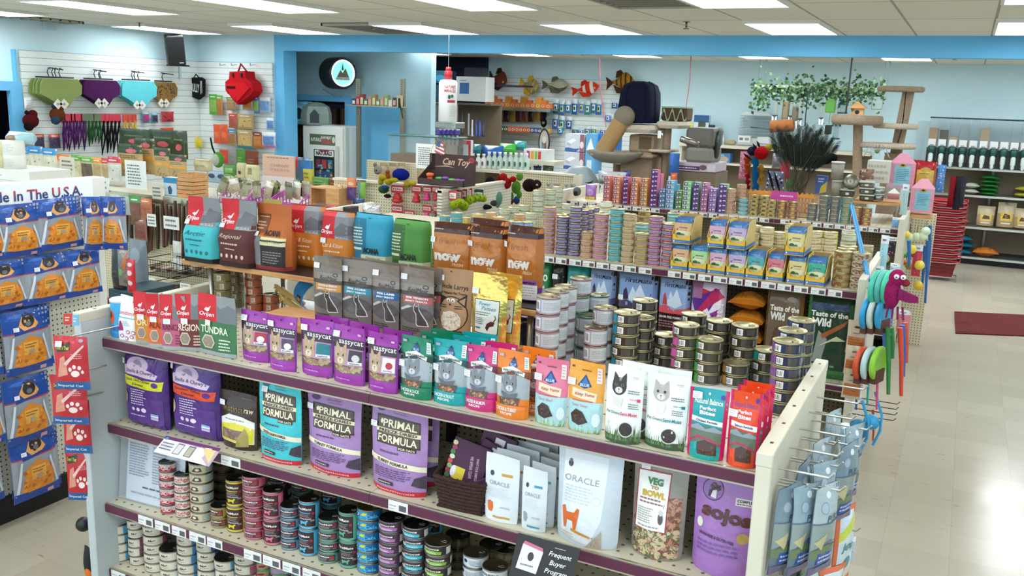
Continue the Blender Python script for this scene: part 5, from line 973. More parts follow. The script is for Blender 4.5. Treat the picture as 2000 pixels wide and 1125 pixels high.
bigbag('brown food bag with white serif lettering right of the orange pile',1495,1568,'#6a5a48',[('r',0,0,.06,1,'#a9743c'),('r',.94,0,1,1,'#a9743c'),('t','Taste of the',.52,.8,.78,.07,'#e8e4da',.03),('t','Wild',.35,.7,.4,.1,'#e8e4da',.04),('c',.7,.92,.14,.03,'#9a9088'),('p',[(.2,.3),(.3,.55),(.5,.6),(.6,.45),(.5,.25)],'#5a3f2a'),('p',[(.5,.45),(.75,.75),(.8,.72),(.58,.42)],'#cfc6b4'),('r',.06,.0,.94,.3,'#77736c')])
bigbag('green food bag with white serif lettering beside the end panel',1577,1668,'#23402c',[('r',0,0,.08,1,'#5a9a5c'),('r',.92,0,1,1,'#4a8a50'),('r',.08,.85,.92,.97,'#33486a'),('t','Taste of the',.5,.8,.8,.065,'#e8e8e0',.03),('t','Wild',.34,.7,.42,.1,'#e8e8e0',.04),('p',[(.2,.2),(.3,.6),(.5,.5),(.4,.2)],'#8f9a94'),('p',[(.35,.55),(.9,.75),(.85,.68),(.4,.5)],'#a85a34'),('p',[(.3,.4),(.7,.55),(.9,.5),(.6,.48)],'#c9cfa8'),('r',.0,.0,1,.12,'#3a7a44'),('l',.1,.14,.9,.2,1,'#7aa37a')])
# -- third gondola: cartons and cans
def carton(key, P, w, h, dd, items, top, side, label, n):
    t = ('carton', key)
    if t not in CP:
        m=MB().box((-w/2,-dd/2,0),(w/2,dd/2,h),side,PAP,bev=.001);m.c=[hexc(side)]*len(m.f)
        art(m,frame((-w/2,-dd/2,0),w,h),items,PAP,1,1,asp=w/h);art(m,lambda u,v:(V3((w/2,-dd/2+dd*u,h*v)),EX),[('p',[(.3,.2),(.45,.2),(.6,.5),(.45,.85),(.3,.8),(.42,.5)],top)],PAP,1,1)
        CP[t] = m.build('cat_food_carton'); r = CP[t]
    else: r = dup(CP[t])
    r.location=P;tag(r,label,'carton','small cartons on the third gondola');return r
def ct(bg,disc='#4a2a6a'):return [('r',0,0,1,1,bg),('r',.08,.2,.55,.85,disc),('c',.32,.55,.14,.24,'#d8c0d8'),('r',.6,.55,.95,.75,'#e8dfd0'),('l',.6,.2,.95,.45,2,'#6a4a5a')]
CTK={'rose':('#cf7a6a','#e08a84'),'salmon':('#d8906a','#e0a080'),'plum':('#5a2a78','#d07090'),'amber':('#cf9a4c','#e0b36a'),'blue':('#4a7a9c','#6ab0d8'),'azure':('#8ac0dc','#5aa0cf'),'green':('#5f8f4a','#8ac06a'),'mint':('#9ad0a0','#5aa874'),'violet':('#5a3a86','#8ac09a'),'mauve':('#a86a8f','#c88ab0'),'lilac':('#9a7ab8','#b89ad0')}
for i,(k,x,yt,yb,w,wide) in EN((('rose',1171,351,400,.06,0),('salmon',1189,350,402,.06,0),('plum',1205,352,404,.045,0),('salmon',1221,353,406,.06,0),('amber',1239,354,408,.06,0),('plum',1257,336,410,.06,0),('blue',1273,373,412,.055,0),('azure',1290,355,413,.07,0),('green',1309,376,414,.055,0),('mint',1326,358,415,.07,0),('violet',1345,364,416,.05,0),('mauve',1363,364,417,.055,0),('lilac',1381,370,418,.06,0),('violet',1402,362,419,.07,0))):
    P=PZ(x,yb,ZT);P.y=YC+.09;P.z=ZT;n=max(2,round((yb-yt)*mpp(P,EZ)/.042))
    for col_ in range(2):
        for j in range(n):
            if col_ and j > n - 2: continue
            carton((k,w),P+V3((0,.1*col_,.0423*j)),w,.042,.09,ct(CTK[k][0]),CTK[k][1],CTK[k][1],'%s food carton, %s, %s, %s' % (k,ORD[n-1-j] if not col_ else ORD[max(0,n-2-j)],'front row' if not col_ else 'back row',('%s column from left' % OD[i])),n)
P = PZ(1388, 372, ZT + .26)
for i, (k, x) in EN((('mint', 1366), ('mint', 1377))):
    P = PZ(x, 416, ZT)
    carton((k,.07),V3((P.x,YC+.1,ZT+.0423*(5 if 0 else 6)))+V3((0,.1,0)),.07,.042,.09,ct(CTK[k][0]),CTK[k][1],CTK[k][1],'mint carton perched high behind the mauve column, %s' % ('left','right')[i],1) if 0 else None
GCf = 'cans along the front of the third gondola'
for i,(key,x,yt,yb,adj) in EN((('rosyC',1422,366,418,'pale rose can'),('rosyC',1438,362,419,'pale rose can'),('skyC',1446,387,421,'sky blue can'),('manC',1465,378,424,'tan and blue can'),('manC',1485,378,426,'tan and blue can'),('manC',1502,390,426,'tan can'),('umbC',1521,391,428,'umber can'),('umbC',1543,392,430,'umber can'),('slateC',1583,395,432,'slate blue can'),('slateC',1605,377,434,'slate blue can'),('slateC',1627,383,435,'dark slate can'),('aquaC',1650,383,436,'aqua and tan can'),('umbC',1672,400,437,'orange-brown can'),('umbC',1692,402,438,'brown and pink can'))):
    P=PZ(x,yb,ZT);d,h=KIND[key][:2];n=max(2,round((yb-yt)*mpp(P,EZ)*.92/h));P.y=YC+.05+d/2
    stack(key,ZT,'stack %s from the left, third gondola' % ('one','two','three','four','five','six','seven','eight','nine','ten','eleven','twelve','thirteen','fourteen')[i],GCf,n,at=(P.x,P.y+(.09 if i == 1 else 0),ZT),adj=adj,face=.8,fine=False,spread=.1)

REST.build('food_cans',org=(-2.2,6.5,ZT),label='remaining smaller can stacks on the second and third gondolas',cat='cans',kind='stuff')
# -- left rack with hanging blue bags
XR = -3.97
rk=empty('display_rack','pale display rack at the left edge with a Made In The U.S.A. header','display rack',(XR,2.5,0))
MB().box((XR-.05,1.2,.13),(XR-.02,3.22,1.50),WH,'peg_yz').bw('pegboard',rk)
MB().box((XR-.4,1.2,0),(XR+.0,3.18,.13),WH,'black_base').bw('base',rk)
MB().box((XR-.09,3.19,0),(XR-.015,3.24,1.64),WH,'white_metal',bev=.003).bw('upright',rk)
MB().box((XR-.06,1.2,1.50),(XR+.02,3.24,1.645),WH,'white_metal',bev=.003).bw('header_board',rk)
m=MB().box((XR+.02,1.9,1.53),(XR+.024,3.16,1.645),'#eceeee',PAP);k0=len(m.f)
S=lambda u,v:(V3((XR+.0242,1.9+1.26*u,1.53+.115*v)),EX)
art(m,S,[('t','Made In The U.S.A.',.735,.5,.43,.44,'#b5323c',.02)],PAP,1,1,asp=1.26/.115)
for i in range(k0, len(m.f)):
    z = sum(m.v[j][2] for j in m.f[i]) / len(m.f[i])
    m.c[i] = hexc('#b8404a') if z > 1.592 else hexc('#2c3f7c')
m.bw('header_sign', rk)
def yams():
    return [('r',0,.66,1,1,'#1f4a9a'),('r',0,0,1,.13,'#22479a'),('r',0,.64,1,.66,'#b8404a'),('p',[(.1,.9),(.3,.98),(.5,.92),(.4,.88)],'#2f66b8'),('r',.1,.13,.9,.64,'#8f959c'),('p',[(.3,.76),(.4,.9),(.62,.9),(.74,.76),(.62,.68),(.4,.68)],'#e2a05a'),('c',.52,.82,.14,.1,'#2c2c34'),('p',[(.4,.86),(.42,.94),(.5,.9)],'#2c2c34'),('p',[(.64,.86),(.62,.94),(.54,.9)],'#2c2c34'),('c',.52,.78,.06,.04,'#6a6a70'),('p',[(.2,.66),(.8,.72),(.8,.68),(.2,.62)],'#2a3f8c'),
            ('p',[(.14,.15),(.28,.5),(.5,.6),(.74,.52),(.88,.3),(.84,.13),(.3,.12)],'#d9862a'),('k',.2,.16,.84,.46,26,'#e2963a','#b8621c'),('r',.36,.3,.68,.5,'#e3a94c'),('l',.38,.4,.66,.48,2,'#8a4a1c'),('r',.46,.31,.58,.38,'#a9957a'),('p',[(.04,.14),(.16,.6),(.2,.6),(.1,.14)],'#d8dde2'),('p',[(.82,.6),(.96,.16),(.92,.14),(.78,.56)],'#c9d0d8'),('r',.7,.02,.84,.08,'#d8a0a0')]
GB_ = 'blue-topped bags of orange chews on the left rack'
rows=[('top row',[(-52,408,22,506),(5,400,92,502),(82,389,169,487)]),('second row',[(-30,512,64,606),(58,498,148,590),(136,488,208,577)]),('third row',[(-66,626,16,742),(18,607,112,728)]),('fourth row',[(-70,758,24,876),(20,738,114,862)]),('bottom row',[(-70,880,20,990),(32,848,128,970)])]
pn={3:('leftmost','middle','rightmost'),2:('left','right')}
for ri, (rn, L_) in EN(rows):
    for j, b in EN(L_):
        X=XR+.10-.0*j;P=PX((b[0]+b[2])/2,b[3],X)
        o=bag('chew_bag','blue and orange chew bag, %s of the %s on the left rack' % (pn[len(L_)][j],rn),b,0,'pillow','#9aa0a8',yams(),d=.045,group=GB_,yaw=HP,P=P,st=(.24,.72),lean=-.04)
        h = (b[3] - b[1]) * mpp(P, EZ)
        hook=MB();hook.tube([(XR-.02,P.y,P.z+h*.95),(X+.03,P.y,P.z+h*.95),(X+.04,P.y,P.z+h*.98)],.003,6,'#9a9a9a');hook.bw('wire_hook',rk)
        if ri in (0,2,4) and j == len(L_)-1:again(o,-.05,.035,'chew bag half hidden behind the %s one of the %s' % (pn[len(L_)][j],rn),rz=-.15)
for i, b in EN(((165, 386, 212, 490), (196, 386, 246, 488))):
    bag('chew_bag',('blue and orange chew bag turned sideways at the right end of the top row','outermost blue chew bag, swinging off the right corner of the rack')[i],b,0,'pillow','#9aa0a8',yams(),d=.05,group=GB_,yaw=.9-.5*i,P=PX((b[0]+b[2])/2,b[3],XR+.16+.12*i),st=(.3,.75))
# red packs by the left end panel
def redp():return [('r',0,0,1,.16,'#1c5a94'),('t','Imperial Cat',.45,.08,.74,.06,'#d8e4ee',.02),('c',.82,.94,.07,.04,'#9aa0a8'),('p',[(.08,.82),(.5,.9),(.52,.76),(.1,.7)],'#233a20'),('t',"Crunch 'n' Treat",.3,.8,.4,.07,'#e0c84a',.02,.2),('p',[(.1,.24),(.2,.6),(.36,.66),(.42,.3)],'#d08a74'),('p',[(.3,.5),(.9,.86),(.9,.82),(.36,.44)],'#e8c0b8'),('c',.64,.32,.12,.06,'#f0d8d0'),('c',.5,.4,.05,.04,'#f0d8d0'),('c',.62,.45,.05,.04,'#f0d8d0'),('c',.76,.43,.05,.04,'#f0d8d0'),('c',.84,.35,.04,.035,'#f0d8d0'),('l',.55,.6,.9,.7,3,'#e8a8a0')]
for i,(b,l) in EN((((106,660,174,763),'top'),((100,735,172,831),'second'),((123,783,178,888),'third'),((130,878,180,980),'lowest'))):
    Y = 2.02 + .05 * i; P = PY((b[0] + b[2]) / 2, b[3], Y)
    bag('treat_pouch','red treat pouch with a white paw print, %s of four beside the end panel' % l,b,0,'pillow','#b8242c',redp(),d=.03,group='red treat pouches hanging by the left end panel',yaw=.45,P=P,st=None if i else (.2,.86))
    h=(b[3]-b[1])*mpp(P,EZ);hk=MB();hk.tube([P+V3((-.03,.01,h*.96)),P+V3((-.01,.22-.04*i,h*.96))],.003,6,'#b5b5b0');hk.bw('wire_hook',GA)
for i,(x0,y0,x1,y1,c,l) in EN(((124,613,141,634,'#c8352c','small red price card clipped at the top of the left end panel'),(141,615,154,636,'#6ab0cf','small light blue card clipped at the top of the left end panel'))):
    a,b,c_,d=PY(x0,y1,2.13),PY(x1,y1,2.13),PY(x1,y0,2.13),PY(x0,y0,2.13)
    flatsign('price_card',l,'price card',(a,b,c_,d),[('l',.2,.3,.8,.8,2,'#f0e8d8')],c,.8)
# -- things hanging on the right ends of the gondolas
def wire(g, P, L_, up=.015, n=EX, r=.0028, col='#c4c4c0'):
    MB().tube([P,P+n*L_,P+n*(L_+.012)+EZ*up],r,6,col).bw('wire_hook',g)
XE = -.324
GE = 'grey-blue treat bags hanging on the nearest end panel'
def pure(top='#9fb6c4'):return [('r',0,.62,1,1,top),('c',.5,.9,.1,.035,'#e4ecf0'),('c',.3,.78,.14,.07,'#8a9aae'),('c',.3,.78,.11,.055,'#a9bac8'),('t','PURE',.6,.66,.5,.07,'#3f5a66',.02,.2),('p',[(0,.3),(.5,.42),(1,.36),(1,.6),(0,.6)],'#8f9c98'),('p',[(0,.3),(.5,.36),(1,.3),(1,.18),(0,.2)],'#6f7f5c'),('r',.2,.12,.95,.26,'#3a5aa0'),('l',.25,.14,.9,.24,2,'#c9d4e8'),('r',0,0,1,.1,'#6a5f84'),('p',[(.05,.4),(.4,.5),(.3,.3)],'#c3b98a')]
def green():return [('r',0,0,1,1,'#b8cfc0'),('p',[(0,.3),(.5,.9),(.9,.5),(.6,.1),(.2,.1)],'#5fa84a'),('p',[(.2,.3),(.6,.7),(.7,.4)],'#9fd06a'),('r',0,0,1,.12,'#3a6a74')]
def oran():return [('r',0,0,1,1,'#d8704a'),('p',[(.06,.04),(.94,.04),(.88,.94),(.12,.94)],'#cfdbe0'),('p',[(.1,.7),(.9,.9),(.9,.75),(.1,.58)],'#c9cf4a'),('t','Jump',.5,.5,.6,.14,'#2f8a94',.02,.3),('c',.5,.3,.2,.08,'#4a8a94'),('r',.3,.05,.8,.18,'#e8cfc0')]
HB=[  # y along the panel,x away from it,top z,height,width,kind,words
 (2.20,.03,1.20,.30,.11,0,'frontmost inner one, top row'),(2.22,.07,1.20,.31,.12,0,'frontmost middle one, top row'),(2.24,.115,1.20,.31,.12,0,'frontmost outer one, top row'),(2.38,.04,1.20,.30,.12,0,'second inner one, top row'),(2.40,.09,1.20,.30,.12,0,'second outer one, top row'),(2.56,.06,1.20,.32,.13,0,'third inner one, top row'),(2.58,.125,1.20,.33,.13,0,'third outer one, top row'),(2.74,.13,1.20,.33,.13,0,'fourth outer one, top row'),(2.83,.06,1.20,.22,.10,0,'rear corner one, top row'),
 (2.24,.05,.87,.30,.12,1,'front inner one, lower row'),(2.28,.10,.87,.28,.12,1,'front outer one, lower row'),(2.36,.14,.87,.30,.13,2,'front one, lower row'),(2.48,.08,.88,.30,.12,1,'rear one, lower row'),(2.64,.14,.92,.34,.14,2,'rear one, lower row'),(2.48,.03,.9,.28,.12,0,'inner one, lower row')]
for i, (y, dx, zt, h, w_b, kd, l) in EN(HB):
    nm_,c,it,g=((('grey-blue hanging treat bag, '),'#66798a',pure(('#7a909c','#93a8b2','#aab8bc')[i % 3]),GE),('green hanging treat bag, ','#9fc0a0',green(),'green hanging treat bags on the nearest end panel'),('orange-edged white hanging treat bag, ','#d8704a',oran(),'orange-edged hanging bags on the nearest end panel'))[kd]
    key = ('hang', kd, i % 3)
    if key not in CP:NB[0] += 1;m,S_=bag_mesh(.105,.235,.035,'pillow',c,it,GLO,NB[0]);CP[key]=m.build('hanging_treat_bag');r=CP[key]
    else: r = dup(CP[key])
    r.location=(XE+dx,y,zt-.235+(.06 if kd else 0));r.rotation_euler=(RND.uniform(-.03,.03),0,1.2+RND.uniform(-.15,.15));tag(r,nm_+l+', nearest end panel','bag',g)
    wire(GA, V3((XE, y + .01, zt - .012)), dx + .03)
for k in range(6):wire(GA,V3((XE,2.2+.16*k,1.235)),.12,r=.0032)
for i, (y, z) in EN(((3.0, 1.14), (2.95, .95), (3.0, .75))):
    bag('hanging_treat_bag','pastel sea-themed treat bag, %s one at the rear corner of the nearest end panel' % ('upper','middle','lower')[i],(0,0,20,50),0,'pillow',('#9fc6dc','#c99ac0','#b3d0d8')[i],[('k',.1,.1,.9,.9,18,'#d07aa0','#5a9ac0'),('r',0,.8,1,1,'#dfe8ee')],d=.03,P=V3((XE+.08+.03*i,y,z-.12)),yaw=.3,st=None)
# wooden chew packs in a column behind the end panel
for i,(x0,y0,x1,y1) in EN(((1649,627,1690,692),(1645,677,1686,733),(1641,722,1682,780))):
    P = PY((x0 + x1) / 2, y1, 4.66 - .02 * i)
    bag('chew_pack','beige pack with an orange wood window, %s of three hanging before the second end panel' % ('top','middle','bottom')[i],(x0,y0,x1,y1),0,'pillow','#c3b49c',[('r',.06,.1,.9,.52,'#b8703a'),('l',.1,.15,.86,.48,4,'#9a5a2c'),('p',[(.3,.8),(.4,.84),(.6,.84),(.7,.8),(.6,.77),(.4,.77)],'#5a4a3a'),('l',.3,.6,.7,.66,1,'#6a5a4a'),('r',.92,0,1,1,'#e4e4e8')],d=.03,P=P,st=None,group='beige chew packs by the second end panel')
# discs, launchers and plush on the second gondola
XB = -.37
def disc(px, py, zt, col, l):
    Q = PY(px, py, 4.62); x, y, zt = Q.x, Q.y, Q.z + .09
    m=MB().lathe([(.085,-.011),(.088,0),(.085,.011),(.06,.012),(.055,.006),(0,.006)],24,col,PLS,MR(HP,4,'X'),caps=False);m.lathe([(0,-.006),(.06,-.008),(.085,-.011)],24,col,PLS,MR(HP,4,'X'),caps=False)
    o=m.build('flying_disc',loc=(x,y,zt-.09),rot=(0,0,1.25),label=l,cat='dog toy',group='flying discs on the second end panel')
    c=MB().prism([(-.05,-.095),(.05,-.095),(.05,-.03),(-.05,-.03)],-.014,.014,'#5a3226');c.build('card',o);return o
for r,(zt,cols_) in EN(((1.14,(('#2f9ac9','blue'),('#c3d8cf','pale'),('#2fa0d0','bright blue'))),(.90,(('#c9502c','orange'),('#b9d4d8','ice blue'),('#8fc93a','lime'))))):
    for k,(c,n_) in EN(cols_):disc(((1697,1711,1727),(1684,1699,1716))[r][k],(612,710)[r],zt,c,'%s flying disc, %s row on the second end panel' % (n_,('upper','lower')[r]))
for k in range(3):disc(1714+12*k,562,1.27,('#3fc0a4','#5ab8b0','#4ad0a8')[k],'mint flying disc, %s one under the rail' % ('inner','middle','outer')[k])
def stick(P,Q,col,l,name='ball_launcher',ball=None,group='ball launchers on the second end panel',r=.011):
    m=MB();P,Q=Vector(P),Vector(Q);m.tube([P,P.lerp(Q,.5)+V3((.004,0,0)),Q],r,8,col,PLS,rs=[r*.8,r,r*1.25])
    o=m.build(name,org=Q,label=l,cat='dog toy',group=group)
    if ball:b=MB().ball(P+V3((0,0,-.03)),.036,ball,PLS,16);b.bw('ball',o)
for i,(px,y0,y1,c,n_) in EN(((1735,640,770,'#2f7a3a','green'),(1760,640,773,'#d0482c','red-orange'),(1764,635,735,'#2a5ab0','blue'),(1770,630,708,'#d2543c','coral'),(1728,620,720,'#2f6ac0','royal blue'),(1743,640,700,'#3a8a4a','short green'))):
    stick(PY(px,y1,4.6+.05*i),PY(px-2,y0,4.6+.05*i),c,'%s launcher stick hanging low from the second end panel' % n_)
for i,(px,py,c,n_,rr) in EN(((1676,838,'#1f6a8a','teal',.05),(1702,824,'#2f9acb','light blue',.04))):
    P=PY(px,py,4.62+.06*i);m=MB().ball(P,rr,c,PLS,18);o=m.build('ball_launcher',org=P,label='%s ball in a curved thrower hanging in the aisle gap' % n_,cat='dog toy',group='ball throwers in the aisle gap')
    A=P+V3((0,0,.16));B_=P+V3((.02,0,-.12));MB().tube([A,P+V3((.045,0,.04)),P+V3((.045,0,-.04)),B_],.007,8,('#2f9ad0','#3aa4d8')[i],PLS).bw('handle',o)
for i,(px,y0,y1,c,n_) in EN(((1712,690,800,'#d04a7a','pink'),(1694,700,790,'#2fb0a4','turquoise'),(1705,800,860,'#c9503a','red'),(1672,700,800,'#3a5a9a','navy'))):
    stick(PY(px,y1,4.62+.05*i),PY(px,y0,4.62+.05*i),c,'%s rope toy strand hanging in the aisle gap' % n_,name='rope_toy',group='rope toys in the aisle gap',r=.006)
# magenta bird plush
P=PY(1752,574,4.45);t=empty('plush_bird','magenta plush bird with round white eyes hanging on the second end panel','plush toy',P+V3((0,0,-.09)))
m=MB();m.ball(P+V3((-.02,0,.0)),(.036,.034,.075),'#c8307e',n=16);m.ball(P+V3((-.008,-.004,.075)),(.036,.034,.04),'#d8307a',n=16);m.ball(P+V3((.03,0,.055)),(.02,.014,.018),'#d0485c',n=10);m.bw('body',t)
m=MB().prism([(0,0),(.085,-.03),(.09,-.055),(.05,-.06),(.0,-.05)],-.012,.012,'#b83a80',PLU,M=MT(P+V3((.005,-.02,.03))));m.bw('wing',t)
for k in (-1,1):MB().ball(P+V3((.005+.014*k,-.034,.085)),.012,'#f0f0f0',PLS,10).ball(P+V3((.005+.014*k,-.045,.085)),.004,'#111111',PLS,8).bw('eye',t)
m = MB()
for k in range(4):m.tube([P+V3((-.03+.02*k,0,-.06)),P+V3((-.035+.025*k,0,-.12))],.005,6,'#c04a80',PLU)
m.bw('leg', t)
for k in range(5):wire(GBn,V3((XB,4.80+.1*k,1.235)),.12)
for k in range(5): wire(GBn, V3((XB, 4.80 + .1 * k, 1.0)), .13)
for k in range(4):wire(GBn,V3((XB,4.85+.1*k,.55)),.2,col='#4a4a4a')
# blue foam noodle and small toys between second and third end panels
a,b=PY(1664,403,5.5),PY(1697,548,4.9);m=MB();m.tube([a,a.lerp(b,.5),b],.012,10,'#2389c4',PLS);m.build('foam_stick',org=b,label='long bright blue stick leaning over the right end of the cans',cat='dog toy')
TOY=[('#e8d04a','yellow smiley'),('#c9402c','red round'),('#4aa04a','green round'),('#2f7ac0','blue round'),('#b08a2a','mustard ribbed'),('#d8b02a','gold waffle'),('#e26a4a','orange round')]
for i,(px,py,c,l,rr) in EN(((1781,487,0,'upper, by the red card',.038),(1771,458,0,'top of the hanging toys',.03),(1796,518,0,'middle right',.04),(1793,558,5,'lower right',.04),(1785,497,1,'just under the smiley one',.03),(1764,498,2,'left of the red one',.03),(1758,490,3,'upper left',.03),(1777,518,4,'centre',.04),(1763,512,6,'left edge',.03))):
    P=PY(px,py,8.1+.04*i);m=MB().ball(P,rr,TOY[c][0],PLS,14);m.build('toy_ball',org=P-V3((0,0,rr)),label='%s toy ball, %s, on the third end panel' % (TOY[c][1],l),cat='dog toy',group='toy balls hanging on the third end panel')
for i,(px,py) in EN(((1763,466),(1777,464),(1790,463),(1802,462),(1808,452),(1728,505))):
    P=PY(px,py,8.2 if i < 5 else 7.8);m=MB().ball(P,.038,'#cfe0c0',PLS,14).tube([P+EZ*.03,P+EZ*.09],.004,6,'#8a8a8a');m.build('glow_ball',org=P-V3((0,0,.038)),label='pale green glow ball, %s' % ('first of the upper row from the left','second of the upper row','third of the upper row','fourth of the upper row','highest one at the right','lone one beside the blister packs')[i],cat='dog toy',group='pale glow balls by the third end panel')
for i,(x0,y0,x1,y1,Y,c,l) in EN(((1722,463,1754,500,7.8,'#3a3038','dark blister pack with pink print'),(1778,478,1796,540,8.2,'#c0304a','red hanging toy card'),(1756,360,1770,420,7.9,'#a8c8c4','mint shiny bag standing beside the tins'),(1712,460,1728,540,5.6,'#9fd0dc','pale blue crinkled bag on the second end panel'),(1700,520,1722,570,5.3,'#2f6ab0','blue toy pack near the second end panel'),(1735,515,1756,545,5.7,'#c3c9d8','white and black feather pack'),(1740,425,1756,445,7.85,'#7ab0d8','light blue crumpled pack on the third end panel'),(1716,600,1742,640,5.6,'#8a6aa0','violet blister pack beside the discs'),(1748,606,1775,650,5.6,'#d07a80','pink clear pack under the plush bird'))):
    P=PY((x0+x1)/2,y1,Y);bag('toy_pack',l,(x0,y0,x1,y1),0,'pillow',c,[('r',0,.8,1,1,'#dfe4e8'),('k',.1,.1,.9,.7,12,'#d88aa8','#5a6a9a'),('l',.2,.84,.8,.94,1,'#5a5a6a')],d=.03,P=P,st=None,cat='toy pack')
for i,(px,y0,y1,Y) in EN(((1812,470,592,8.5),(1806,480,560,8.6),(1817,440,540,8.6),(1775,470,520,7.4))):
    a,b=PY(px,y0,Y),PY(px-(5 if i < 3 else 0),y1,Y);stick(b,a,'#2a62a8','long dark blue strap, %s, at the end of the third gondola' % ('longest','left','right','front')[i],name='leash',group='dark blue straps at the third gondola',r=.012)
# -- helpers for the background
def pack(label,px,Y,col,items,d=.035,name='treat_bag',cat='bag',group=None,style='pillow',mat=GLO,yaw=0,X=None,lean=0):
    P=PY((px[0]+px[2])/2,px[3],Y) if X is None else PX((px[0]+px[2])/2,px[3],X)
    return bag(name,label,px,0,style,col,items,d=d,P=P,st=None,cat=cat,group=group,mat=mat,yaw=yaw if X is None else HP,lean=lean)
def hc(top, body, bot=None):
    r=[('r',0,.78,1,1,top),('r',.1,.15,.9,.72,body),('l',.2,.82,.8,.93,1,'#eeeeea'),('k',.15,.18,.85,.6,10,body,'#8a6a4a')]
    return r + ([('r', 0, 0, 1, .14, bot)] if bot else [])
def boxat(name,label,cat,px,Y,dd,col,items=(),group=None,yaw=0,mat=PAP,top=None,zb=None):
    P=PY((px[0]+px[2])/2,px[3],Y);w=(px[2]-px[0])*mpp(P,V3((math.cos(yaw),math.sin(yaw),0)));h=(px[3]-px[1])*mpp(P,EZ)
    m=MB().box((-w/2,0,0),(w/2,dd,h),col,mat,bev=.003)
    if top:m.face([(-w/2+.004,.004,h+.001),(w/2-.004,.004,h+.001),(w/2-.004,dd-.004,h+.001),(-w/2+.004,dd-.004,h+.001)],top,mat)
    art(m,frame((-w/2,-.0005,0),w,h),items,mat,1,1,asp=w/h)
    return m.build(name,loc=P,rot=(0,0,yaw),label=label,cat=cat,group=group)
def rect3(a,b,z0,z1):return (V3((a.x,a.y,z0)),V3((b.x,b.y,z0)),V3((b.x,b.y,z1)),V3((a.x,a.y,z1)))
# -- treat counter in front of the left slatwall
YD = 6.1
dc=empty('treat_counter','tan pegboard treat counter below the left slatwall, covered in bags and baskets','counter',(-7,YD+.35,0),0)
MB().box((-9.0,YD,1.075),(-4.95,YD+.85,1.10),WH,'beige_metal',bev=.003).bw('worktop',dc)
MB().box((-9.0,YD+.03,0),(-4.95,YD+.06,1.075),WH,'peg_xz').bw('front_panel',dc)
MB().box((-4.98,YD,0),(-4.94,YD+.85,1.12),WH,'beige_metal',bev=.003).bw('end_panel',dc)
MB().box((-9.0,YD-.015,1.045),(-4.95,YD+.001,1.10),'#d6ceb4',MET).bw('front_rail',dc)
# things on the counter (front row), painted packs of treats
cd = [((152, 250, 0, 0),)]
FR=[((34,288,62,347),'#cfc9b0',hc('#5a9ac9','#d8d2bc','#b5893c'),'pale oval-windowed treat bag, leftmost on the counter'),((57,286,84,348),'#cfc9b0',hc('#4a90c4','#d8d2bc','#b5893c'),'pale oval-windowed treat bag, second from the left'),((84,290,112,349),'#cfc9b0',hc('#4a90c4','#d8d2bc','#b5893c'),'pale oval-windowed treat bag, third from the left'),
      ((112,303,140,352),'#c9bd98',hc('#e0702c','#d0c4a0'),'cream treat bag with orange top, right of the taped note'),((139,303,160,353),'#c9bd98',hc('#5a9a3c','#d0c4a0'),'cream treat bag with light green top'),((158,306,184,354),'#c3b78f',hc('#6aa03c','#6a5a44'),'cream treat bag with green top and dark window'),((182,308,200,355),'#c3b78f',hc('#e08a2c','#b09a70'),'cream treat bag with amber top'),((199,309,214,356),'#c3b78f',hc('#c8403c','#b09a70'),'narrow treat bag with a red top'),((210,306,236,362),'#bdbdb4',hc('#c9404c','#c8c9bd'),'silver treat bag with red top beside the large note')]
for b,c,it,l in FR:pack(l,b,YD+.25,c,it,group='treat bags along the back of the counter',style='slab')
KR=[((229,282,278,345),'front left'),((262,270,303,340),'rear middle'),((300,289,332,345),'middle'),((328,302,363,348),'right')]
for i,(b,l) in EN(KR):pack('kraft treat bag with dark green top and pink oval, %s one' % l,b,YD+.45+(.12 if i == 1 else 0),'#b09364',[('r',0,.72,1,1,'#33432c'),('c',.6,.8,.22,.07,'#c8606a'),('l',.15,.56,.85,.68,2,'#5a4a2c'),('r',.04,.4,1,.5,'#cf9430'),('k',.1,.05,.9,.36,12,'#8a6a4a','#a98a60')],group='kraft treat bags with dark green tops',style='slab')
for i,b in EN(((232,252,296,292),(290,254,348,300),(335,255,365,310))):pack('large dark green treat sack standing at the back, %s one' % ('left','middle','right')[i],b,YD+.78,'#34422c',[('l',.2,.6,.8,.75,1,'#6a7a54'),('c',.5,.4,.2,.12,'#c85a64')],group='large dark green treat sacks',style='slab')
def note(label,px,Y,n=6,bg='#e3e4de',name='paper_note',cat='sign',tiltx=0):
    a,b=PY(px[0],px[3],Y),PY(px[2],px[3],Y);h=(px[3]-px[1])*mpp(a,EZ);up=V3((tiltx,0,1)).normalized()*h;b.z=a.z
    return flatsign(name,label,cat,(a,b,b+up,a+up),[('l',.12,.12,.88,.88,n,'#6a6a6a')],bg,(b-a).length/h,group=None)
note('white note with four handwritten lines propped on the counter',(119,305,147,345),YD+.02,4,'#d8cfb8')
note('large white printed note with dark lines propped on the counter',(246,312,287,367),YD+.02,7)
note('small white note card leaning at the counter edge, left of the large note',(180,344,212,372),YD-.03,2,'#dfe0dc',tiltx=.2)
note('small folded price note leaning right of the large note',(298,359,318,388),YD-.02,3,'#cdcab8',tiltx=-.1)
boxat('treat_carton','blue and white treat carton beside the wooden crates','box',(321,347,346,385),YD+.03,.09,'#b9cad4',[('r',0,.72,1,1,'#2a80b0'),('p',[(.35,.15),(.3,.5),(.5,.6),(.65,.4),(.6,.15)],'#24507a'),('r',0,0,1,.1,'#5a8aa4')])
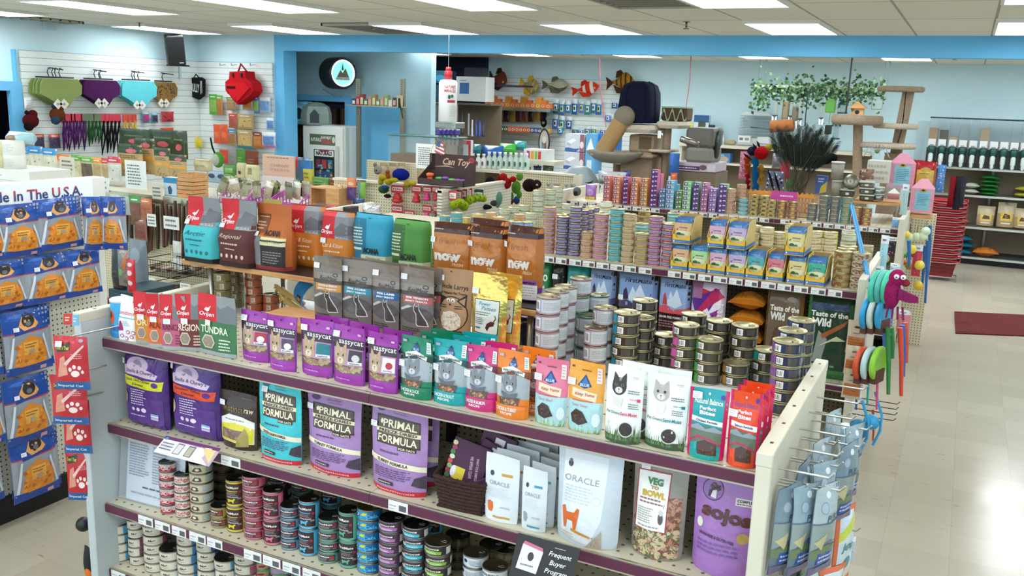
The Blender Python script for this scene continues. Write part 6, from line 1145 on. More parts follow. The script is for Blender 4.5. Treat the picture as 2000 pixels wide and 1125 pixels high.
# stacked wooden crates
for i in range(3):
    for j in range(1):
        a,b=PY(347,391-15*i,YD+.02),PY(376,391-15*i,YD+.02);w=(b-a).x;zc=1.1+.075*i
        t=empty('wooden_crate','small slatted wooden crate on the counter, %s of three' % ('bottom','middle','top')[i],'crate',((a.x+b.x)/2,YD+.12,zc),0,'small wooden crates on the counter')
        for k in range(2):
            for nm2,lo,hi in (('slat',(-w/2,-.1,.006+.036*k),(w/2,-.094,.036+.036*k)),('slat',(-w/2,.094,.006+.036*k),(w/2,.1,.036+.036*k)),('slat',(w/2-.006,-.094,.006+.036*k),(w/2,.094,.036+.036*k)),('slat',(-w/2,-.094,.006+.036*k),(-w/2+.006,.094,.036+.036*k))):MB().box(lo,hi,WH,'wood').build(nm2,t)
        MB().box((-w/2+.006,-.094,.001),(w/2-.006,.094,.005),WH,'wood').build('bottom_board',t)
        if i == 0:MB().box((-.03,-.102,.03),(.02,-.1005,.05),'#e0705a',PAP).build('price_sticker',t)
# plastic file baskets in pink with packs
def fbasket(label, px, Y, col, yaw=0, mat=PLS):
    P=PY((px[0]+px[2])/2,px[3],Y);w=(px[2]-px[0])*mpp(P,EX);h=(px[3]-px[1])*mpp(P,EZ)*.8
    t=empty('plastic_basket',label,'basket',P,yaw,'slanted plastic baskets on the treat counter')
    for sx in (-1, 1):
        m = MB(); n = 7; prev = None
        for k in range(n):   # curved side with slots
            y=-.12+.26*k/(n-1);hh=h*(.35+.65*(k/(n-1)) ** .6)
            m.box((sx*w/2-.0015,y-.006,0),(sx*w/2+.0015,y+.006,hh),col,mat)
        for f in (.1, .45, .8, 1):
            m.tube([(sx*w/2,-.12+.26*k/8,h*f*(.35+.65*(k/8) ** .6)) for k in range(9)],.004,6,col,mat)
        m.build('side_grille', t)
    m = MB()
    for f in range(5):m.box((-w/2,-.121,h*.08*f),(w/2,-.118,h*.08*f+h*.05),col,mat)
    for k in range(12):x=-w/2+w*k/11;m.box((x-.003,-.121,0),(x+.003,-.118,h*.36),col,mat)
    m.build('front_grille',t);MB().box((-w/2,-.12,.001),(w/2,.14,.006),col,mat).build('basket_floor',t)
    return t, w, h
for i,(px,c,l) in EN((((430,356,470,392),'#d8cfc6','white slanted basket at the left of the pink baskets'),((448,358,500,397),'#b455a4','pink slanted basket, left one'),((497,362,545,402),'#b455a4','pink slanted basket, middle one'),((545,364,602,404),'#b455a4','pink slanted basket, right one'))):
    t, w, h = fbasket(l, px, YD + .1, c)
    for k in range(5):
        NB[0] += 1;m,_s=bag_mesh(.09,.15,.03,'pillow',('#8a8468','#b5a78a','#6a6a4c','#9a8a6a','#c9c3b4')[k],[('r',0,.7,1,1,('#5a5a3a','#d8d4cc','#8a9a5a','#3f4a3a','#b0a890')[k]),('k',.1,.1,.9,.6,8,'#7a5a3a','#a98a60')],GLO,NB[0],nx=6,ny=6)
        m.build('treat_packet',loc=t.location+V3((RND.uniform(-.3,.3)*w,-.06+.04*k,.03+h*.3)),rot=(RND.uniform(-.5,.1),RND.uniform(-.5,.5),RND.uniform(-.6,.6)),label='small treat packet lying in the %s, %s' % (l.replace(' slanted','').replace(', ',' at ') if i else 'white basket',('frontmost','second','middle','fourth','rearmost')[k]),cat='packet',group='small treat packets in the slanted baskets')
bh=boxat('display_board','folded pinkish kraft display board behind the pink baskets','sign',(513,304,575,362),YD+.42,.02,'#c9a48c',[('r',0,.0,1,.3,'#cfc3c0'),('l',.15,.9,.85,.95,1,'#6a4a3a'),('t','CHEWY',.55,.66,.6,.09,'#b08a74',.02),('t','TREATS',.55,.52,.6,.08,'#b08a74',.02)])
t=empty('wooden_box','open wooden display box at the right end of the treat counter','box',PY(634,403,YD+.12));a,b=PY(606,403,YD+.12),PY(662,403,YD+.12);w=(b-a).x;h=36*mpp(a,EZ)
for lo,hi in (((-w/2,0,0),(w/2,.2,.012)),((-w/2,0,h-.012),(w/2,.2,h)),((-w/2,0,.012),(-w/2+.012,.2,h-.012)),((w/2-.14,0,.012),(w/2,.2,h-.012))):MB().box(lo,hi,WH,'wood').build('board',t)
# hanging below the counter: brown chews, tags, wire baskets
for i in range(16):
    x0=240+8.5*i;yt=392+(i % 3)*5;yb=470+(i*37 % 40);P=PY(x0,yt,YD-.06);Q=PY(x0+RND.uniform(-5,5),yb,YD-.05)
    m=MB().tube([P,P.lerp(Q,.5)+V3((RND.uniform(-.01,.01),0,0)),Q],.018,8,('#4a2f24','#5f3d2c','#3a261f')[i % 3],PLS,rs=[.014,.02,.016])
    m.build('chew_stick',org=Q,label='dark brown chew stick hanging under the treat counter, %s from the left' % OD[i],cat='dog treat',group='dark chew sticks under the treat counter')
for i,(b,c,it,l) in EN((((252,383,275,440),'#6a4a38',hc('#3f8a34','#7a4a34'),'clear chew bag with a bright green header'),((272,388,296,430),'#a86a4a',hc('#c9703c','#a85a3c'),'clear chew bag with an orange header'),((262,425,286,472),'#8a5a44',hc('#9a6a50','#7a4030'),'dark reddish chew bag under the green-topped one'),((212,380,236,425),'#b5b8b0',[('c',.5,.7,.4,.2,'#9aa6a8'),('c',.5,.25,.4,.2,'#9aa6a8')],'clear double blister pack beside the left rack'),((236,384,252,420),'#a9b0aa',[('c',.5,.5,.3,.3,'#8a9a94')],'narrow clear blister pack beside the double one'))):
    pack(l,b,YD-.14,c,it,group='clear chew bags under the treat counter')
note('white square price tag hanging in front of the chew sticks, left',(288,417,305,441),YD-.2,3);note('wide white price tag hanging in front of the chew sticks',(320,421,350,446),YD-.2,2)
for i,b in EN(((282,540,303,565),(352,552,372,570))):note('white price tag on the wire baskets, %s one' % ('left','right')[i],b,YD-.35,3)
pack('clear and white hanging bag left of the riser leg',(336,472,353,526),YD-.3,'#c9c6c0',[('r',0,0,1,.4,'#e3e3e0'),('r',0,.4,1,.6,'#a9a49c')],group='clear chew bags under the treat counter')
for i,(x0,y0,x1,y1) in EN(((280,505,345,545),(345,500,420,545),(300,550,420,590))):
    a, b = PY(x0, y0, YD - .3), PY(x1, y1, YD - .3); m = MB()
    for f in (0,.5,1):z=a.z+(b.z-a.z)*f;m.tube([(a.x,YD+.02,z),(a.x,YD-.3,z),(b.x,YD-.3,z),(b.x,YD+.02,z)],.004,6,'#1c1c1c')
    n = 14
    for k in range(n+1):x=a.x+(b.x-a.x)*k/n;m.tube([(x,YD-.3,a.z),(x,YD-.3,b.z),(x,YD,b.z)],.0025,5,'#1c1c1c')
    m.build('wire_basket',org=((a.x+b.x)/2,YD-.15,b.z),label='black wire basket on the counter front, %s one' % ('upper left','upper right','lower')[i],cat='basket',group='black wire baskets on the treat counter')
    for k in range(6):
        Q=V3((a.x+(b.x-a.x)*(k+.5)/6,YD-.15,b.z+.035));m=MB().tube([Q+V3((-.06,-.05,0)),Q+V3((0,0,.02)),Q+V3((.06,.04,.01))],.02,7,('#6a4030','#8a7a60','#b5aca0')[(k+i) % 3],PLS)
        m.build('rawhide_chew',org=Q,label='brown rawhide chew lying in the %s black wire basket, %s' % (('upper left','upper right','lower')[i],OD[k]),cat='dog treat',group='rawhide chews in the black wire baskets')
# dark things beside the rack
pack('black hanging bag just right of the left rack',(212,488,238,580),4.6,'#1c1c20',[('l',.2,.4,.8,.6,2,'#3a3a40')],d=.1);pack('grey-blue rounded pouch right of the left rack',(246,470,282,570),4.9,'#77828c',[('c',.5,.7,.3,.15,'#8f9aa4')],d=.1)
pack('red strip of hanging packs right of the left rack',(246,508,262,572),4.3,'#c01f2c',[('c',.5,.3,.3,.08,'#e8c0c0'),('c',.5,.6,.3,.08,'#e8c0c0'),('c',.5,.85,.3,.06,'#e8c0c0')],d=.04);pack('silver and copper shiny bag hanging right of the left rack',(226,490,250,560),4.4,'#8a8480',[('p',[(.5,.6),(.9,1),(.8,.4)],'#b0602c'),('c',.4,.4,.2,.1,'#6a9a5a')],d=.06,mat='foil')
pack('dark red wrapped bundle lying behind the gondola end',(168,580,206,604),4.2,'#6a1a24',[('k',.1,.1,.9,.9,20,'#8a2a34','#4a1018')],d=.1);boxat('wire_crate','dark teal and black box behind the gondola end','box',(212,568,262,590),4.6,.4,'#1f3a40',[('l',.1,.2,.9,.8,3,'#3a5a60')])
# white things on a stand behind the rack, at the left edge
boxat('flat_box','flat white box under the white tubs at the left edge','box',(-30,331,58,352),4.4,.35,'#dcdcd4',[('l',.05,.3,.5,.6,1,'#b5b5ad')]);boxat('flat_box','second flat white box below the upper one at the left edge','box',(-30,353,57,372),4.38,.36,'#cfcfc8')
for i,(x,y0,y1,l) in EN(((5,274,330,'left'),(30,274,330,'right'))):
    P=PY(x,y1,4.5);h=(y1-y0)*mpp(P,EZ);r=13*mpp(P,EX);m=MB().lathe([(r,0),(r,h*.48),(r*.97,h*.5),(r,h*.52),(r,h)],20,('#d9d3a4','#e0e0d8')[i],PAP);art(m,cyl(r,0,h),[('l',.2,.6,.8,.9,6,'#c3c3b4'),('l',.2,.08,.8,.4,6,'#c3c3b4')],PAP,8,1);m.build('paper_roll',loc=P,label='%s white roll pack standing on the flat boxes' % l,cat='roll',group='white rolls at the left edge')
pack('crumpled light blue bag lying on top of the white rolls',(-6,258,44,282),4.5,'#9fc6cf',[('c',.5,.5,.2,.3,'#8a6a54'),('l',.2,.7,.8,.9,1,'#dfe8ea')],d=.2)
# -- left slatwall stock
XW = -9.36
def onwall(x, y, off=.05): return PX(x, y, XW + off)
def garment(x0, yt, x1, yb, col, label, n, shape):
    a,b=onwall(x0,yt),onwall(x1,yt);w=b.y-a.y;h=(yb-yt)*mpp(a,EZ);zt=a.z
    t=empty('dog_coat_rack',label,'dog coats',(XW+.02,(a.y+b.y)/2,zt),0,'dog coats hanging on the left slatwall')
    MB().tube([(XW,t.location.y,zt+.12),(XW+.22,t.location.y,zt+.10)],.006,6,'#2a2a2a').bw('wall_hook',t)
    for k in range(n):
        x=XW+.03+.045*k;dy=RND.uniform(-.05,.03)*(1 if k < n-1 else 0);yc=t.location.y+dy
        P=[(yc+u*w*.46,zt-v*h) for u,v in shape];m=MB().prism(P,x,x+.014,col,FAB,ax='x');m.bw('coat',t)
        m=MB().tube([(x+.007,yc-w*.3,zt+.015),(x+.007,yc+w*.3,zt+.015)],.009,6,'#161616',PLS).tube([(x+.007,yc,zt+.015),(x+.007,yc-.02,zt+.07),(x+.007,yc,zt+.12),(x+.007,yc+.02,zt+.1)],.006,6,'#161616',PLS);m.bw('hanger',t)
    for k in range(2):
        q=V3((XW+.05+.045*n,t.location.y-.1+.08*k,zt-h*.9));s_=.06
        MB().add([q+V3((0,-s_,0)),q+V3((0,0,-s_)),q+V3((0,s_,0)),q+V3((0,0,s_))],[(0,1,2,3)],'#d8d4c8').add([q+V3((.001,-s_*.3,0)),q+V3((.001,0,-s_*.3)),q+V3((.001,s_*.3,0)),q+V3((.001,0,s_*.3))],[(0,1,2,3)],'#8a867a').bw('paper_tag',t)
SH=[(-.85,0),(.85,0),(1.05,.22),(1,.55),(.6,.72),(.3,1),(-.2,.93),(-.62,.72),(-1.05,.55),(-1,.2)]
garment(60,152,146,208,'#8a9a5c','olive green dog coats on black hangers, leftmost group on the left slatwall',4,SH)
garment(150,155,226,206,'#4a1c50','dark purple dog coats on black hangers',3,SH);garment(226,157,298,210,'#5fc3cc','bright aqua dog coats on black hangers',3,SH);garment(292,160,348,206,'#8a6a3c','single leopard print dog coat on a black hanger',1,SH)
lo=[o for o in bpy.data.objects if o.name.startswith('coat')][-1];m=MB();a,b=onwall(296,165),onwall(344,165)
for k in range(60):
    y=RND.uniform(a.y+.03,b.y-.03);z=a.z-RND.uniform(.0,.17);s_=.008;m.add([(XW+.0452,y-s_,z),(XW+.0452,y,z-s_),(XW+.0452,y+s_,z),(XW+.0452,y,z+s_*1.2)],[(0,1,2,3)],'#2a1c10',FAB)
m.bw('leopard_spots', lo.parent)
def leash(label,x0,x1,yt,yb,col,n,head='#c8344a',gr=None):
    for i in range(n):
        xx=x0+(x1-x0)*(i+.5)/n;y1=yb-RND.uniform(0,.25)*(yb-yt);P=onwall(xx,yt,.08);Q=onwall(xx+RND.uniform(-3,3),y1,.08);t=empty('dog_leash',label % OD[i],'leash',Q,0,gr)
        m = MB(); d_ = RND.uniform(.006, .02)
        m.tube([P,P.lerp(Q,.5)+V3((.02,d_,0)),Q,P.lerp(Q,.45)+V3((.0,-d_,0)),P+V3((.01,.005,0))],.012,6,col,FAB,caps=False);m.bw('strap',t)
        MB().box(P+V3((-.01,-.03,-.02)),P+V3((.002,.03,.08)),head,PAP).bw('header_card',t)
leash('purple dog leash with red card, %s from the left',120,166,236,298,'#5a2468',7,gr='purple leashes on the left slatwall');leash('dark green dog leash, %s of its group',162,198,236,288,'#2a5a34',5,'#6a7a5a',gr='green leashes on the left slatwall')
leash('black dog leash with white dots and red card, %s from the left',198,236,236,304,'#16161a',5,gr='black leashes on the left slatwall');leash('yellow dog leash with red card, %s of three',240,268,236,268,'#d8b04a',3,'#d0483c',gr='yellow leashes on the left slatwall')
for i,(b,c,it,l) in EN((((281,218,294,240),'#2f7a9a',hc('#c9d8dc','#b52a7a'),'blue card toy with pink body, upper row of the left slatwall'),((298,220,311,240),'#2f7a9a',hc('#7ab0c4','#3a2a4a'),'blue card toy with dark body, upper row of the left slatwall'),((318,218,342,238),'#b5303c',[('k',0,0,1,1,8,'#2a2a2a','#d8403c')],'cluster of red and black harness toys, upper'),((315,250,342,272),'#d0442c',[('k',0,0,1,1,8,'#2a2a2a','#e2603c')],'cluster of red and black harness toys, lower'),
    ((70,262,90,290),'#4a4468',hc('#d8542c','#3a3450'),'bead toy with orange header card, left one'),((99,262,121,290),'#4a4468',hc('#d8542c','#3a3450'),'bead toy with orange header card, right one'),((50,262,66,284),'#b5a57a',hc('#7aa89a','#c3b58a'),'small tan packet at the lower left of the slatwall'),((50,190,66,212),'#dfe0da',[('l',.2,.2,.8,.8,3,'#a9a9a4')],'white blank card on the left edge of the slatwall'),((302,253,318,264),'#3f7aa4',hc('#dfe8ea','#2f6a9c'),'small blue packet beside the yellow leashes'))):
    pack(l,b,0,c,it,X=XW+.06,name='toy_pack',cat='toy pack',group=None)
for i,(x,y,c1,c2,l) in EN(((60,236,'#6a1a20','#2a1a1c','dark red plush toy with a white tag on the left slatwall'),(112,224,'#8a4a2a','#3a5a7a','brown and blue plush toy under the olive coats'))):
    P=onwall(x,y,.12);t=empty('plush_toy',l,'plush toy',P-EZ*.08);MB().ball(P,(.07,.09,.08),c1,n=14).ball(P+V3((.0,.03,.07)),(.05,.05,.05),c1,n=12).bw('body',t);MB().ball(P+V3((.03,-.05,-.06)),.05,c2,n=12).bw('belly',t);MB().ball(P+V3((-.0,-.04,.09)),.025,c2,n=10).bw('ear',t)
# loudspeaker
P=PX(345,126,-9.15);t=empty('loudspeaker','black loudspeaker mounted high in the left corner','loudspeaker',P,.9)
MB().box((-.11,-.1,0),(.11,.1,.37),'#111214',PLS,M=MR(.18,4,'X') @ MR(-.08,4,'Y'),bev=.015).build('cabinet',t)
MB().tube([(-.12,.02,-.01),(.14,.02,-.01),(.16,.08,-.01)],.008,8,'#1a1a1a').tube([(.0,.05,0),(0,.22,0)],.012,8,'#1a1a1a').build('bracket',t)
MB().box((.03,-.104,.03),(.08,-.1,.04),'#b9b9b9',PLS,M=MR(.18,4,'X') @ MR(-.08,4,'Y')).build('name_plate',t)
# -- corner slatwall (faces the camera)
YW = 9.24
P=PY(388,172,YW-.06);t=empty('dog_jacket','black dog jacket with white lettering on the corner slatwall','dog jacket',P-EZ*.13)
sh=[(-.1,.14),(.08,.15),(.14,.12),(.12,-.1),(.02,-.16),(-.1,-.12),(-.15,.06)];m=MB().prism([(P.x+a*.95,P.z+b*.95) for a,b in sh],YW-.1,YW-.06,'#15171a',FAB);art(m,lambda u,v:(V3((P.x-.13+.26*u,YW-.101,P.z-.13+.26*v)),NY),[('t','BULLY',.42,.5,.56,.42,'#d8dcd8',.02,.1,-.1),('r',.78,.2,.82,.86,'#d8dcd8'),('r',.86,.25,.89,.86,'#d8dcd8')],FAB,1,1);m.bw('jacket_body',t)
MB().tube([(P.x-.06,YW-.08,P.z+.13),(P.x-.02,YW-.08,P.z+.18),(P.x+.03,YW-.08,P.z+.14)],.008,6,'#15171a',FAB).bw('strap',t)
P=PY(476,165,YW-.14);t=empty('backpack','bright red dog backpack hanging on the corner slatwall','backpack',P-EZ*.2)
sc_=1.28;f=lambda L_:[(P.x+a*sc_,P.z+b*sc_) for a,b in L_]
MB().prism(f([(-.11,.12),(.09,.13),(.1,.06),(.17,.02),(.19,-.06),(.14,-.11),(-.02,-.2),(-.09,-.14),(-.17,-.06),(-.17,.02),(-.12,.05)]),YW-.24,YW-.06,'#b8141e',FAB).bw('bag_body',t)
MB().prism(f([(-.15,.0),(.1,.02),(.16,-.03),(.0,-.17),(-.08,-.12)]),YW-.265,YW-.24,'#c81a24',FAB).bw('front_pocket',t)
MB().prism(f([(-.13,-.02),(-.02,-.02),(-.02,-.045),(-.13,-.045)]),YW-.268,YW-.264,'#3a1014',FAB).bw('name_patch',t)
MB().prism(f([(-.2,-.06),(-.17,.0),(-.17,-.1)]),YW-.2,YW-.1,'#15151a',FAB).bw('side_strap',t)
MB().tube([(P.x-.06*sc_,YW-.15,P.z+.12*sc_),(P.x-.02,YW-.16,P.z+.2*sc_),(P.x+.06*sc_,YW-.15,P.z+.12*sc_)],.012,8,'#8a1018',FAB).bw('carry_handle',t)
for k in (-.06,.05):MB().box((P.x+k*sc_-.012,YW-.262,P.z+.07*sc_),(P.x+k*sc_+.012,YW-.24,P.z+.11*sc_),'#1a1a1c',PLS,bev=.003).bw('buckle',t)
CW=[((368,196,378,212),'#d0c9b4',hc('#dfe3dc','#b5a44a'),'pale clip strip item, first'),((407,184,424,224),'#5a9a3a',hc('#4a9a34','#7aa84a'),'green hanging pouch, left one on the corner slatwall'),((421,186,434,224),'#b5703c',hc('#5a9a34','#a8703c'),'green and copper pouch beside the green one'),((441,190,458,216),'#9a7a54',hc('#5a8a3c','#a8865a'),'tan treat bag below the backpack strap'),((472,188,492,214),'#a88a5c',hc('#c3ab7a','#b5702c'),'tan bag with orange window under the backpack'),((494,188,505,222),'#4a6aa8',hc('#3a4a9a','#7ab04a'),'blue and green narrow pack right of the backpack'),((506,190,527,220),'#9fb6cf',hc('#dfe6ec','#6a9ac9'),'white and light blue packs near the blue column, top row'),
    ((445,222,462,250),'#9a5a44',hc('#c9402c','#a8503c'),'red-topped treat bag, second row'),((462,223,494,252),'#a88a5c',hc('#b59a6a','#c3a56a'),'wide tan treat bag, second row'),((519,230,534,254),'#8aa8c9',hc('#dfe6ec','#5a8ac4'),'light blue pack at the column, second row'),((416,243,430,280),'#d8542c',[('r',.2,.3,.8,.6,'#e8744a')],'orange chew bag, left of the pair'),((430,243,444,280),'#d8542c',[('r',.2,.3,.8,.6,'#e8744a')],'orange chew bag, right of the pair'),((444,253,460,284),'#a8865a',hc('#3a7a9a','#9a6a44'),'blue-topped tan treat bag, third row'),((462,254,492,290),'#b0905c',hc('#b59a6a','#c3a56a','#1f7a84'),'wide tan treat bag with teal bottom, third row'),((493,258,511,290),'#a8642c',hc('#6a2418','#c07a3c'),'dark red and copper bag, third row'),((510,258,537,288),'#b9c6d8',hc('#e3e8ec','#5a8ac4','#c86a9a'),'white and blue pack against the column, third row'),
    ((376,266,385,290),'#d8c02c',[],'yellow rubber duck toy strip on the wire rack'),((384,270,393,288),'#d8c02c',[],'second yellow toy strip on the wire rack'),((428,293,444,320),'#c8402c',[('l',.2,.3,.8,.6,2,'#e8a08a')],'red pouch behind the treat counter'),((444,292,462,322),'#8a8a84',[('k',.1,.1,.9,.6,8,'#6a6a64','#a8a8a0')],'grey pouch behind the treat counter'),((460,292,478,325),'#4a8a34',[('l',.2,.3,.8,.6,2,'#8ac06a')],'green pouch behind the treat counter'),((478,295,504,330),'#7a3f28',[('l',.2,.3,.8,.6,2,'#b07a54')],'chestnut brown pouch behind the treat counter')]
for b,c,it,l in CW:pack(l,b,YW-.08,c,it,name='treat_bag',group='packs on the corner slatwall')
for i,(b,c,it,l) in EN((((434,322,460,352),'#4a7a34',[('r',.2,.5,.8,.8,'#7aa85a'),('l',.2,.2,.8,.4,2,'#a9c98a')],'green box-shaped treat bag behind the baskets'),((460,318,478,350),'#b9b084',[('r',.3,.3,.6,.5,'#3a2a1c')],'khaki treat bag with a small dark square'),((476,322,503,354),'#c3bd94',[('r',.3,.4,.6,.8,'#8a8460')],'pale khaki treat bag behind the baskets'),((376,310,410,335),'#b5ab84',[('l',.2,.3,.8,.6,1,'#8a8464')],'beige open carton behind the crates'),((400,335,446,358),'#8aa4b5',[('c',.3,.6,.15,.2,'#26344a'),('c',.7,.6,.15,.2,'#26344a')],'crumpled blue-grey clear bag behind the crates'),((312,325,360,350),'#7a5a44',[('k',.1,.1,.9,.9,14,'#a8866a','#5a3f2c')],'shiny brown clear bag behind the large note'),((575,307,592,352),'#4a6a7a',[('r',0,.5,.4,1,'#b5302c'),('r',.4,.4,1,.8,'#2f6a9a')],'blue and red treat pouch right of the display board'),((590,310,608,360),'#b5b04a',[('r',0,.6,1,1,'#2f70a8'),('l',.2,.2,.8,.5,2,'#7a7a3a')],'yellow and blue treat pouch right of the display board'),((608,346,640,372),'#5a8a3c',[('l',.2,.3,.8,.7,2,'#2a4a1c')],'green treat pouch behind the wooden box'),((640,348,672,374),'#6a4428',[('l',.2,.3,.8,.7,2,'#a87a4a')],'brown treat pouch behind the wooden box'))):
    pack(l,b,YD+.55,c,it,d=.06,style='slab',group='pouches standing behind the pink baskets')
t=empty('plush_bee','green and white striped plush toy with black antenna on the counter','plush toy',PY(428,330,YD+.3));P=PY(426,312,YD+.3)
MB().ball(P,(.06,.05,.075),'#6ab84a',n=14).bw('body',t);MB().ball(P+V3((.0,-.03,0)),(.045,.03,.055),'#dfe8d4',n=12).bw('belly',t);MB().tube([P+V3((-.04,0,.06)),P+V3((-.07,0,.12)),P+V3((-.085,0,.2))],.008,6,'#1a1a1a',PLU).bw('antenna',t)
# long wire hooks of the corner slatwall
for i, x in EN((372, 440, 462, 498)):
    P=PY(x,126,YW+.02);m=MB().tube([P,P+V3((.12,-.22,-.02)),P+V3((.13,-.23,.01))],.004,6,'#6a6f72');m.build('wall_hook',org=P,label='empty wire hook at the top of the corner slatwall, %s from the left' % OD[i],cat='hook',group='empty wire hooks on the corner slatwall')
# -- fridge, clock and door wall
P=PY(590,420,9.75);fx0,fx1=PY(591,300,9.75).x,PY(668,300,9.75).x;zt=PY(630,245,9.75).z
t=empty('fridge','white upright fridge with a natural food poster on its door','fridge',((fx0+fx1)/2,10.0,0))
MB().box((fx0,9.80,.05),(fx1,10.28,zt),'#d8dad4',PLS,bev=.02).bw('cabinet',t)
m=MB().box((fx0,9.745,.1),(fx1,9.795,zt-.01),'#e2e4dd',PLS,bev=.02)
w=fx1-fx0;S=lambda u,v:(V3((fx0+w*u,9.7445,zt*v)),NY)
m.bw('door', t)
m=MB();art(m,S,[('r',.2,.845,.84,.93,'#5a6a4a'),('t','NATURALS',.36,.887,.26,.03,'#e8dcd8',.03),('t','RAW MEAT',.62,.905,.26,.025,'#e8dcd8',.03),('t','BONES',.62,.873,.24,.03,'#d0485a',.04),('c',.8,.89,.04,.025,'#d8cdbc'),('r',.3,.55,.82,.81,'#17181a'),('r',.32,.755,.8,.805,'#e3e3de'),('t','NATURALS',.56,.78,.4,.033,'#2a1c1c',.05),('c',.56,.8,.14,.008,'#b5303c'),('r',.35,.66,.47,.73,'#7a2a3a'),('r',.5,.66,.62,.73,'#a83a3c'),('r',.65,.66,.77,.73,'#2f7a9a'),('r',.35,.58,.77,.64,'#3a4a6a'),('k',.35,.58,.77,.73,18,'#c8884a','#5ab0c0')],GLO,1,1,lift=.002,asp=w/zt);m.bw('poster',t)
MB().box((fx1-.07,9.70,.9),(fx1-.04,9.745,1.4),'#c3c5bf',PLS,bev=.006).bw('door_handle',t)
# litter houses on the fridge
P=PY(618,240,9.9);P.z=zt;t=empty('litter_house','grey-green faceted litter dome standing on the fridge','litter box',P)
MB().lathe([(.19,0),(.2,.03),(.2,.14),(.17,.24),(.08,.29),(0,.3)],8,'#8a9a92',PLS,smooth=False,caps=False,sx=1.05).build('dome',t);MB().prism([(-.06,.03),(.06,.03),(.06,.14),(0,.21),(-.06,.14)],-.2,-.193,'#1a2a34',PLS,M=MR(.55,4,'Z')).build('opening',t)
P=PY(584,242,9.8);P.z=zt;t=empty('litter_house','light blue litter cabinet with a round opening on the fridge','litter box',P)
MB().box((-.14,0,0),(.12,.2,.3),'#5fa9cc',PLS,bev=.03).build('shell',t);m=MB().lathe([(.06,0),(.075,.008),(.085,.004),(.088,0)],24,'#8ac4dc',PLS,MT((.0,-.002,.14)) @ MR(HP,4,'X') @ Matrix.Scale(1.25,4,(0,1,0)),caps=False);m.build('ring',t);MB().lathe([(.062,.001),(0,.001)],24,'#1f3038',PLS,MT((.0,-.002,.14)) @ MR(HP,4,'X') @ Matrix.Scale(1.25,4,(0,1,0)),caps=False).build('opening',t)
# neon clock
P=PY(661,143,9.95);t=empty('neon_clock','round black neon sign with teal face high on the grey wall','clock',P,1.15);M=MR(-.35,4,'Z') @ MR(HP,4,'X')
R0 = 31 * mpp(P, EZ); M = MR(.0, 4, 'Z') @ MR(HP, 4, 'X')
MB().lathe([(R0,-.16),(R0,.12),(R0*.93,.15),(R0*.84,.13)],40,'#0f1116',PLS,M,caps=False).lathe([(0,-.16),(R0,-.16)],40,'#0f1116',PLS,M,caps=False).build('housing',t)
MB().lathe([(R0*.84,.11),(0,.11)],40,'#39a08c','sign_lit',M,caps=False).build('face',t)
m=MB();pts=[(R0*.8*math.cos(a),-.125,R0*.8*math.sin(a)) for a in [math.tau*k/48 for k in range(49)]];m.tube(pts,R0*.045,8,WH,'neon',caps=False);m.build('neon_tube',t)
m=MB();art(m,lambda u,v:(V3((-R0+2*R0*u,-.115,-R0+2*R0*v)),NY),[('p',[(.28,.36),(.42,.6),(.5,.5),(.6,.66),(.74,.36)],'#6a5a4a'),('p',[(.46,.6),(.5,.84),(.54,.6)],'#2a5a4a'),('r',.24,.28,.76,.37,'#d8dad0'),('t','NATURAL CHOICE',.5,.325,.46,.05,'#2f4a44',.03)],PAP,1,1,asp=1);m.build('picture',t)
MB().tube([PY(672,175,10.2),PY(690,188,10.2),PY(704,190,10.2)],.006,6,'#8a8a86').bw('power_cord',t)
# store room shelving seen through the doorway
t=empty('storage_shelf','dim storage shelf with cartons seen through the blue doorway','shelving',(-9.2,12.2,0))
for z in (.5,1.0,1.5,1.9):MB().box((-10.2,12,z),(-8.2,12.4,z+.03),'#4a4038',MET).bw('shelf_board',t)
for x in (-10.2,-8.23):MB().box((x,12,0),(x+.03,12.4,2.2),'#4a4038',MET).bw('upright',t)
for i,(x,z,c) in EN(((-10.1,1.531,'#6a4a30'),(-9.6,1.531,'#5a4030'),(-9.1,1.531,'#7a5638'),(-8.7,1.031,'#8a6444'),(-9.4,1.031,'#6a4a34'),(-10.1,1.031,'#5a3f2c'),(-8.7,.531,'#7a5a3c'),(-8.75,1.931,'#8a6a4a'))):
    MB().box((x,12.02,z),(x+.38,12.35,z+.3),c,PAP,bev=.004).build('carton',org=(x+.19,12.2,z),label='brown carton on the storage shelf behind the doorway, %s' % ('left on the third board','middle of the third board','right on the third board','right on the second board','middle of the second board','left on the second board','right on the lowest board','right on the top board')[i],cat='carton',group='cartons in the store room')
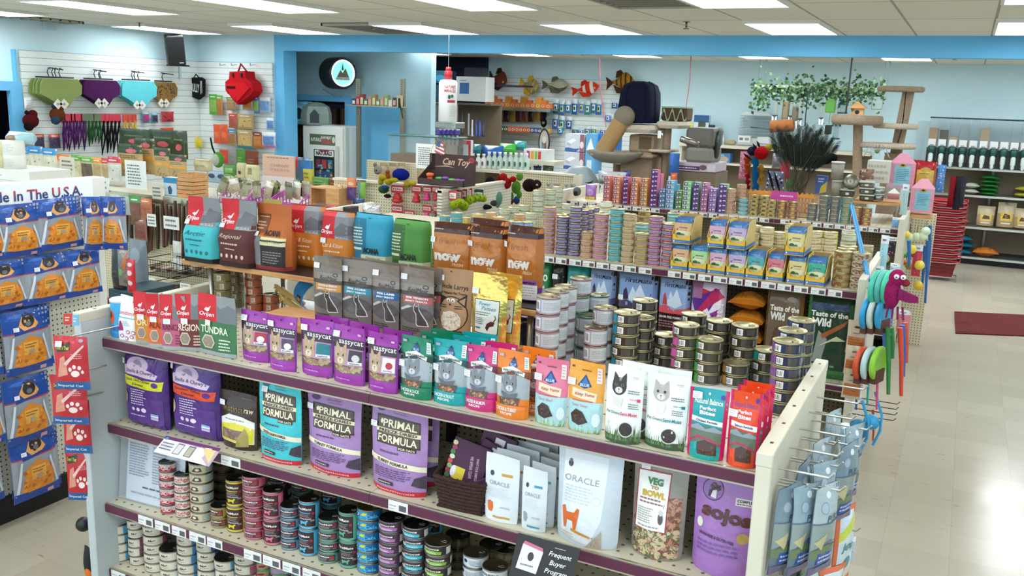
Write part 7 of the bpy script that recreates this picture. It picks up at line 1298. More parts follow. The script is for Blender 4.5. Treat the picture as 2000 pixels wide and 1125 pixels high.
# grey uprights with a shelf of small packets above the door
t=empty('wall_shelf','shelf on two perforated uprights above the open blue door','shelf',(-7.1,9.95,1.9))
for x in (699, 785):
    a=PY(x,205,9.9);z1=PY(x,154,9.9).z;m=MB().box((a.x-.03,9.9,1.0),(a.x+.03,9.94,z1),'#9a9482',MET)
    for k in range(18):z=z1-.02-.025*k;m.box((a.x-.008,9.8985,z-.008),(a.x+.008,9.9,z),'#3a362c',MET)
    m.bw('upright', t)
a,b=PY(692,204,9.9),PY(796,206,9.9);MB().box((a.x,9.72,1.93),(b.x,9.9,1.945),'#b5b09c',MET).bw('shelf_board',t)
for i,c in EN(('#3a3048','#b03a44','#8a2f3a','#4a7a3c','#a98a5a','#9a7a4a','#6a8a4a','#b59a6a','#8a9a5a','#d8d0b4','#3f3a34','#c9b48a')):
    x=a.x+.08+(b.x-a.x-.14)*i/11;hh=.08+.03*(i*7 % 3);m=MB().box((x,9.74,1.9455),(x+.055,9.8,1.9455+hh),c,PAP,bev=.002);m.box((x+.008,9.739,1.96),(x+.047,9.74,1.9455+hh*.7),('#e0d8c8','#d8a0a0','#c9d0a0')[i % 3],PAP)
    m.build('small_carton',org=(x+.03,9.77,1.9455),label='small carton on the shelf above the open door, %s from the left' % OD[i],cat='carton',group='small cartons above the open door')
MB().box((b.x-.01,9.7,1.93),(b.x+.01,9.72,2.05),'#2f3a34',MET).tube([(b.x,9.7,2.05),(b.x+.08,9.68,1.8)],.008,6,'#2f3a34').bw('bracket',t)
# -- dark recess, bins and the giant bottle
t=empty('recess_cabinet','brown cabinet with open shelves below the navy recess','cabinet',(-6.6,13.3,0));a,b=PY(846,260,13.2),PY(960,260,13.2)
MB().box((a.x,13.5,0),(b.x,13.55,1.98),WH,'brown_panel').bw('back_board',t)
for z in (.6,1.25,1.96):MB().box((a.x,13.15,z),(b.x,13.5,z+.03),'#a89f8a',MET).bw('shelf_board',t)
boxat('aquarium_box','white cardboard aquarium box with a blue picture on the high shelf','box',(890,150,948,198),13.2,.3,'#b9bcb8',[('r',.12,.3,.44,.75,'#26568a'),('l',.12,.8,.4,.9,1,'#5a7a9a')],yaw=.0,top='#a9aca8')
boxat('glass_tank','small glass tank standing on the white aquarium box','tank',(906,132,944,150),13.25,.22,'#5a666a',[('r',.04,.1,.96,.8,'#3f4a50')],mat='smoke')
slab('recess_shelf',(-7.5,13.56,PY(860,162,13.6).z-.03),(-6.6,13.95,PY(860,162,13.6).z-.002),'wall_navy',kind=None,label='narrow navy shelf carrying the upper box in the recess',cat='shelf')
boxat('aquarium_box','dark blue aquarium box in the recess, left of the white box','box',(846,138,880,162),13.6,.2,'#16485f',[('c',.4,.4,.3,.25,'#2a7a9a')])
boxat('aquarium_box','dark aquarium box with teal picture, lower left in the recess','box',(846,166,884,198),13.6,.2,'#173a4a',[('c',.6,.6,.3,.25,'#1f6a80')])
for i,(x,y0,y1,c) in EN(((903,214,262,'#3a3a3e'),(915,222,265,'#8a9094'),(922,234,266,'#b9bdc3'),(930,233,266,'#26489a'),(937,236,266,'#2c4fa0'),(944,238,267,'#1f2a4a'))):
    P=PY(x,y1,13.25);MB().lathe([(.03,0),(.018,.03),(.014,(y1-y0)*mpp(P,EZ))],10,c,PLS).build('filter_tube',loc=P,label='aquarium tube standing in the brown cabinet, %s from the left' % OD[i],cat='tube',group='aquarium tubes in the brown cabinet')
for (x0,y0,x1,y1,Y,l) in ((757,266,880,330,8.9,'large clear acrylic bin with a teal lid edge in front of the blue door'),(828,202,870,262,11.5,'tall clear bin with black lid behind the hanging bottle')):
    P=PY((x0+x1)/2,y1,Y);w=(x1-x0)*mpp(P,EX);h=(y1-y0)*mpp(P,EZ);t=empty('acrylic_bin',l,'bin',P)
    MB().box((-w/2,0,0),(w/2,.35,h-.012),'#c3ccc8','smoke').build('clear_body',t);MB().box((-w/2-.01,-.01,h-.012),(w/2+.01,.36,h),'#2a6a5c' if Y < 10 else '#20262a',PLS,bev=.004).build('lid',t);MB().box((-w/2+.02,.02,.001),(w/2-.02,.33,h*(.42 if Y < 10 else .3)),'#8a6a4c','wicker').build('treat_heap',t)
    MB().box((-w/2,.02,-P.z),(w/2,.36,-.002),WH,'brown_panel').build('base_cabinet',t)
pack('brown tray of assorted plush and rawhide beside the open door',(793,215,826,265),11.2,'#5a4434',[('k',0,.1,1,.7,26,'#b0603a','#3a2a20'),('k',.2,.55,.8,.8,8,'#4a8a5a','#c9403c'),('l',.1,.8,.9,.95,1,'#c8604a')],d=.2,style='slab')
P=PY(874,240,8.6);t=empty('giant_bottle','giant white inflatable bottle with a red cap hanging from the ceiling','display bottle',P);r=15.5*mpp(P,EX);h=84*mpp(P,EZ)
m=MB().lathe([(r*.9,0),(r,.02),(r,h*.93),(r*.8,h*.985),(r*.3,h)],32,'#dfe1de',PLS);art(m,cyl(r,0,h,a0=-2.4,a1=.2),[('t',"NATURE'S",.62,.83,.5,.07,'#c0303c',.03),('t','MIRACLE',.62,.74,.5,.07,'#c0303c',.03),('c',.62,.6,.2,.08,'#c9cfcc'),('c',.58,.6,.06,.05,'#1f5a4a'),('c',.7,.62,.06,.04,'#1f5a4a'),('r',.5,.47,.85,.53,'#b5303c'),('l',.6,.15,.95,.42,6,'#b9bdb9')],PLS,16,6,asp=2.6*r/h);m.build('bottle_body',t)
MB().lathe([(r*.42,h),(r*.42,h+.085),(r*.36,h+.09)],20,'#b5242e',PLS).lathe([(r*.3,h+.09),(r*.28,h+.13)],12,'#c8303a',PLS).build('cap',t)
MB().tube([(0,0,h+.13),(0,0,CEIL-P.z)],.003,5,'#b9b9b9').build('hanging_wire',t)
boxat('wire_tray','grey wire tray under the hanging white bottle','tray',(851,239,890,250),8.55,.2,'#a9ada6',[('l',.05,.1,.95,.9,3,'#7a7e78')],mat=MET)
for i in range(5):
    P=PY(859+8*i,283,9.0+.05*i);t=empty('spray_head','purple and white spray nozzle, %s in the row above the paper sheet' % OD[i],'spray nozzle',P,0,'purple spray nozzles above the paper sheet')
    MB().lathe([(.02,0),(.025,.08),(.02,.12)],10,'#cfd0d8',PLS).build('bottle_neck',t);MB().box((-.03,-.06,.11),(.03,.05,.18),'#4a3a8a',PLS,bev=.012).build('trigger_head',t)
note('white printed sheet standing on the toy pegboard',(812,280,850,328),6.45,9)
P=PY(842,316,6.4);t=empty('small_flag','small American flag on a stick beside the white sheet','flag',P);m=MB();n=7;w,h=.075,.1
for k in range(7):m.box((0,-.001,.09+h*k/7),(w+.02*math.sin(k),.001,.09+h*(k+1)/7),'#b8404a' if k % 2 == 0 else '#e3dfda',PAP,M=MR(.35,4,'Y'))
m.box((0,-.0018,.09+h*.5),(w*.42,-.001,.09+h),'#3a5580',PAP,M=MR(.35,4,'Y'));m.build('flag_cloth',t);MB().tube([(0,0,0),(.0,0,.1),(.06,0,.2)],.002,5,'#c9a86a').build('stick',t)
# Can Toy display
P=PY(870,361,6.35);t=empty('toy_display','dark brown toy display box with flowing cream lettering','display box',P);w=90*mpp(P,EX);h=58*mpp(P,EZ);cb='#3a2420'
m=MB().box((-w/2,.1,0),(w/2,.112,h),cb,PAP);art(m,frame((-w/2,.1,0),w,h),[('t','Can Toy',.6,.72,.6,.3,'#c9a890',.02,.35),('c',.92,.84,.06,.09,'#b53a3c'),('c',.92,.84,.045,.06,'#8a2a2c'),('p',[(.05,.55),(.4,.62),(.55,.55),(.4,.58)],'#c9a890')],PAP,1,1,asp=w/h);m.build('header',t)
for sx in (-1,1):MB().prism([(-.08,0),(.1,0),(.1,h*.62),(-.08,h*.2)],sx*w/2,sx*(w/2-.004),cb,ax='x').build('side',t)
MB().box((-w/2,-.08,0),(w/2,-.076,h*.2),cb).box((-w/2,-.08,0),(w/2,.1,.004),cb).build('tray',t)
for i,(u,c,s_) in EN(((.16,'#d8602c',1.5),(.36,'#3fa84a',1),(.5,'#7a4aa0',1.1),(.64,'#4ab04a',.9),(.76,'#8a5ab0',.9),(.88,'#7a4aa0',.9))):
    q=P+V3((-w/2+w*u,.0,.006));m=MB().lathe([(.018,0),(.022,.02*s_),(.024,.035*s_)],12,c,PLS).lathe([(.03,.035*s_),(.032,.05*s_),(.018,.055*s_)],12,c,PLS);m.build('can_toy',loc=q,label='%s rubber can toy in the brown display box, %s from the left' % (('orange','green','purple','green','purple','purple')[i],OD[i]),cat='dog toy',group='rubber can toys in the brown display')
# -- toy gondola with pegboards
g=empty('toy_gondola','cream pegboard toy gondola in the middle of the shop','shelving',(-4.5,7.3,0),0,'shop gondolas')
MB().box((-4.92,6.40,0),(-3.72,6.44,1.36),WH,'peg_xz').bw('pegboard',g);MB().box((-3.72,6.16,0),(-3.68,7.4,1.37),WH,'peg_yz').bw('pegboard',g)
MB().box((-4.92,6.38,1.355),(-3.68,6.46,1.375),WH,'beige_metal').box((-3.735,6.16,1.355),(-3.67,7.4,1.375),WH,'beige_metal').bw('top_rail',g)
MB().box((-6.0,8.40,0),(-5.2,8.44,1.37),WH,'peg_xz').bw('pegboard',g);MB().box((-4.30,8.36,0),(-3.42,8.40,1.37),WH,'peg_xz').bw('pegboard',g)
MB().box((-4.30,8.34,1.36),(-3.42,8.42,1.38),WH,'beige_metal').box((-3.46,8.33,0),(-3.405,8.43,1.38),WH,'beige_metal').bw('top_rail',g)
def kong(x0, y0, x1, y1, Y, c, l, card='#b5202c'):
    P=PY((x0+x1)/2,y1,Y);w=(x1-x0)*mpp(P,EX);h=(y1-y0)*mpp(P,EZ);t=empty('toy_pack',l,'dog toy',P,0,'red carded rubber toys on the pegboard')
    m=MB().box((-w/2,0,h*.55),(w/2,.004,h),card,PAP);art(m,frame((-w/2,0,h*.55),w,h*.45),[('r',.08,.3,.92,.75,'#e3dcd8'),('t','KONG',.5,.52,.7,.28,'#a81c28',.05)],PAP,1,1,asp=w/(h*.45));m.build('header_card',t)
    s_=w*.42;MB().lathe([(s_*.5,0),(s_*.95,h*.05),(s_*.95,h*.16),(s_*.7,h*.22),(s_*.85,h*.28),(s_*.75,h*.38),(s_*.45,h*.42),(s_*.6,h*.48),(s_*.3,h*.55)],16,c,PLS).build('rubber_toy',t)
for i,b in EN(((764,362,788,396,'#b01c28','large carded red toy below the blue plush'),(804,362,822,396,'#c02434','carded red toy, middle column, upper row'),(826,364,842,392,'#c93a7a','carded pink toy, upper row'),(844,364,858,392,'#c02434','carded red toy at the right of the upper row'),(765,400,786,436,'#b01c28','large red stacked toy in the second row'),(790,411,808,437,'#c8401c','orange-red cone toy, second row'),(825,401,842,432,'#d05a8a','pink ring toy, second row'),(846,401,858,434,'#26222a','black rubber toy, second row'),(826,438,842,452,'#2a4a9a','blue toy, third row'))):kong(b[0],b[1],b[2],b[3],6.33,b[4],b[5])
def blob(label,parts,name='plush_toy',cat='plush toy',group=None,Y=6.3):
    'parts: (name, px, py, radii px, colour, dY)'
    o=PY(parts[0][1],parts[0][2],Y);t=empty(name,label,cat,o,0,group)
    for nm_, px, py, rr, c, dy in parts:
        P=PY(px,py,Y+dy);k=mpp(P,EZ);MB().ball(P,(rr[0]*k,(rr[0]+rr[1])/2*k,rr[1]*k),c,PLU,14).bw(nm_,t)
    return t
blob('round royal blue plush toy with yellow feet on the pegboard',[('body',783,341,(18,12),'#16289a',0),('foot',747,347,(8,6),'#d8c02c',0),('foot',759,355,(9,6),'#d8c02c',-.03),('foot',770,352,(9,5),'#d8c02c',-.06),('foot',796,360,(8,6),'#d8c02c',0),('foot',806,358,(8,5),'#d8c02c',-.03),('foot',744,355,(6,6),'#d8c02c',0)])
blob('green and blue plush toy with a wheel under the blue one',[('body',749,370,(11,8),'#4a7a3a',0),('belly',752,366,(9,4),'#2a5a9a',-.04),('tail',757,383,(8,4),'#3a2a24',0)])
blob('small white fluffy plush with black eyes at the left edge of the pegboard',[('head',738,332,(8,9),'#b9b5aa',0),('eye',735,333,(1.6,1.6),'#111111',-.07),('ear',733,322,(4,5),'#a8a398',0)],Y=7.6)
for i,(x,l) in EN(((748,'left'),(766,'middle'),(784,'right'),(820,'rightmost'))):pack('tan antler chew pack hanging on the rear pegboard, %s one' % l,(x-8,318,x+7,352),8.3,'#b5a482',[('r',0,.8,1,1,'#8a7a5a'),('k',.2,.3,.8,.7,6,'#6a5030','#8a6a44')],name='chew_pack',group='antler chew packs on the rear pegboard')
blob('orange fox plush hanging between the chew packs',[('body',757,344,(6,6),'#c8682c',0),('head',757,336,(5,4),'#c8682c',0)],Y=8.2)
pack('purple and orange bottle toy pack at the left of the pegboard',(675,348,694,392),6.3,'#5a3a7a',[('r',0,.6,1,1,'#d0703a'),('c',.5,.75,.3,.08,'#c9b59a')],name='toy_pack');pack('lime green tube pack beside the purple bottle toy',(696,352,712,388),6.3,'#7aa83a',[('r',.2,0,.45,1,'#4a7a9a'),('r',0,.88,1,1,'#5a5a3a')],name='toy_pack')
pack('blue bead toy pack under the lime green tubes',(686,386,710,400),6.3,'#2a4a7a',[('k',0,0,1,1,10,'#1f3a6a','#8aa0c0')],name='toy_pack');pack('brown chew pack standing behind the wooden box',(655,362,668,398),6.25,'#a98a54',[('r',.3,.1,.7,.3,'#2a2018')],name='chew_pack')
for i,b in EN(((600,402,632,422,'#2a2426'),(632,404,660,424,'#a82430'),(655,404,682,424,'#2a2426'))):boxat('bar_carton','%s bar carton lying on the ledge behind the orange bags' % ('left black and white','middle red','right black and red')[i],'carton',b[:4],5.4,.12,b[4],[('r',.1,.3,.5,.7,'#d8d4d0'),('r',.55,.2,.9,.6,'#c8343c')])
pack('crumpled silver-white bag on the ledge behind the sky blue bag',(698,400,731,424),5.4,'#c9cdd2',[('k',.1,.1,.9,.9,8,'#e3e6ea','#8a9098')],d=.14,mat='foil')
m=MB().box((-4.85,5.3,.0),(-4.2,5.75,.93),WH,'beige_metal',bev=.004);m.build('low_counter',org=(-4.5,5.5,0),label='low cream counter ledge behind the orange bags',cat='counter')
# tennis balls and plushes on the right-hand pegboard
for i,(x,y,r,l) in EN(((887,400,9,'lowest left'),(897,397,10,'front middle'),(906,402,10,'front right'),(916,391,9,'in the middle'),(926,388,8,'right of middle'),(936,386,8,'upper right'),(944,388,7,'outermost right'),(902,410,8,'bottom'),(910,420,6,'hanging lowest'),(884,408,7,'leftmost'))):
    P=PY(x,y,6.2+.07*i);k=mpp(P,EZ);m=MB().ball(P,r*k,'#b9d32c',PLU,14);pts=[P+V3((r*k*1.01*math.cos(a)*.8,-r*k*.62-abs(math.sin(a))*.0,r*k*.55*math.sin(a*1.0))) for a in [math.pi*q/10 for q in range(11)]]
    m.tube(pts,.004,5,'#6a8a2a',PLU);m.build('tennis_ball',org=P-EZ*r*k,label='yellow-green tennis ball in the hanging cluster, %s' % l,cat='tennis ball',group='tennis balls hanging on the pegboard')
for i,x in EN((884,894,904,914)):pack('red and white header card above the tennis balls, %s from the left' % OD[i],(x-8,373-2*i,x+8,392-2*i),6.25+.12*i,'#c0303a',[('r',.1,.2,.9,.8,'#e3dedb'),('l',.2,.4,.8,.7,2,'#7a3a3a')],d=.008,name='header_card',cat='card',mat=PAP)
for i,x in EN((924,936)):pack('dark green header card above the tennis balls, %s one' % ('left','right')[i],(x-8,370,x+8,384),6.7,'#1f4a3a',[('r',.1,.3,.9,.6,'#c9d8dc')],d=.008,name='header_card',cat='card',mat=PAP)
blob('bright red plush monkey hanging on the pegboard',[('body',990,358,(9,11),'#c01f1c',0),('head',983,345,(8,7),'#c8241f',0),('arm',974,356,(5,13),'#b01c1a',0),('arm',1002,350,(7,6),'#c8241f',0),('leg',984,374,(5,10),'#b01c1a',0)],Y=7.3)
blob('lime green plush monkey beside the red one',[('body',1008,366,(9,13),'#6aa83a',0),('head',1015,345,(7,8),'#76b444',0),('leg',998,384,(5,9),'#6aa83a',0),('leg',1014,380,(5,8),'#6aa83a',0)],Y=7.5)
blob('dark brown plush beaver on the rear pegboard',[('body',1034,362,(14,13),'#2c1d18',0),('head',1048,360,(10,9),'#34221b',-.05),('eye',1049,361,(2.5,2),'#d8d4cc',-.18)],Y=8.1)
blob('small red plush at the bottom of the rear pegboard',[('body',996,392,(8,8),'#b0201f',0)],Y=7.9);blob('small blue plush beside the small red one',[('body',1009,391,(6,8),'#26488a',0)],Y=7.9);blob('black plush with teal headband at the pegboard corner',[('body',957,358,(10,13),'#1a1d20',0),('band',956,361,(10.5,2.5),'#3f9a98',0)],Y=7.2)
blob('grey and black log-shaped plush lying above the can stacks',[('body',948,404,(14,5),'#2c2c30',0),('cap',966,397,(9,6),'#6a5a5c',0)],Y=6.9);blob('mint rope plush hanging between the log plush and the red one',[('body',975,388,(5,14),'#7ab89a',0),('tail',972,400,(4,6),'#8ac4a8',0)],Y=6.9)
blob('white plush bone with a tag at the right of the rear pegboard',[('body',1113,372,(8,12),'#d3d0c0',0),('end',1108,361,(6,5),'#d8d5c6',0),('end',1119,361,(6,5),'#d8d5c6',0)],Y=8.1);blob('second white plush bone left of the tagged one',[('body',1080,372,(10,14),'#cfcbbb',0),('end',1074,360,(7,5),'#d3d0c0',0),('end',1087,360,(7,5),'#d3d0c0',0)],Y=8.15);blob('silvery grey spiky plush at the right edge of the pegboard',[('body',1127,374,(8,9),'#8a8d90',0),('belly',1124,378,(4,5),'#3a3a3e',-.05)],Y=7.9)
# -- shelf rows behind: grooming bottles, hallowe'en shelf, pads
t=empty('display_shelf','cream two-level shelf holding white grooming bottles','shelving',(-4.55,9.9,0))
z1 = PY(1000, 334, 9.4).z
MB().box((-5.15,9.3,z1-.03),(-4.02,9.75,z1),WH,'beige_metal').bw('shelf_board',t);MB().box((-5.15,9.62,0),(-4.02,9.75,z1-.03),WH,'brown_panel').bw('base_panel',t)
for i in range(11):
    x=923+10.6*i;P=PY(x,330-2.2*i+(6 if i < 3 else 0),9.42+.02*i);P.z=z1;sp=i > 2
    h=.17 if not sp else .2;m=MB().lathe([(.032,0),(.034,.01),(.034,h*.62),(.014,h*.8),(.014,h*.88)],16,'#d8dcd6' if not sp else '#b9ccc0',PLS,sx=1.0);art(m,cyl(.0342,.02,h*.6),[('c',.5,.5,.14,.3,'#8a4a6a' if not sp else '#2a5a4a'),('l',.3,.1,.7,.3,1,'#7a7a84')],PLS,8,1)
    o=m.build('grooming_bottle',loc=P,label='white grooming bottle on the cream shelf, %s from the left' % OD[i],cat='bottle',group='white grooming bottles')
    MB().lathe([(.018,h*.85),(.018,h)],10,'#e3e6e2',PLS).build('cap',o)
boxat('white_rack','white counter rack with pink, yellow and red packets','rack',(1022,292,1066,314),9.9,.25,'#d3d8d4',[('r',.14,.15,.28,.85,'#c02a6a'),('r',.32,.15,.46,.85,'#d8a02a'),('r',.5,.15,.62,.85,'#8ab03a'),('r',.65,.15,.78,.85,'#c8402c')])
boxat('counter_board','cream shelf edge under the white packet rack','shelf',(1018,314,1082,322),9.88,.3,'#cfcab4')
for i,(b,c,l) in EN((((1018,326,1036,342),'#7a9a3a','green furry'),((1040,324,1056,342),'#3a4a6a','blue patterned'),((1058,322,1080,340),'#5a6a4a','mixed coloured'))):pack('%s toy packs under the white rack' % l,b,10.0,c,[('k',0,0,1,1,16,'#8aa0c0','#3a3a34')],name='toy_pack')
boxat('red_carton','white and red carton standing left of the teal tray','carton',(904,274,919,308),9.3,.06,'#d8dcd8',[('r',0,.75,1,1,'#c83a48'),('r',.7,0,1,.75,'#b52f40')])
pack('blue folded pads heaped behind the bottles',(934,285,976,312),10.4,'#1f58a0',[('l',.1,.3,.9,.7,2,'#3a7ac4')],d=.2);pack('bright green pad pack behind the bottles',(968,281,1002,302),10.5,'#3fa83a',[('l',.1,.3,.9,.7,2,'#8ad06a')],d=.2);pack('teal folded mat behind the bottles',(996,276,1022,296),10.6,'#2a8a8a',[],d=.2);pack('teal round cushion left of the blue pads',(918,282,934,302),10.3,'#1f6a78',[],d=.15)
# hallowe'en wall shelves
for k, (y, l) in EN(((208, 'upper'), (255, 'lower'))):
    a,b=PY(942,y,14.2),PY(1075,y+3,14.2);t=empty('wall_shelf','long grey wall shelf under the fish cushions, %s one' % l,'shelf',((a.x+b.x)/2,14.4,a.z));MB().box((a.x,14.2,a.z-.03),(b.x,14.66,a.z),'#b5b8b0',MET).bw('shelf_board',t);MB().box((a.x,14.19,a.z-.05),(b.x,14.205,a.z+.002),'#cfcdc0',MET).bw('price_rail',t)
    for i in range(13 if k == 0 else 17):
        x=951+(10 if k == 0 else 7.4)*i;P=PY(x,y,14.24);P.z=a.z+.001;c=(('#e0702c','#1f1c1f','#d8902c','#2a2428','#c8502c','#8a3a4a') if k == 0 else ('#3a7a34','#2a5a2c','#d0602c','#c9502c','#2a4a8a','#d8a02c'))[(i*(i // (5 if k else 1)+1)) % 6 if k == 0 else min(5,i // 3)]
        m=MB().box((-.055,0,0),(.055,.1,.09+.05*(i*5 % 3)) if k == 0 else (.04,.09,.09),c,PAP,bev=.01);art(m,frame((-.05,-.001,.01),.09,.07),[('c',.5,.5,.3,.3,'#e8d8b0'),('c',.5,.5,.15,.15,'#2a2420')],PAP,1,1)
        m.build('plush_packet' if k else 'toy_carton',loc=P,label='%s small item on the %s wall shelf, number %s from the left' % ({'#e0702c':'orange','#1f1c1f':'black','#d8902c':'amber','#2a2428':'dark','#c8502c':'rust','#8a3a4a':'wine red','#3a7a34':'green','#2a5a2c':'dark green','#d0602c':'orange','#c9502c':'rust orange','#2a4a8a':'blue','#d8a02c':'golden'}[c],l,i+1),cat='toy',group='small items on the %s wall shelf' % l)
for i in range(9):
    pack('brown and gold costume hanging under the upper wall shelf, %s from the left' % OD[i],(958+12*i,214,969+12*i,238),14.5,('#5a2a20','#7a4a2a','#3a2a24','#a8802c')[i % 4],[('k',.1,.1,.9,.9,10,'#8a3a2a','#c9a04a')],name='pet_costume',cat='costume',group='costumes under the upper wall shelf')
blob('black long-necked plush at the right end of the wall shelves',[('body',1062,240,(6,9),'#17171a',0),('neck',1064,224,(2.5,10),'#17171a',0),('face',1061,240,(3,3),'#a89a84',-.1)],Y=14.3)
P=PY(1063,340,10.6);t=empty('oval_sign','oval sign of a dog portrait on a black wire stand','sign',P);c=PY(1063,278,10.6);k=mpp(c,EZ)
MB().lathe([(28*k,-.01),(28*k,.012),(24*k,.014),(24*k,-.01)],36,'#15161a',PLS,MT(c) @ MR(HP,4,'X') @ Matrix.Scale(.42,4,(1,0,0)),caps=False).bw('frame',t);m=MB();art(m,lambda u,v:(c+V3((11*k*(2*u-1),-.004,26*k*(2*v-1))),NY),[('c',.5,.5,.48,.46,'#c9c3b8',28),('p',[(.25,.2),(.3,.6),(.5,.75),(.7,.6),(.75,.2)],'#8a4a44'),('c',.5,.6,.2,.14,'#e3dfd6'),('c',.4,.35,.15,.1,'#5a9aa8')],PAP,1,1,asp=.42);m.bw('portrait',t)
for sx in (-1,1):MB().tube([c+V3((sx*9*k,.02,-20*k)),V3((c.x+sx*13*k,c.y,P.z))],.008,6,'#15161a').bw('wire_leg',t)
for i,(b,l) in EN((((1103,262,1140,296),'upper'),((1100,297,1139,331),'lower'))):boxat('litter_box_carton','white and blue cat litter pan carton, %s one of the stack' % l,'carton',b,12.6,.4,'#c3c6cc',[('p',[(.1,.55),(.4,.75),(.6,.65),(.3,.45)],'#e6e8ec'),('p',[(.1,.5),(.3,.42),(.3,.3),(.1,.38)],'#a9adb5'),('p',[(0,.0),(.6,.0),(.8,.2),(.5,.16),(.2,.22),(0,.2)],'#3a5f9a'),('r',.78,0,1,1,'#8a5a6a'),('c',.88,.4,.1,.2,'#e0d0cc')])
boxat('litter_box_carton','light blue tall carton right of the white litter cartons','carton',(1141,262,1160,340),12.6,.3,'#5a9ac4',[('p',[(.1,.6),(.5,.9),(.9,.6),(.5,.5)],'#dfe8f0'),('r',.2,.05,.7,.35,'#c8d8e4')]);boxat('litter_box_carton','deep blue carton with white script behind the scratching post','carton',(1161,262,1200,300),12.7,.3,'#2266b0',[('l',.2,.55,.8,.7,1,'#dfe8f4'),('c',.7,.3,.12,.18,'#1a1a20')])
# packs on the back slatwall
r_ = 0
for row,(y0,y1,xs) in EN(((193,221,(1084,1096,1108,1121,1134,1146,1158,1168)),(224,252,(1083,1096,1110,1196)),(246,262,(1093,1122,1133,1146,1158,1176)),(196,212,(1199,1210)),(220,238,(1186,1202)))):
    for j, x in EN(xs):
        c=('#2a7a9a','#3a6ab8','#2a84b4','#1f5a9a','#5a7ac8','#2f8a8a')[(j+row) % 6]
        pack('blue and white grooming pack on the back slatwall, row %s, %s from the left' % (('one','two','three','four','five')[row],OD[j]),(x-5.5,y0+(j % 3)*2,x+5.5,y1+(j % 2)*3),14.55,'#c9d8d8',[('r',0,0,1,.7,c),('r',.3,.2,.8,.6,('#dfe8e4','#c3d46a','#e3e8ec')[j % 3]),('c',.5,.4,.15,.12,'#2a3a4a')],name='grooming_pack',group='blue grooming packs on the back slatwall')
# fish cushions
def fish(label, px, py, L_, H_, yaw, c1, c2, kind):
    P=PY(px,py,14.5);k=mpp(P,EZ);L,H=L_*k,H_*k;t=empty('fish_cushion',label,'cushion',P-EZ*H/2,0,'fish-shaped cushions on the back slatwall');M=MT(P) @ MR(yaw,4,'Y')
    n=14;V=[];F=[];prof=[.05,.38,.62,.82,.95,1,.98,.9,.78,.62,.46,.34,.24,.16,.12]
    sg = 1 if kind != 'left' else 1
    for i in range(n + 1):
        x = L * (-.5 + .82 * i / n)
        for j in range(12):a=math.tau*j/12;V.append(M @ V3((x,.07*prof[i]*math.sin(a)-.01,H*.42*prof[i]*math.cos(a))))
    mb = MB(); o = 0
    for i in range(n):
        cc=c1 if kind != 'clown' else ('#e6e2d8' if i in (3,4,8,9) else '#d83a1c')
        if kind == 'stripe' and i % 3 == 1: cc = c2
        for j in range(12):mb.add([V[i*12+j],V[i*12+(j+1) % 12],V[i*12+12+(j+1) % 12],V[i*12+12+j]],[(0,1,2,3)],cc if not (kind == 'bass' and j in (0,1,10,11)) else c2,FAB,True)
    mb.bw('body', t)
    def fin(nm_,pts):MB().prism([(a*L,b*H) for a,b in pts],-.02,.02,c2,FAB,M=M).bw(nm_,t)
    fin('tail_fin',[(.28,0),(.36,.12),(.52,.3),(.48,0),(.52,-.28),(.36,-.12)]);fin('dorsal_fin',[(-.3,.3),(-.1,.56),(.15,.52),(.26,.12),(0,.3)]);fin('belly_fin',[(-.15,-.32),(-.02,-.56),(.12,-.5),(.16,-.2)])
    MB().ball(M @ V3((-L*.36,-.06,H*.08)),.018,'#e8dca0',PLS,10).ball(M @ V3((-L*.36,-.075,H*.08)),.009,'#101010',PLS,8).bw('eye',t)
fish('dark red-brown fish cushion, leftmost on the back wall',973,154,42,40,math.pi+.2,'#6a3424','#3a201a','plain');fish('yellow and grey striped fish cushion, second from the left',1034,167,44,36,math.pi+.25,'#8a8a70','#c9a030','stripe')
fish('grey-green bass cushion in the middle of the back wall',1085,166,56,30,math.pi+.0,'#a8a692','#5a5c44','bass');fish('orange and white banded fish cushion',1144,173,58,30,math.pi-.2,'#d83a1c','#c8341a','clown');fish('golden brown striped fish cushion, rightmost on the back wall',1212,160,58,42,math.pi-.1,'#a8752c','#4a3418','stripe')
# red wires from the ceiling
for i,(pts,l) in EN(((((1171,112),(1172,170),(1178,215),(1184,250)),'left'),(((1349,122),(1347,160),(1340,210),(1339,240)),'right'))):
    m=MB().tube([V3((PY(*pts[0],12.5).x,12.5,CEIL))]+[PY(x,y,12.5) for x,y in pts],.006,5,'#b0485a',PLS);m.build('extension_cord',org=PY(*pts[-1],12.5),label='thin red cord hanging from the back room ceiling, %s one' % l,cat='cord',group='thin red cords from the ceiling')
# grey litter dome
P=PY(1133,400,8.9);P=PY(1130,366,9.3);k=mpp(P,EZ);t=empty('litter_dome','large grey domed litter box with a slanted dark opening','litter box',V3((P.x,P.y,.95)),0)
R = 42 * k; zb = P.z
MB().lathe([(R*.93,zb-.12),(R,zb),(R,zb+.01)],32,'#6a787c',PLS).lathe([(R*1.03,zb+.01),(R*1.03,zb+.03),(R*.95,zb+.035)],32,'#1d2326',PLS).lathe([(R*.98,zb+.035),(R*.8,zb+.13),(R*.5,zb+.21),(R*.3,zb+.235),(0,zb+.24)],32,'#8b999c',PLS,caps=False).build('dome',t,loc=(0,0,-.95))
MB().lathe([(R*.36,0),(R*.38,.006),(0,.006)],28,'#0e1113',PLS,MT((R*.42,-R*.36,zb+.14-.95)) @ MR(.72,4,V3((.65,.75,0))) @ Matrix.Scale(1.3,4,(1,-.5,0)),caps=False).build('opening',t)
slab('pillar_stand',(P.x-.25,9.15,0),(P.x+.3,9.6,zb-.125),'brown_panel',kind=None,label='low brown stand under the grey litter dome',cat='stand')
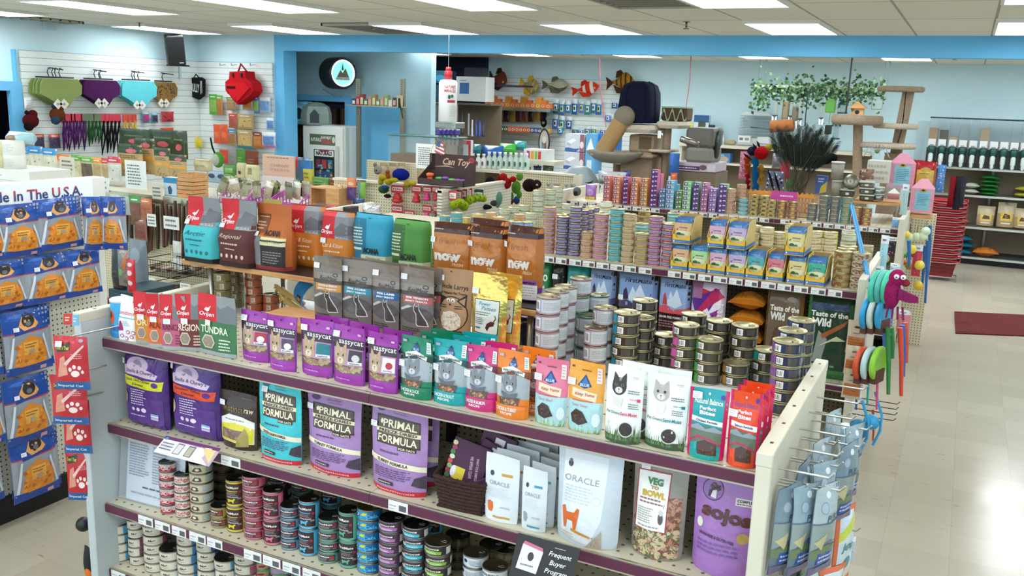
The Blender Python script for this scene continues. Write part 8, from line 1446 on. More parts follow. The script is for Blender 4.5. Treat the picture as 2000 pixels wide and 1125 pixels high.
# -- cat trees and the back right area
def cyl3(m,a,b,r,mat,n=14,rs=None):m.tube([a,b],r,n,WH,mat,rs=rs);return m
YT = 9.9
def pt(x, y, Y=YT): return PY(x, y, Y)
t=empty('cat_tree','beige carpeted cat tree with a leaning gold post and a hammock perch','cat tree',(pt(1240,400).x,YT,0));k=mpp(pt(1240,300),EZ)
def board(nm_,x0,x1,y,th,depth,mat='carpet_tan',Y=YT,par=None,bev=.03):
    a,b=pt(x0,y,Y),pt(x1,y,Y);MB().box((a.x,Y-depth/2,a.z-th),(b.x,Y+depth/2,a.z),WH,mat,bev=bev).bw(nm_,par or t);return a.z
def post(nm_, x, y0, y1, wpx, mat='carpet_tan', Y=YT, par=None):
    a,b=pt(x,y0,Y),pt(x,y1,Y);b=V3((a.x,a.y,b.z));w=wpx*mpp(a,EX)/2;MB().tube([b,a],w,16,WH,mat).bw(nm_,par or t)
# main box (floor to perch)
a, b = pt(1222, 330), pt(1282, 330); z = pt(1250, 296).z
MB().box((a.x,YT-.2,0),(b.x,YT+.22,z),WH,'carpet_tan',bev=.02).bw('lower_house',t)
board('shelf', 1205, 1292, 296, .035, .62, 'carpet_tan'); 
a,b=pt(1237,292),pt(1284,292);MB().box((a.x,YT-.17,z+.001),(b.x,YT+.2,pt(1250,250).z-.07),WH,'carpet_tan',bev=.02).bw('upper_house',t)
MB().box((a.x+.12,YT-.175,z+.04),(b.x-.02,YT-.165,pt(1250,252).z-.08),'#6a5a44',FAB).bw('house_opening',t)
board('top_perch',1215,1295,241,.09,.6,'carpet_cream',bev=.04);board('side_perch',1290,1342,236,.075,.4,'carpet_cream',bev=.035)
post('post',1304,250,400,16);board('shelf',1276,1318,290,.03,.4,'carpet_cream');post('post',1205,320,400,14)
A,B_=pt(1178,296,9.6),pt(1217,232,9.6);MB().tube([A,B_],.1,18,WH,'carpet_gold',rs=[.10,.095]).bw('leaning_post',t);MB().ball(B_+(B_-A).normalized()*.03,(.115,.115,.115),'#b9ae98',PLU,16).bw('post_cap',t)
# hammock
c=pt(1200,302,9.6);m=MB();m.lathe([(.0,-.1),(.14,-.09),(.24,-.05),(.31,.005),(.33,.03),(.3,.04),(.22,.0),(0,-.05)],24,'#d3cab8',PLU,MT(c) @ Matrix.Scale(.7,4,(0,1,0)),caps=False);m.bw('hammock',t)
board('shelf',1165,1232,297,.025,.42,'carpet_cream',Y=9.65);MB().box((pt(1165,400).x,YT-.35,0),(pt(1318,400).x,YT+.35,.05),WH,'carpet_tan',bev=.01).bw('base',t)
MB().box(pt(1285,255,9.55),pt(1291,270,9.555) ,'#e3e3de',PAP).bw('price_tag',t)
# navy covered bird cage on top
P = pt(1247, 240); k = mpp(P, EX); w = 79 * k; h = 76 * k
t2=empty('covered_cage','cage under a dark navy cloth cover standing on the cat tree','covered cage',P+EZ*.002);m=MB();n=24;prof=[(1.0,0),(1.0,.25),(.98,.5),(.94,.72),(.8,.9),(.5,.98),(0,1.0)]
V = []
for r, z in prof:
    for i in range(n):
        a=math.tau*i/n;e=1/max(abs(math.cos(a)),abs(math.sin(a))) ** .62;wv=1+.025*math.sin(7*a+3*z);V.append((w/2*r*math.cos(a)*e*wv*.86,.24*r*math.sin(a)*e*wv,h*z))
m.add(V,[(j*n+i,j*n+(i+1) % n,(j+1)*n+(i+1) % n,(j+1)*n+i) for j in range(len(prof)-1) for i in range(n)],'#14172e',FAB,True);m.build('cloth_cover',t2)
for a in (-1.9,-.9,-.35):MB().tube([(w/2*.86*r*math.cos(a)*1.12,.25*r*math.sin(a)*1.12,h*z+.004) for r,z in prof[:-1]],.006,5,'#0d0f20',FAB).build('seam',t2)
# corrugated scratcher
P=pt(1315,237);k=mpp(P,EX);t3=empty('cat_scratcher','brown cardboard scratcher with a pale green wavy band','cat scratcher',P+EZ*.003);w=50*k;h=26*k
MB().box((-w/2,0,0),(w/2,.26,h),'#5f4430','wicker',bev=.02).build('core',t3);m=MB();top=[(-w/2+w*i/20,h*(.5+.42*math.sin(i*.95-.6))) for i in range(21)]
m.prism(top+[(x,z-h*.22) for x,z in reversed(top)],-.012,-.002,'#93a585',PAP);m.prism([(-w/2,h*.93),(w/2,h*.93),(w/2,h*1.04),(-w/2,h*1.04)],-.012,.26,'#93a585',PAP);m.build('wavy_band',t3)
# litter cabinet and carton
P=pt(1362,318,9.6);k=mpp(P,EX);t4=empty('litter_box','large dark grey hooded litter box with a round side opening','litter box',P);w=52*k;h=66*k;M0=MR(0,4,'Z')
MB().box((-w/2,0,0),(w/2,.45,h*.44),'#7c7c70',PLS,bev=.03).build('pan',t4);MB().box((-w/2-.005,-.005,h*.44),(w/2+.005,.455,h),'#5f5c54',PLS,bev=.03).build('hood',t4)
MB().lathe([(.1,0),(.105,.008),(0,.008)],24,'#14161a',PLS,MT((w/2+.007,.2,h*.55)) @ MR(HP,4,'Y') @ Matrix.Scale(1.5,4,(1,0,0)),caps=False).build('opening',t4)
boxat('litter_carton','white and purple litter box carton under the grey litter box','carton',(1322,318,1396,335),9.55,.5,'#b5a9b5',[('r',0,.15,.6,.6,'#4a3058'),('l',.05,.25,.55,.5,1,'#d8cfd8'),('c',.68,.5,.1,.3,'#6a4a44'),('r',.8,.1,1,.9,'#c9c0c9')])
slab('stand_box',(PY(1322,335,9.6).x,9.56,0),(PY(1400,335,9.6).x,10.1,PY(1360,335.5,9.6).z),'brown_panel',kind=None,label='brown stand under the purple litter carton',cat='stand')
pack('blue pet bag hanging beside the cat tree post',(1302,300,1322,345),9.4,'#3a68a8',[('r',0,.5,.5,1,'#4a7ac0')],d=.12,mat=FAB);pack('orange bag below the blue one',(1306,338,1320,362),9.38,'#c8602c',[],d=.08);pack('small blue folded pack at the foot of the cat tree',(1212,334,1228,362),9.2,'#24306a',[],d=.08)
pack('clear bag of grey litter heaped at the foot of the cat tree',(1160,336,1216,362),9.1,'#a9aeb0',[('k',.1,.1,.9,.9,18,'#c9cdd0','#6a7078')],d=.2)
MB().lathe([(.035,0),(.035,.2),(.03,.21)],18,'#8a8178','foil',MT(PY(1345,276,9.4)) @ MR(-1.3,4,'Y') @ MT((0,0,-.12))).build('feed_bag',org=PY(1330,276,9.4),label='shiny wrapped roll lying on the small carpet shelf',cat='roll')
pack('purple wrapped heart treat bag at the left end of the third gondola',(1140,362,1162,396),8.1,'#8a62a8',[('r',.1,.1,.9,.35,'#d8c03a'),('c',.5,.6,.3,.2,'#a88ac8')],d=.06)
# far counter along the back wall
YK = 14.25
a,b=PY(1326,280,YK),PY(1700,292,YK);zc=PY(1392,282,YK).z;t=empty('back_counter','cream back counter with an open lower shelf along the pale wall','counter',((a.x+b.x)/2,14.4,0))
MB().box((a.x,YK,zc-.05),(b.x,14.66,zc),WH,'beige_metal').bw('worktop',t);MB().box((a.x,14.6,0),(b.x,14.66,zc-.05),WH,'brown_panel').bw('back_board',t);z2=PY(1420,319,YK).z;MB().box((a.x,YK,z2-.03),(b.x,14.6,z2),WH,'beige_metal').bw('shelf_board',t);MB().box((a.x,YK+.05,0),(a.x+.04,14.6,zc-.05),WH,'beige_metal').bw('side_panel',t)
P=PY(1472,283,YK+.05);P.z=zc;k=mpp(P,EX);t=empty('bird_cage','white wire bird cage on the back counter','cage',P);w=60*k;h=60*k;z0=16*k
MB().box((-w/2-.02,-.02,0),(w/2+.02,.3,z0),'#c9cdcc',PLS,bev=.02).build('tray',t);m=MB()
for i in range(25):x=-w/2+w*i/24;m.tube([(x,0,z0),(x,0,h)],.0035,4,'#b9c3c3',MET,caps=False);m.tube([(x,.28,z0),(x,.28,h)],.003,4,'#b9c3c3',MET,caps=False)
for i in range(8):z=z0+(h-z0)*i/7;m.tube([(-w/2,0,z),(w/2,0,z),(w/2,.28,z),(-w/2,.28,z),(-w/2,0,z)],.0045,4,'#b9c3c3',MET,caps=False)
m.build('wire_grille',t);MB().prism([(-w/2-.01,h),(w/2+.01,h),(w/2-.06,h+.05),(-w/2+.06,h+.05)],-.01,.29,'#d3dad8',PLS).build('roof',t);MB().tube([(-.1,.14,z0+.16),(.2,.14,z0+.14)],.012,6,'#3a342e',PLS).build('perch',t)
for i,(b,c,l) in EN((((1441,265,1465,278),'#dfe2e0','white twin-picture box before the bird cage'),((1478,268,1506,282),'#d8dcda','white oval tray before the bird cage'),((1440,279,1500,284),'#b9bcb8','flat grey tray under the cage boxes'))):boxat('small_box',l,'box',b,YK+.0,.04,c,[('r',.1,.3,.4,.7,'#6a7a7c'),('r',.55,.3,.88,.7,'#8a8a7c')] if i == 0 else [])
boxat('pump_box','blue and white filter box standing on the grey litter box','carton',(1352,225,1381,281),14.32,.12,'#cfdce2',[('r',0,.75,1,1,'#24578a'),('r',.3,.5,.8,.8,'#3f4a44'),('r',.35,.5,.75,.6,'#c3a04a')]);boxat('pump_box','small dark blue box beside the filter box','carton',(1381,244,1391,281),14.32,.1,'#1c2f44')
pack('yellow and white packet left of the filter box',(1341,240,1352,280),14.32,'#c9c43a',[('k',.2,.2,.8,.8,5,'#3a4a2a','#e8e8d0')]);pack('light blue packet right of the litter box',(1390,254,1403,282),14.32,'#8ab8d4',[('r',0,.7,1,1,'#2a5a94')])
for i,(x,l) in EN(((1404,'left'),(1411,'right'))):MB().lathe([(.03,0),(.03,.09),(.012,.12),(.012,.15)],12,'#dfe0da',PLS).build('small_bottle',loc=V3((PY(x,283,YK+.1).x,YK+.1,zc)),label='small white bottle on the left end of the back counter, %s one' % l,cat='bottle')
MB().ball((0,0,.04),(.09,.06,.045),'#c3b58a','wicker',12).build('rope_bundle',loc=V3((PY(1427,282,YK+.1).x,YK+.1,zc)),label='pale straw bundle on the back counter left of the cage',cat='bundle')
boxat('pet_box','blue picture carton on the lower shelf of the back counter','carton',(1396,299,1425,319),YK+.1,.2,'#4a7ab0',[('c',.55,.4,.35,.3,'#b5a08a'),('l',.1,.7,.6,.9,1,'#dfe8f0')])
# ivy pole with bird feeders
YI=13.6;a,b=PY(1474,168,YI),PY(1722,170,YI);zp=a.z;t=empty('hanging_pole','white pole hanging from the ceiling with ivy garland wound along it','pole',((a.x+b.x)/2,YI,zp))
MB().tube([(a.x,YI,zp),(b.x,YI,zp)],.022,10,'#c9d3b8',PLS).bw('pole',t)
for x in (1480,1493,1725,1733):c=PY(x,168,YI);MB().tube([(c.x,YI,zp),(c.x,YI,CEIL)],.004,5,'#7a8a8c').bw('hanging_wire',t)
m = MB(); R_ = random.Random(11); L = b.x - a.x
for i in range(900):
    u=R_.random();clump=.5+.5*math.sin(u*26)*math.sin(u*9+1);x=a.x-.05+(L+.1)*u;z=zp+R_.gauss(-.05,.055+.07*clump)-(.14 if u < .16 and R_.random() < .6 else 0);y=YI+R_.uniform(-.1,.08);s_=R_.uniform(.018,.036);an=R_.uniform(0,6.28)
    d1=V3((math.cos(an),R_.uniform(-.5,.5),math.sin(an)))*s_;d2=V3((-math.sin(an),R_.uniform(-.5,.5),math.cos(an)))*s_*.7;c=V3((x,y,z));m.add([c-d1,c-d2,c+d1,c+d2],[(0,1,2,3)],('#2a5a34','#1f4428','#4a7a44','#7a9a6a')[i % 4],PAP)
for k in range(3):m.tube([(a.x+L*q/30,YI+.03*math.sin(q+k),zp+.04*math.sin(q*1.1+2*k)-.03) for q in range(31)],.005,4,'#3a5a34',PAP)
o = m.bw('ivy_garland', t); o['kind'] = 'stuff'
def feeder(x, y0, y1, wpx, kind, label):
    P=PY(x,y1,YI);k=mpp(P,EZ);h=(y1-y0)*k;w=wpx*k;t=empty('bird_feeder',label,'bird feeder',P,0,'bird feeders hanging from the ivy pole');MB().tube([(0,0,h),(0,0,zp-P.z)],.003,4,'#3a4a44').build('hanging_wire',t)
    if kind == 'tube':
        MB().lathe([(w*.5,h*.32),(w*.5,h*.95)],14,'#c9c3a4','smoke').build('seed_tube',t);MB().lathe([(w*.6,h*.93),(w*.5,h)],14,'#2c3430',PLS).lathe([(w*.6,h*.28),(w*.6,h*.33)],14,'#2c3430',PLS).build('caps',t)
        m = MB()
        for s_ in (-1,1):m.tube([(s_*w*.4,0,h*.3),(s_*w*.3,-.02,0)],.02,8,'#c6d0d4',MET);m.tube([(s_*w*.9,0,h*.08),(-s_*w*.2,0,h*.08)],.006,5,'#2a2c30')
        m.build('glass_tube', t)
    elif kind == 'house':MB().prism([(-w*.6,h*.55),(0,h),(w*.6,h*.55)],-.1,.1,'#5a4238','wood').build('roof',t);MB().box((-w*.4,-.07,.02),(w*.4,.07,h*.55),'#7a6a58','wood').build('body',t);MB().lathe([(.03,0),(0,0)],12,'#1a1614',PLS,MT((0,-.0715,h*.3)) @ MR(HP,4,'X'),caps=False).build('entrance',t)
    elif kind == 'lantern':MB().lathe([(w*.7,h*.6),(w*.3,h*.9),(0,h)],16,'#1c3a38',PLS,caps=False).build('roof',t);MB().lathe([(w*.4,.02),(w*.4,h*.6)],14,'#5a7a78','smoke').build('body',t);MB().lathe([(w*.6,0),(w*.6,.02)],14,'#1c3a38',PLS).build('tray',t)
    else:MB().box((-w/2,-.06,0),(w/2,.06,h*.9),kind,PLS,bev=.01).build('body',t)
for a_ in ((1512,193,240,9,'tube','slim tube feeder, leftmost under the ivy'),(1533,193,232,12,'#8a7a5a','brown and cream printed feeder box, second from the left'),(1543,196,240,9,'tube','tube feeder behind the cream box'),(1558,188,252,12,'tube','tall double tube feeder in the left group'),(1552,205,235,10,'#6a6250','dark printed feeder pack in the left group'),(1603,200,244,8,'tube','slim feeder standing alone in the middle'),(1621,190,220,18,'#5a9a3a','bright green feeder pack'),(1645,194,222,16,'lantern','dark green lantern feeder'),(1674,198,228,28,'house','brown wooden bird house'),(1712,186,214,20,'#8a9a94','white and blue printed feeder box at the right')):feeder(*a_)
feeder(1631,230,272,14,'lantern','dark teal hanging feeder below the lantern');feeder(1617,242,262,12,'#15171c','black square feeder below the green pack')
P=PY(1526,248,13.4);t=empty('log_feeder','orange-brown log shaped feeder hanging before the cage','bird feeder',P);MB().tube([(-.15,0,0),(.17,0,.03)],.085,14,'#a0602c','wicker').build('log',t);MB().lathe([(.05,0),(0,0)],12,'#1a120c',PLS,MT((-.155,-.0,0)) @ MR(-HP,4,'Y'),caps=False).build('hole',t);MB().tube([(0,0,.08),(0,0,zp-P.z)],.003,4,'#3a3a34').build('hanging_wire',t)
for i,(x0,y0,x1,y1,l) in EN(((1665,110,1652,222,'long thick black'),(1578,178,1572,246,'short thin black'))):
    A,B_=PY(x0,y0,12.4),PY(x1,y1,12.4);A=A if i else V3((A.x,A.y,CEIL));MB().tube([A,B_],.012 if i == 0 else .008,6,'#1c2024',PLS).build('hanging_cable',org=B_,label='%s cable hanging in the back room' % l,cat='cable')
# peacock feathers, feather boas and basket
YF = 8.35
P = PY(1560, 382, YF); k = mpp(P, EZ); P.z = max(P.z, ZT); 
a,b=PY(1458,420,YC+.22),PY(1586,424,YC+.22);hb=38*mpp(a,EZ)
t=empty('basket_crate','peach plastic crate with orange scalloped rim holding feather toys','crate',((a.x+b.x)/2,YC+.42,ZT+.001));w=b.x-a.x;m=MB()
for i in range(22):
    x=-w/2+w*i/21;m.box((x-.005,-.2,0),(x+.005,-.194,hb),'#d8b088',PLS)
for i in range(5):z=hb*i/4;m.box((-w/2,-.2,z-.004),(w/2,-.194,z+.004),'#d8b088',PLS)
m.build('front_grille',t);MB().box((-w/2,-.2,0),(-w/2+.006,.16,hb),'#d8b088',PLS).build('side',t);MB().box((w/2-.006,-.2,0),(w/2,.16,hb),'#d8b088',PLS).build('side',t);MB().box((-w/2,.154,0),(w/2,.16,hb),'#d8b088',PLS).build('rear',t);MB().box((-w/2,-.2,0),(w/2,.16,.005),'#d8b088',PLS).build('floor_panel',t)
m = MB(); n = 14
for i in range(n):x=-w/2+w*(i+.5)/n;m.prism([(x-w/n/2,hb),(x+w/n/2,hb),(x+w/n/2,hb+.02),(x,hb+.045),(x-w/n/2,hb+.02)],-.206,-.2,'#e0902a',PAP)
m.build('scalloped_rim', t)
a,b=PY(1507,372,YC+.2),PY(1556,393,YC+.2);flatsign('pink_card','bright pink sign card on the crate front','sign',(V3((a.x,YC+.2,b.z)),V3((b.x,YC+.2,b.z)),V3((b.x,YC+.2,a.z)),V3((a.x,YC+.2,a.z))),[('l',.35,.3,.9,.7,1,'#f0d0e8')],'#c8449a',2)
cx = (PY(1558, 372, YF)).x; R_ = random.Random(5)
for i in range(46):
    B0=V3((cx+R_.uniform(-.06,.06),YF-.1+R_.uniform(-.05,.05),ZT+hb*.9));ang=R_.uniform(-.42,.55)*(1 if i % 2 else .8);ln=R_.uniform(.42,.62);tip=B0+V3((math.sin(ang)*ln*.95,R_.uniform(-.12,.12),math.cos(ang)*ln));md=B0.lerp(tip,.55)+V3((-.04*ang,0,0))
    m=MB().tube([B0,md,tip],.003,4,'#4a4434',PLS);ax=(tip-md).normalized();sd=V3((ax.z,0,-ax.x))
    for j in range(20):
        u=.08+.92*j/19;c=md.lerp(tip,u);wl=.06*(1.15-abs(u-.6)*.8)
        for s_ in (-1,1):m.add([c,c+sd*s_*wl*.5+ax*wl*.55+V3((0,.004,0)),c+sd*s_*wl+ax*wl*.9,c+sd*s_*wl*.45+ax*wl*.35],[(0,1,2,3)],('#1c231c','#2a2f24','#26261f','#20302c')[(i+j) % 4],FAB)
    m.build('peacock_feather',org=B0,label='dark peacock feather wand standing in the peach crate',cat='feather wand',group='peacock feathers in the peach crate')
def boa(label, x, y0, y1, c, r, Y=8.25, name='feather_toy'):
    A,B_=PY(x,y1,Y),PY(x,y0,Y);k=mpp(A,EZ);m=MB();n=9;pts=[A.lerp(B_,i/n)+V3((.008*math.sin(i*2),0,0)) for i in range(n+1)];m.tube(pts,r*k,10,c,PLU,rs=[r*k*(.8+.25*math.sin(i*1.7+1)) for i in range(n+1)]);m.build(name,org=A,label=label,cat='cat toy',group='bright feather boa toys')
boa('red feather boa toy hanging at the left of the crate',1460,340,368,'#b8101c',5);boa('orange upper part of a feather boa toy',1459,306,338,'#d8581c',7,8.27);boa('bright blue feather boa toy',1475,308,370,'#1878b8',7);boa('yellow and orange feather boa toy',1487,322,362,'#dca02c',5)
blob('fluffy red pompom at the top of the feather toys',[('body',1487,299,(14,13),'#c8101c',0)],name='pompom_toy',cat='cat toy',Y=8.2);blob('dark violet feather puff behind the red pompom',[('body',1470,295,(11,9),'#2c2450',0)],name='pompom_toy',cat='cat toy',Y=8.3);blob('yellow smiley card at the right of the red pompom',[('body',1502,288,(7,7),'#d8c02c',0)],name='smiley_toy',cat='cat toy',Y=8.4)
for i,(x0,y0,x1,y1) in EN(((1452,300,1468,312),(1478,275,1486,292),(1470,280,1484,300),(1500,330,1512,375),(1512,335,1524,378))):A,B_=PY(x0,y0,8.3),PY(x1,y1,8.2);MB().tube([A,A.lerp(B_,.4),B_],.008,6,'#15131c',PLU,rs=[.002,.012,.003]).build('feather_wand',org=B_,label='thin black feather wand in the left part of the crate, %s' % ('leftmost','second','third','fourth','rightmost')[i],cat='cat toy',group='thin black feather wands')
pack('pink and silver tinsel toys at the left of the boas',(1441,296,1459,350),8.4,'#b56a80',[('k',0,0,1,1,30,'#d8c0c8','#7a2a44')],name='toy_pack');pack('grey covered carrier behind the feathers',(1503,300,1524,330),9.0,'#6a6a74',[('l',.3,.7,.8,.8,1,'#b5b5bd')],d=.2);pack('red packed toy behind the feather stems',(1522,315,1540,350),8.8,'#a81c30',[('k',.2,.2,.8,.8,6,'#d8485a','#6a1020')]);pack('white and blue patterned packs behind the black wands',(1495,335,1530,368),8.6,'#5a6480',[('k',0,0,1,1,26,'#c9d0e0','#1f2440')],name='toy_pack')
pack('green round toy behind the feather stems',(1533,350,1548,370),8.7,'#2a6a34',[]);blob('dark flower-like feather toy right of the peacock feathers',[('body',1622,308,(14,9),'#1c1a1c',0),('petal',1610,316,(12,5),'#2a2022',0),('petal',1634,320,(11,4),'#3a2420',0),('bloom',1598,300,(5,5),'#8a3a4a',0)],name='feather_toy',cat='cat toy',Y=8.6)
# second cat tree
YS = 9.35
t=empty('cat_tree','tall tan cat tree with three round platforms near the food dispensers','cat tree',(PY(1700,400,YS).x,YS,0));
def disk(nm_,x,y,rx,th,Y=YS,mat='carpet_tan',ry=.22):c=PY(x,y,Y);k=mpp(c,EX);MB().lathe([(.93,0),(1,th*.3),(1,th*.75),(.94,th)],28,WH,mat,MT(c-EZ*th) @ Matrix.Diagonal((rx*k,ry,1,1)),smooth=True).bw(nm_,t)
disk('top_platform',1760,169,47,.05,Y=9.6);disk('platform',1675,225,51,.09,ry=.28);disk('small_platform',1750,241,46,.05,Y=9.5,mat='carpet_cream');disk('small_platform',1730,279,60,.05,Y=9.45,mat='carpet_cream')
for x,y0,xb,yb,wpx,Y in ((1676,234,1673,400,19,YS),(1776,172,1750,300,24,9.6)):a,b=PY(x,y0,Y),PY(xb,yb,Y);w=wpx*mpp(a,EX)/2;MB().tube([b,a],w,16,WH,'carpet_tan').bw('post',t)
a,b=PY(1750,300,9.6),PY(1720,400,9.6);MB().tube([V3((b.x,9.6,0)),a],.1,14,WH,'carpet_tan').bw('post',t);MB().tube([PY(1770,178,9.47),PY(1762,250,9.47),PY(1750,290,9.47)],.005,5,'#2a2420').bw('cord',t)
MB().box((PY(1640,400,YS).x,YS-.3,0),(PY(1800,400,YS).x,YS+.5,.05),WH,'carpet_tan',bev=.01).bw('base',t)
blob('white long-legged spider toy on the lower platform',[('body',1713,296,(4,4),'#8ab85a',0)],name='spider_toy',cat='cat toy',Y=8.6)
sp=[o for o in bpy.data.objects if o.name.startswith('spider_toy')][0]
for i in range(8):a=math.pi*i/7;P=PY(1713,296,8.58);MB().tube([P,P+V3((.07*math.cos(a),0,.03+.03*math.sin(a))),P+V3((.11*math.cos(a),-.01,-.05+.02*math.sin(a)))],.003,5,'#dfe0d4',PLU).bw('leg',sp)
# small wooden riser with tins on the third gondola
a,b=PY(1665,392,YC+.25),PY(1760,398,YC+.25);t=empty('riser_board','wooden riser shelf carrying clear tubs and metal tins on the third gondola','riser',((a.x+b.x)/2,YC+.45,ZT));zr=a.z;MB().box((a.x,YC+.25,zr-.018),(b.x,YC+.7,zr),WH,'wood').bw('wooden_board',t)
for x in (a.x + .02, b.x - .03):
    for y in (YC+.27,YC+.66):MB().tube([(x,y,ZT),(x,y,zr-.018)],.01,8,'#a8a8a4').bw('leg',t)
def tin(x,y1,wpx,hpx,c,label,Y=YC+.34,mat=MET,cat='tin',shape='round',lid='#b9bab0'):
    P=PY(x,y1,Y);P.z=max(P.z,zr) if abs(P.z-zr) < .03 else P.z;k=mpp(P,EX);w,h=wpx*k,hpx*k
    if shape == 'round':m=MB().lathe([(w/2*.9,0),(w/2,h)],22,c,mat);l=MB().lathe([(w/2*1.05,h),(w/2*1.05,h+.012)],22,lid,PLS)
    else:m=MB().box((-w/2,-.06,0),(w/2,.06,h),c,mat,bev=.01);l=MB().box((-w/2-.004,-.064,h),(w/2+.004,.064,h+.012),lid,PLS,bev=.004)
    if shape != 'round':art(m,frame((-w/2,-.0602,0),w,h),[('r',.4,.3,.65,.7,'#d8d8d2')],PAP,1,1)
    o=m.build('treat_tin',loc=P,label=label,cat=cat,group='tins and tubs on the wooden riser');l.build('lid',o)
tin(1634,383,24,30,'#8a8678','tall grey paper tub, lower one left of the tins',mat=PAP);P=PY(1634,349,YC+.34);tin(1634,350,26,33,'#8f8b80','tall grey speckled tub with white lid, upper one',mat=PAP,lid='#d8d8d2')
tin(1655,383,26,12,'#5f5c52','dark square tub below the round clear one',shape='sq');tin(1693,391,28,10,'#6a675c','square clear tub, bottom of the stack of three',shape='sq');tin(1693,378,28,10,'#747166','square clear tub, middle of the stack of three',shape='sq');tin(1693,365,28,9,'#7f7c70','square clear tub, top of the stack of three',shape='sq');tin(1715,391,22,11,'#9aa4a8','round silver tin, lower one');tin(1715,378,24,11,'#a9b3b8','round silver tin, upper one')
P=PY(1663,355,YC+.3);k=mpp(P,EX);MB().lathe([(15*k,-.03),(15.5*k,.02),(14*k,.03),(0,.02)],26,'#7a776c',MET,MT(P) @ MR(HP-.3,4,'X')).build('treat_tin',org=P,label='large round clear-lidded tub tilted towards the viewer',cat='tin',group='tins and tubs on the wooden riser')
t=empty('clear_tub','clear tub with a white and red label on the right end of the riser','tub',PY(1744,391,YC+.34));w=30*mpp(t.location,EX);MB().box((-w/2,-.06,0),(w/2,.06,w*1.2),'#c3ccd0','smoke',bev=.01).build('clear_body',t);MB().lathe([(w*.4,.01),(w*.4,w*.5)],18,'#b0504a',PAP).lathe([(w*.4,w*.5),(0,w*.85)],18,'#dfe0da',PAP,caps=False).build('contents',t)
boxat('snack_carton','blue and yellow upright carton left of the grey tubs','carton',(1591,343,1613,378),YC+.5,.05,'#3f62a8',[('p',[(.4,0),(1,.1),(1,.7),(.5,.4)],'#d8c03a'),('l',.2,.6,.8,.9,2,'#dfe4f0')])
boxat('storage_box','white slatted storage box behind the tins','box',(1690,314,1735,357),8.5,.2,'#c9c7bc',[('l',.05,.1,.95,.9,3,'#a9a79c')]);pack('brown and cream mice toys in front of the white box',(1676,330,1706,350),8.3,'#8a6a5a',[('k',0,0,1,1,14,'#4a3024','#c9b8a8')],name='toy_pack')
# pink gable bags and red bags
def gable(label, px, Y, col):
    x0,yt,x1,yb=px;P=PY((x0+x1)/2,yb,Y);k=mpp(P,EX);w=(x1-x0)*k;h=(yb-yt)*mpp(P,EZ);t=empty('litter_bag',label,'bag',P,0,'pink gable-topped bags')
    m=MB();d=.12;hb=h*.72;V=[(-w/2,0,0),(w/2,0,0),(w/2,d,0),(-w/2,d,0),(-w/2,0,hb),(w/2,0,hb),(w/2,d,hb),(-w/2,d,hb),(-w*.14,d/2,h),(w*.16,d/2,h)]
    m.add(V,[(0,1,5,4),(1,2,6,5),(2,3,7,6),(3,0,4,7),(4,5,9,8),(6,7,8,9),(5,6,9),(7,4,8),(3,2,1,0)],col,GLO);art(m,frame((-w/2,0,0),w,hb),[('r',.22,.1,.84,.92,'#7fb8c9'),('p',[(.36,.92),(.52,1),(.7,.92),(.6,.84),(.44,.84)],'#a8923a'),('p',[(.42,.93),(.52,.97),(.62,.93),(.52,.88)],'#2a2a24'),('l',.3,.3,.78,.8,7,'#4a8aa4')],GLO,1,1,asp=w/hb);m.build('bag_body',t)
gable('pink gable-topped bag with a light blue panel, upper one',(1732,300,1782,368),8.6,'#c98aa0');gable('pink gable-topped bag with a light blue panel, lower right one',(1774,350,1820,415),8.45,'#cf92a4')
t=empty('bag_ledge','wooden ledge under the pink bags at the right end of the third gondola','ledge',PY(1795,418,8.5));MB().box((-.2,-.08,-.03),(.1,.2,-.002),WH,'wood').build('board',t)
for i,(b,Y,l) in EN((((1783,316,1824,366),8.9,'red and yellow bag right of the upper pink one'),((1770,313,1800,360),9.1,'dark red bag behind the upper pink one'))):pack(l,b,Y,'#a0141e',[('r',.1,.1,.92,.68,'#c9a94a'),('c',.5,.68,.25,.1,'#b5942c'),('l',.2,.5,.8,.58,1,'#6a4a1c')],d=.12,style='slab')
pack('colourful blue and orange bag hanging at the gondola end',(1826,322,1842,375),8.8,'#3f7ab8',[('k',0,0,1,1,22,'#e09a3a','#d8e4f0')])
for i,(x,c,l) in EN(((1855,'#8a1c26','red with white dots'),(1866,'#2c2c34','dark charcoal'),(1874,'#34343e','black'))):pack('%s dog sweater hanging at the aisle end' % l,(x-7,345,x+7,405+6*(i % 2)),9.6,c,[('k',.2,.2,.8,.8,6,'#c9a0a0',c)],d=.1,mat=FAB,name='dog_sweater',cat='dog sweater',group='dog sweaters hanging at the aisle end')
# -- food dispensers and the right shelving
YR = 14.2; xa, xb = PY(1776, 300, YR).x, 2.4
t=empty('shelving_unit','grey metal wall shelving with four levels at the back right','shelving',((xa+xb)/2,14.4,0));MB().box((xa,14.62,.1),(xb,14.66,1.4),WH,'brown_panel').bw('back_panel',t)
MB().box((xa,YR+.1,0),(xb,14.66,.15),WH,'black_base').bw('base',t)
zs = [PY(1900, y, YR).z for y in (328, 381, 443, 502)]
for i,z in EN(zs):MB().box((xa,YR-(0 if i else 0),z-.03),(xb,14.62,z),'#c3c2b8',MET).bw('shelf_board',t)
for x in (xa,PY(1930,400,YR).x,xb-.04):MB().box((x,14.58,0),(x+.03,14.63,1.4),'#6a675c',MET).bw('upright',t)
fills=[(.66,'#b58a5c'),(.6,'#4a382c'),(.36,'#c9a468'),(.2,'#8a7a64'),(.0,'#000000'),(.72,'#b59c74'),(.08,'#8a5a4a'),(0,'#000000'),(.28,'#43302c'),(.16,'#4a5a54'),(.3,'#7a6a54'),(.5,'#a98a5c'),(.1,'#6a5444')]
z0 = zs[0]; zt = PY(1880, 230, YR).z
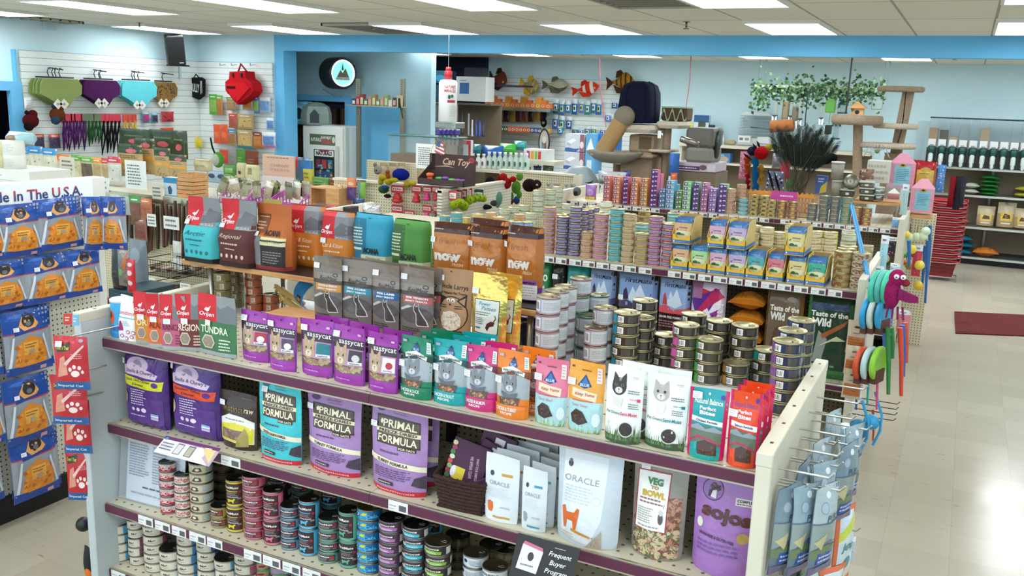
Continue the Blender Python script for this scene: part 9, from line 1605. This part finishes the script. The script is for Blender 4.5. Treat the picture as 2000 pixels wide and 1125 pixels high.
for i in range(13):
    x=PY(1818+20.3*i,300,YR).x;w=.125;h=zt-z0;t=empty('food_dispenser','tall clear gravity food dispenser with green spout, number %d from the left' % (i+1),'dispenser',(x,YR,z0),0,'gravity food dispensers on the top shelf')
    MB().box((-w/2,.02,h*.38),(w/2,.2,h-.02),'#9fb0b4','smoke').build('clear_column',t);MB().box((-w/2-.002,.01,h-.02),(w/2+.002,.21,h),'#14302c',PLS).build('lid',t);m=MB().box((-w/2+.008,.012,h*.38),(w/2-.02,.02,h*.55),'#d8dad8',PAP);m.face([(-.03,.0115,h*.42),(.02,.0115,h*.42),(.02,.0115,h*.44),(-.03,.0115,h*.44)],'#8a8a8a');m.build('price_label',t)
    f, c = fills[i]
    if f:MB().box((-w/2+.008,.028,h*.39),(w/2-.008,.19,h*(.39+.58*f)),c,'wicker').build('kibble',t)
    MB().lathe([(.045,0),(.05,.06),(.05,.11),(.03,.12)],16,'#124a40',PLS,MT((0,0,h*.24))).build('spout',t);MB().lathe([(.028,0),(.032,.02),(.032,.16),(.02,.18)],14,'#c3ccc9',PLS,MT((0,-.03,.0))).build('chute',t);MB().box((-.03,-.055,.0),(.03,.0,.07),'#1a3f3c',PLS,bev=.006).build('knob',t)
    MB().box((-w/2,.03,0),(w/2,.2,h*.375),'#181c1c',PLS).build('support',t)
boxat('glass_tank','clear tall tank left of the food dispensers','tank',(1782,236,1806,325),YR,.2,'#8fa4a8',[('r',.7,0,.95,1,'#b9cacc')],mat='smoke')
def flatbag(label,px,z,c,it,n=1,group=None,dy=0,name='feed_bag'):
    P=PY((px[0]+px[2])/2,px[3],YR+.12+dy);w=(px[2]-px[0])*mpp(P,EX);h=(px[3]-px[1])*mpp(P,EZ)
    for i in range(n):
        NB[0] += 1;m,s_=bag_mesh(w,.32,h/n*.92,'pillow',c,it,GLO,NB[0],nx=8,ny=8);m.build(name,loc=(P.x,YR+.02+dy,z+h/n*(i+.5)),rot=(-HP,0,RND.uniform(-.06,.06)),label=label+(', %s in the pile' % ('lowest','second','third','fourth','fifth','top')[i] if n > 1 else ''),cat='bag',group=group)
flatbag('white feed bag lying on the second shelf',(1880,358,1912,381),zs[1]+.001,'#b9bdae',[('l',.1,.3,.9,.7,2,'#7a9a6a')],2,'white feed bags on the second shelf');flatbag('bright green feed bag',(1911,342,1950,381),zs[1]+.001,'#1f7a34',[('l',.2,.2,.8,.8,3,'#5ab06a')],5,'green feed bags on the second shelf');flatbag('olive yellow feed bag at the right',(1980,360,2030,383),zs[1]+.001,'#a8a43a',[('l',.2,.2,.8,.8,2,'#5a7a2a')],2,'olive feed bags at the right edge')
flatbag('tan grain bag lying on the third shelf',(1842,424,1892,441),zs[2]+.001,'#8a6a44',[('k',.2,.2,.8,.8,30,'#c39a5a','#6a4a2c')])
for i,(b,l) in EN((((1905,403,1940,441),'left'),((1944,396,1980,444),'middle'),((1978,408,2012,446),'right'))):pack('clear bag of grain with a yellow label, %s of three' % l,b,YR+.1,'#9c8464',[('r',0,.55,1,1,'#b5a888'),('r',.2,.25,.85,.6,'#c9a83a'),('p',[(.3,.35),(.4,.55),(.7,.5),(.75,.35)],'#3a2a1c'),('l',.25,.1,.8,.22,1,'#dfdcd4')],d=.12,style='pouch',group='clear grain bags on the third shelf')
flatbag('teal blue feed bag on the lowest shelf',(1862,462,1898,500),zs[3]+.001,'#1a5f74',[('l',.1,.3,.9,.7,2,'#3a94a8')],3,'teal feed bags on the lowest shelf');flatbag('orange clear feed bag on the lowest shelf',(1897,482,1950,501),zs[3]+.001,'#b5682a',[('k',.2,.2,.8,.8,20,'#d89a4a','#8a4a1c')])
# red shopping baskets
P = PZ(1833, 545, 0); t0 = None; k = mpp(P, EZ); zb = .06
st=empty('basket_stand','low wire stand under the stack of red shopping baskets','stand',(P.x,P.y,0));MB().tube([(-.2,-.14,.05),(.2,-.14,.05),(.2,.14,.05),(-.2,.14,.05),(-.2,-.14,.05)],.007,6,'#a8a8a8').build('frame',st)
for sx in (-1, 1):
    for sy in (-1,1):MB().tube([(sx*.2,sy*.14,.05),(sx*.2,sy*.14,0)],.007,6,'#a8a8a8').build('leg',st)
for i in range(14):
    z = .058 + .058 * i
    if t0 is None:
        t0=empty('shopping_basket','red plastic shopping basket, lowest of the tall stack','basket',(P.x,P.y,z),0,'red shopping baskets stacked at the end of the aisle');m=MB();h=.21
        V = []; 
        for zz,a_,b_ in ((0,.145,.105),(h,.185,.135)):V += [(-a_,-b_,zz),(a_,-b_,zz),(a_,b_,zz),(-a_,b_,zz)]
        m.add(V,[(3,2,1,0),(0,1,5,4),(1,2,6,5),(2,3,7,6),(3,0,4,7)],'#9c1a24',PLS);m.build('basket_body',t0)
        m = MB()
        for r in range(3):
            for q in range(15):x=-.15+.3*q/14;zz=.04+.05*r;yb_=-(.115+.035*(zz+.015)/h)-.0015;m.box((x-.006,yb_,zz),(x+.006,yb_+.002,zz+.032),'#4a0c12',PLS)
        m.build('slots',t0);MB().tube([(-.22,-.155,h),(.22,-.155,h),(.22,.155,h),(-.22,.155,h),(-.22,-.155,h)],.009,6,'#b5202c' if 0 else '#a81e2a',PLS).build('rim',t0);MB().tube([(-.21,-.16,h-.01),(-.12,-.165,h-.03),(.12,-.165,h-.03),(.21,-.16,h-.01)],.004,5,'#c9a8a4').build('carry_handle',t0)
    else:dup(t0,(P.x,P.y,z),label='red plastic shopping basket, %s of the tall stack' % ('','second from the bottom','third from the bottom','fourth from the bottom','fifth from the bottom','sixth from the bottom','seventh from the bottom','seventh from the top','sixth from the top','fifth from the top','fourth from the top','third from the top','second from the top','topmost')[i])
# red floor mat
a,b,c,d=PZ(1866,652,0),PZ(2010,658,0),PZ(2008,617,0),PZ(1864,610,0);m=MB();n=16;R_=random.Random(2);V=[]
for j in range(n + 1):
    for i in range(n + 1):
        u,v=i/n,j/n;p=(a*(1-u)+b*u*1.0)*(1-v)+(d*(1-u)+c*u)*v;p=p+V3((0,0,.012+.008*math.sin(7*u+5*v)*(1 if 0 < i < n and 0 < j < n else 0)+(.02 if u < .2 and abs(v-.6) < .2 else 0)));V.append(p)
k=n+1;F=[(j*k+i,j*k+i+1,(j+1)*k+i+1,(j+1)*k+i) for j in range(n) for i in range(n)];m.add(V,F,WH,'mat_red',True)
rim=[i for i in range(k)]+[j*k+n for j in range(1,k)]+[n*k+i for i in range(n-1,-1,-1)]+[j*k for j in range(n-1,0,-1)]
VV=[V[i] for i in rim]+[V3((V[i].x,V[i].y,.0005)) for i in rim];q=len(rim);m.add(VV,[(i,i+q,(i+1) % q+q,(i+1) % q) for i in range(q)],WH,'mat_red');m.build('floor_mat',org=(a+c)/2,label='dark red rumpled mat lying on the floor of the right aisle',cat='mat')
# small thing on the floor by the left end panel
P=PZ(168,1100,.3);MB().ball((0,0,.03),.03,'#15171a',PLS,12).build('rubber_ball',loc=PY(163,1024,2.25)-EZ*.03,label='black rubber toy poking out left of the end panel',cat='dog toy');pack('black card with lime and orange rubber toy at the lower left corner',(160,1072,176,1140),2.2,'#16181a',[('c',.2,.3,.3,.3,'#8ac42a'),('c',.7,.2,.3,.25,'#e2702c')],name='toy_pack',cat='dog toy',mat=PAP)
# white dog-bone ornament near the right end of the white top
P=PZ(1530,795,ZT);m=MB().tube([P+V3((-.03,0,.03)),P+V3((.03,.02,.035))],.015,8,'#bdb49c',PLS).ball(P+V3((.035,.02,.045)),.016,'#c3baa2',PLS,10).ball(P+V3((.035,.02,.022)),.016,'#c3baa2',PLS,10).box(P+V3((-.03,-.02,0)),P+V3((.03,.03,.02)),'#b5ac94',PLS,bev=.005);m.build('bone_ornament',org=P,label='small beige bone ornament in front of the violet cans',cat='ornament')
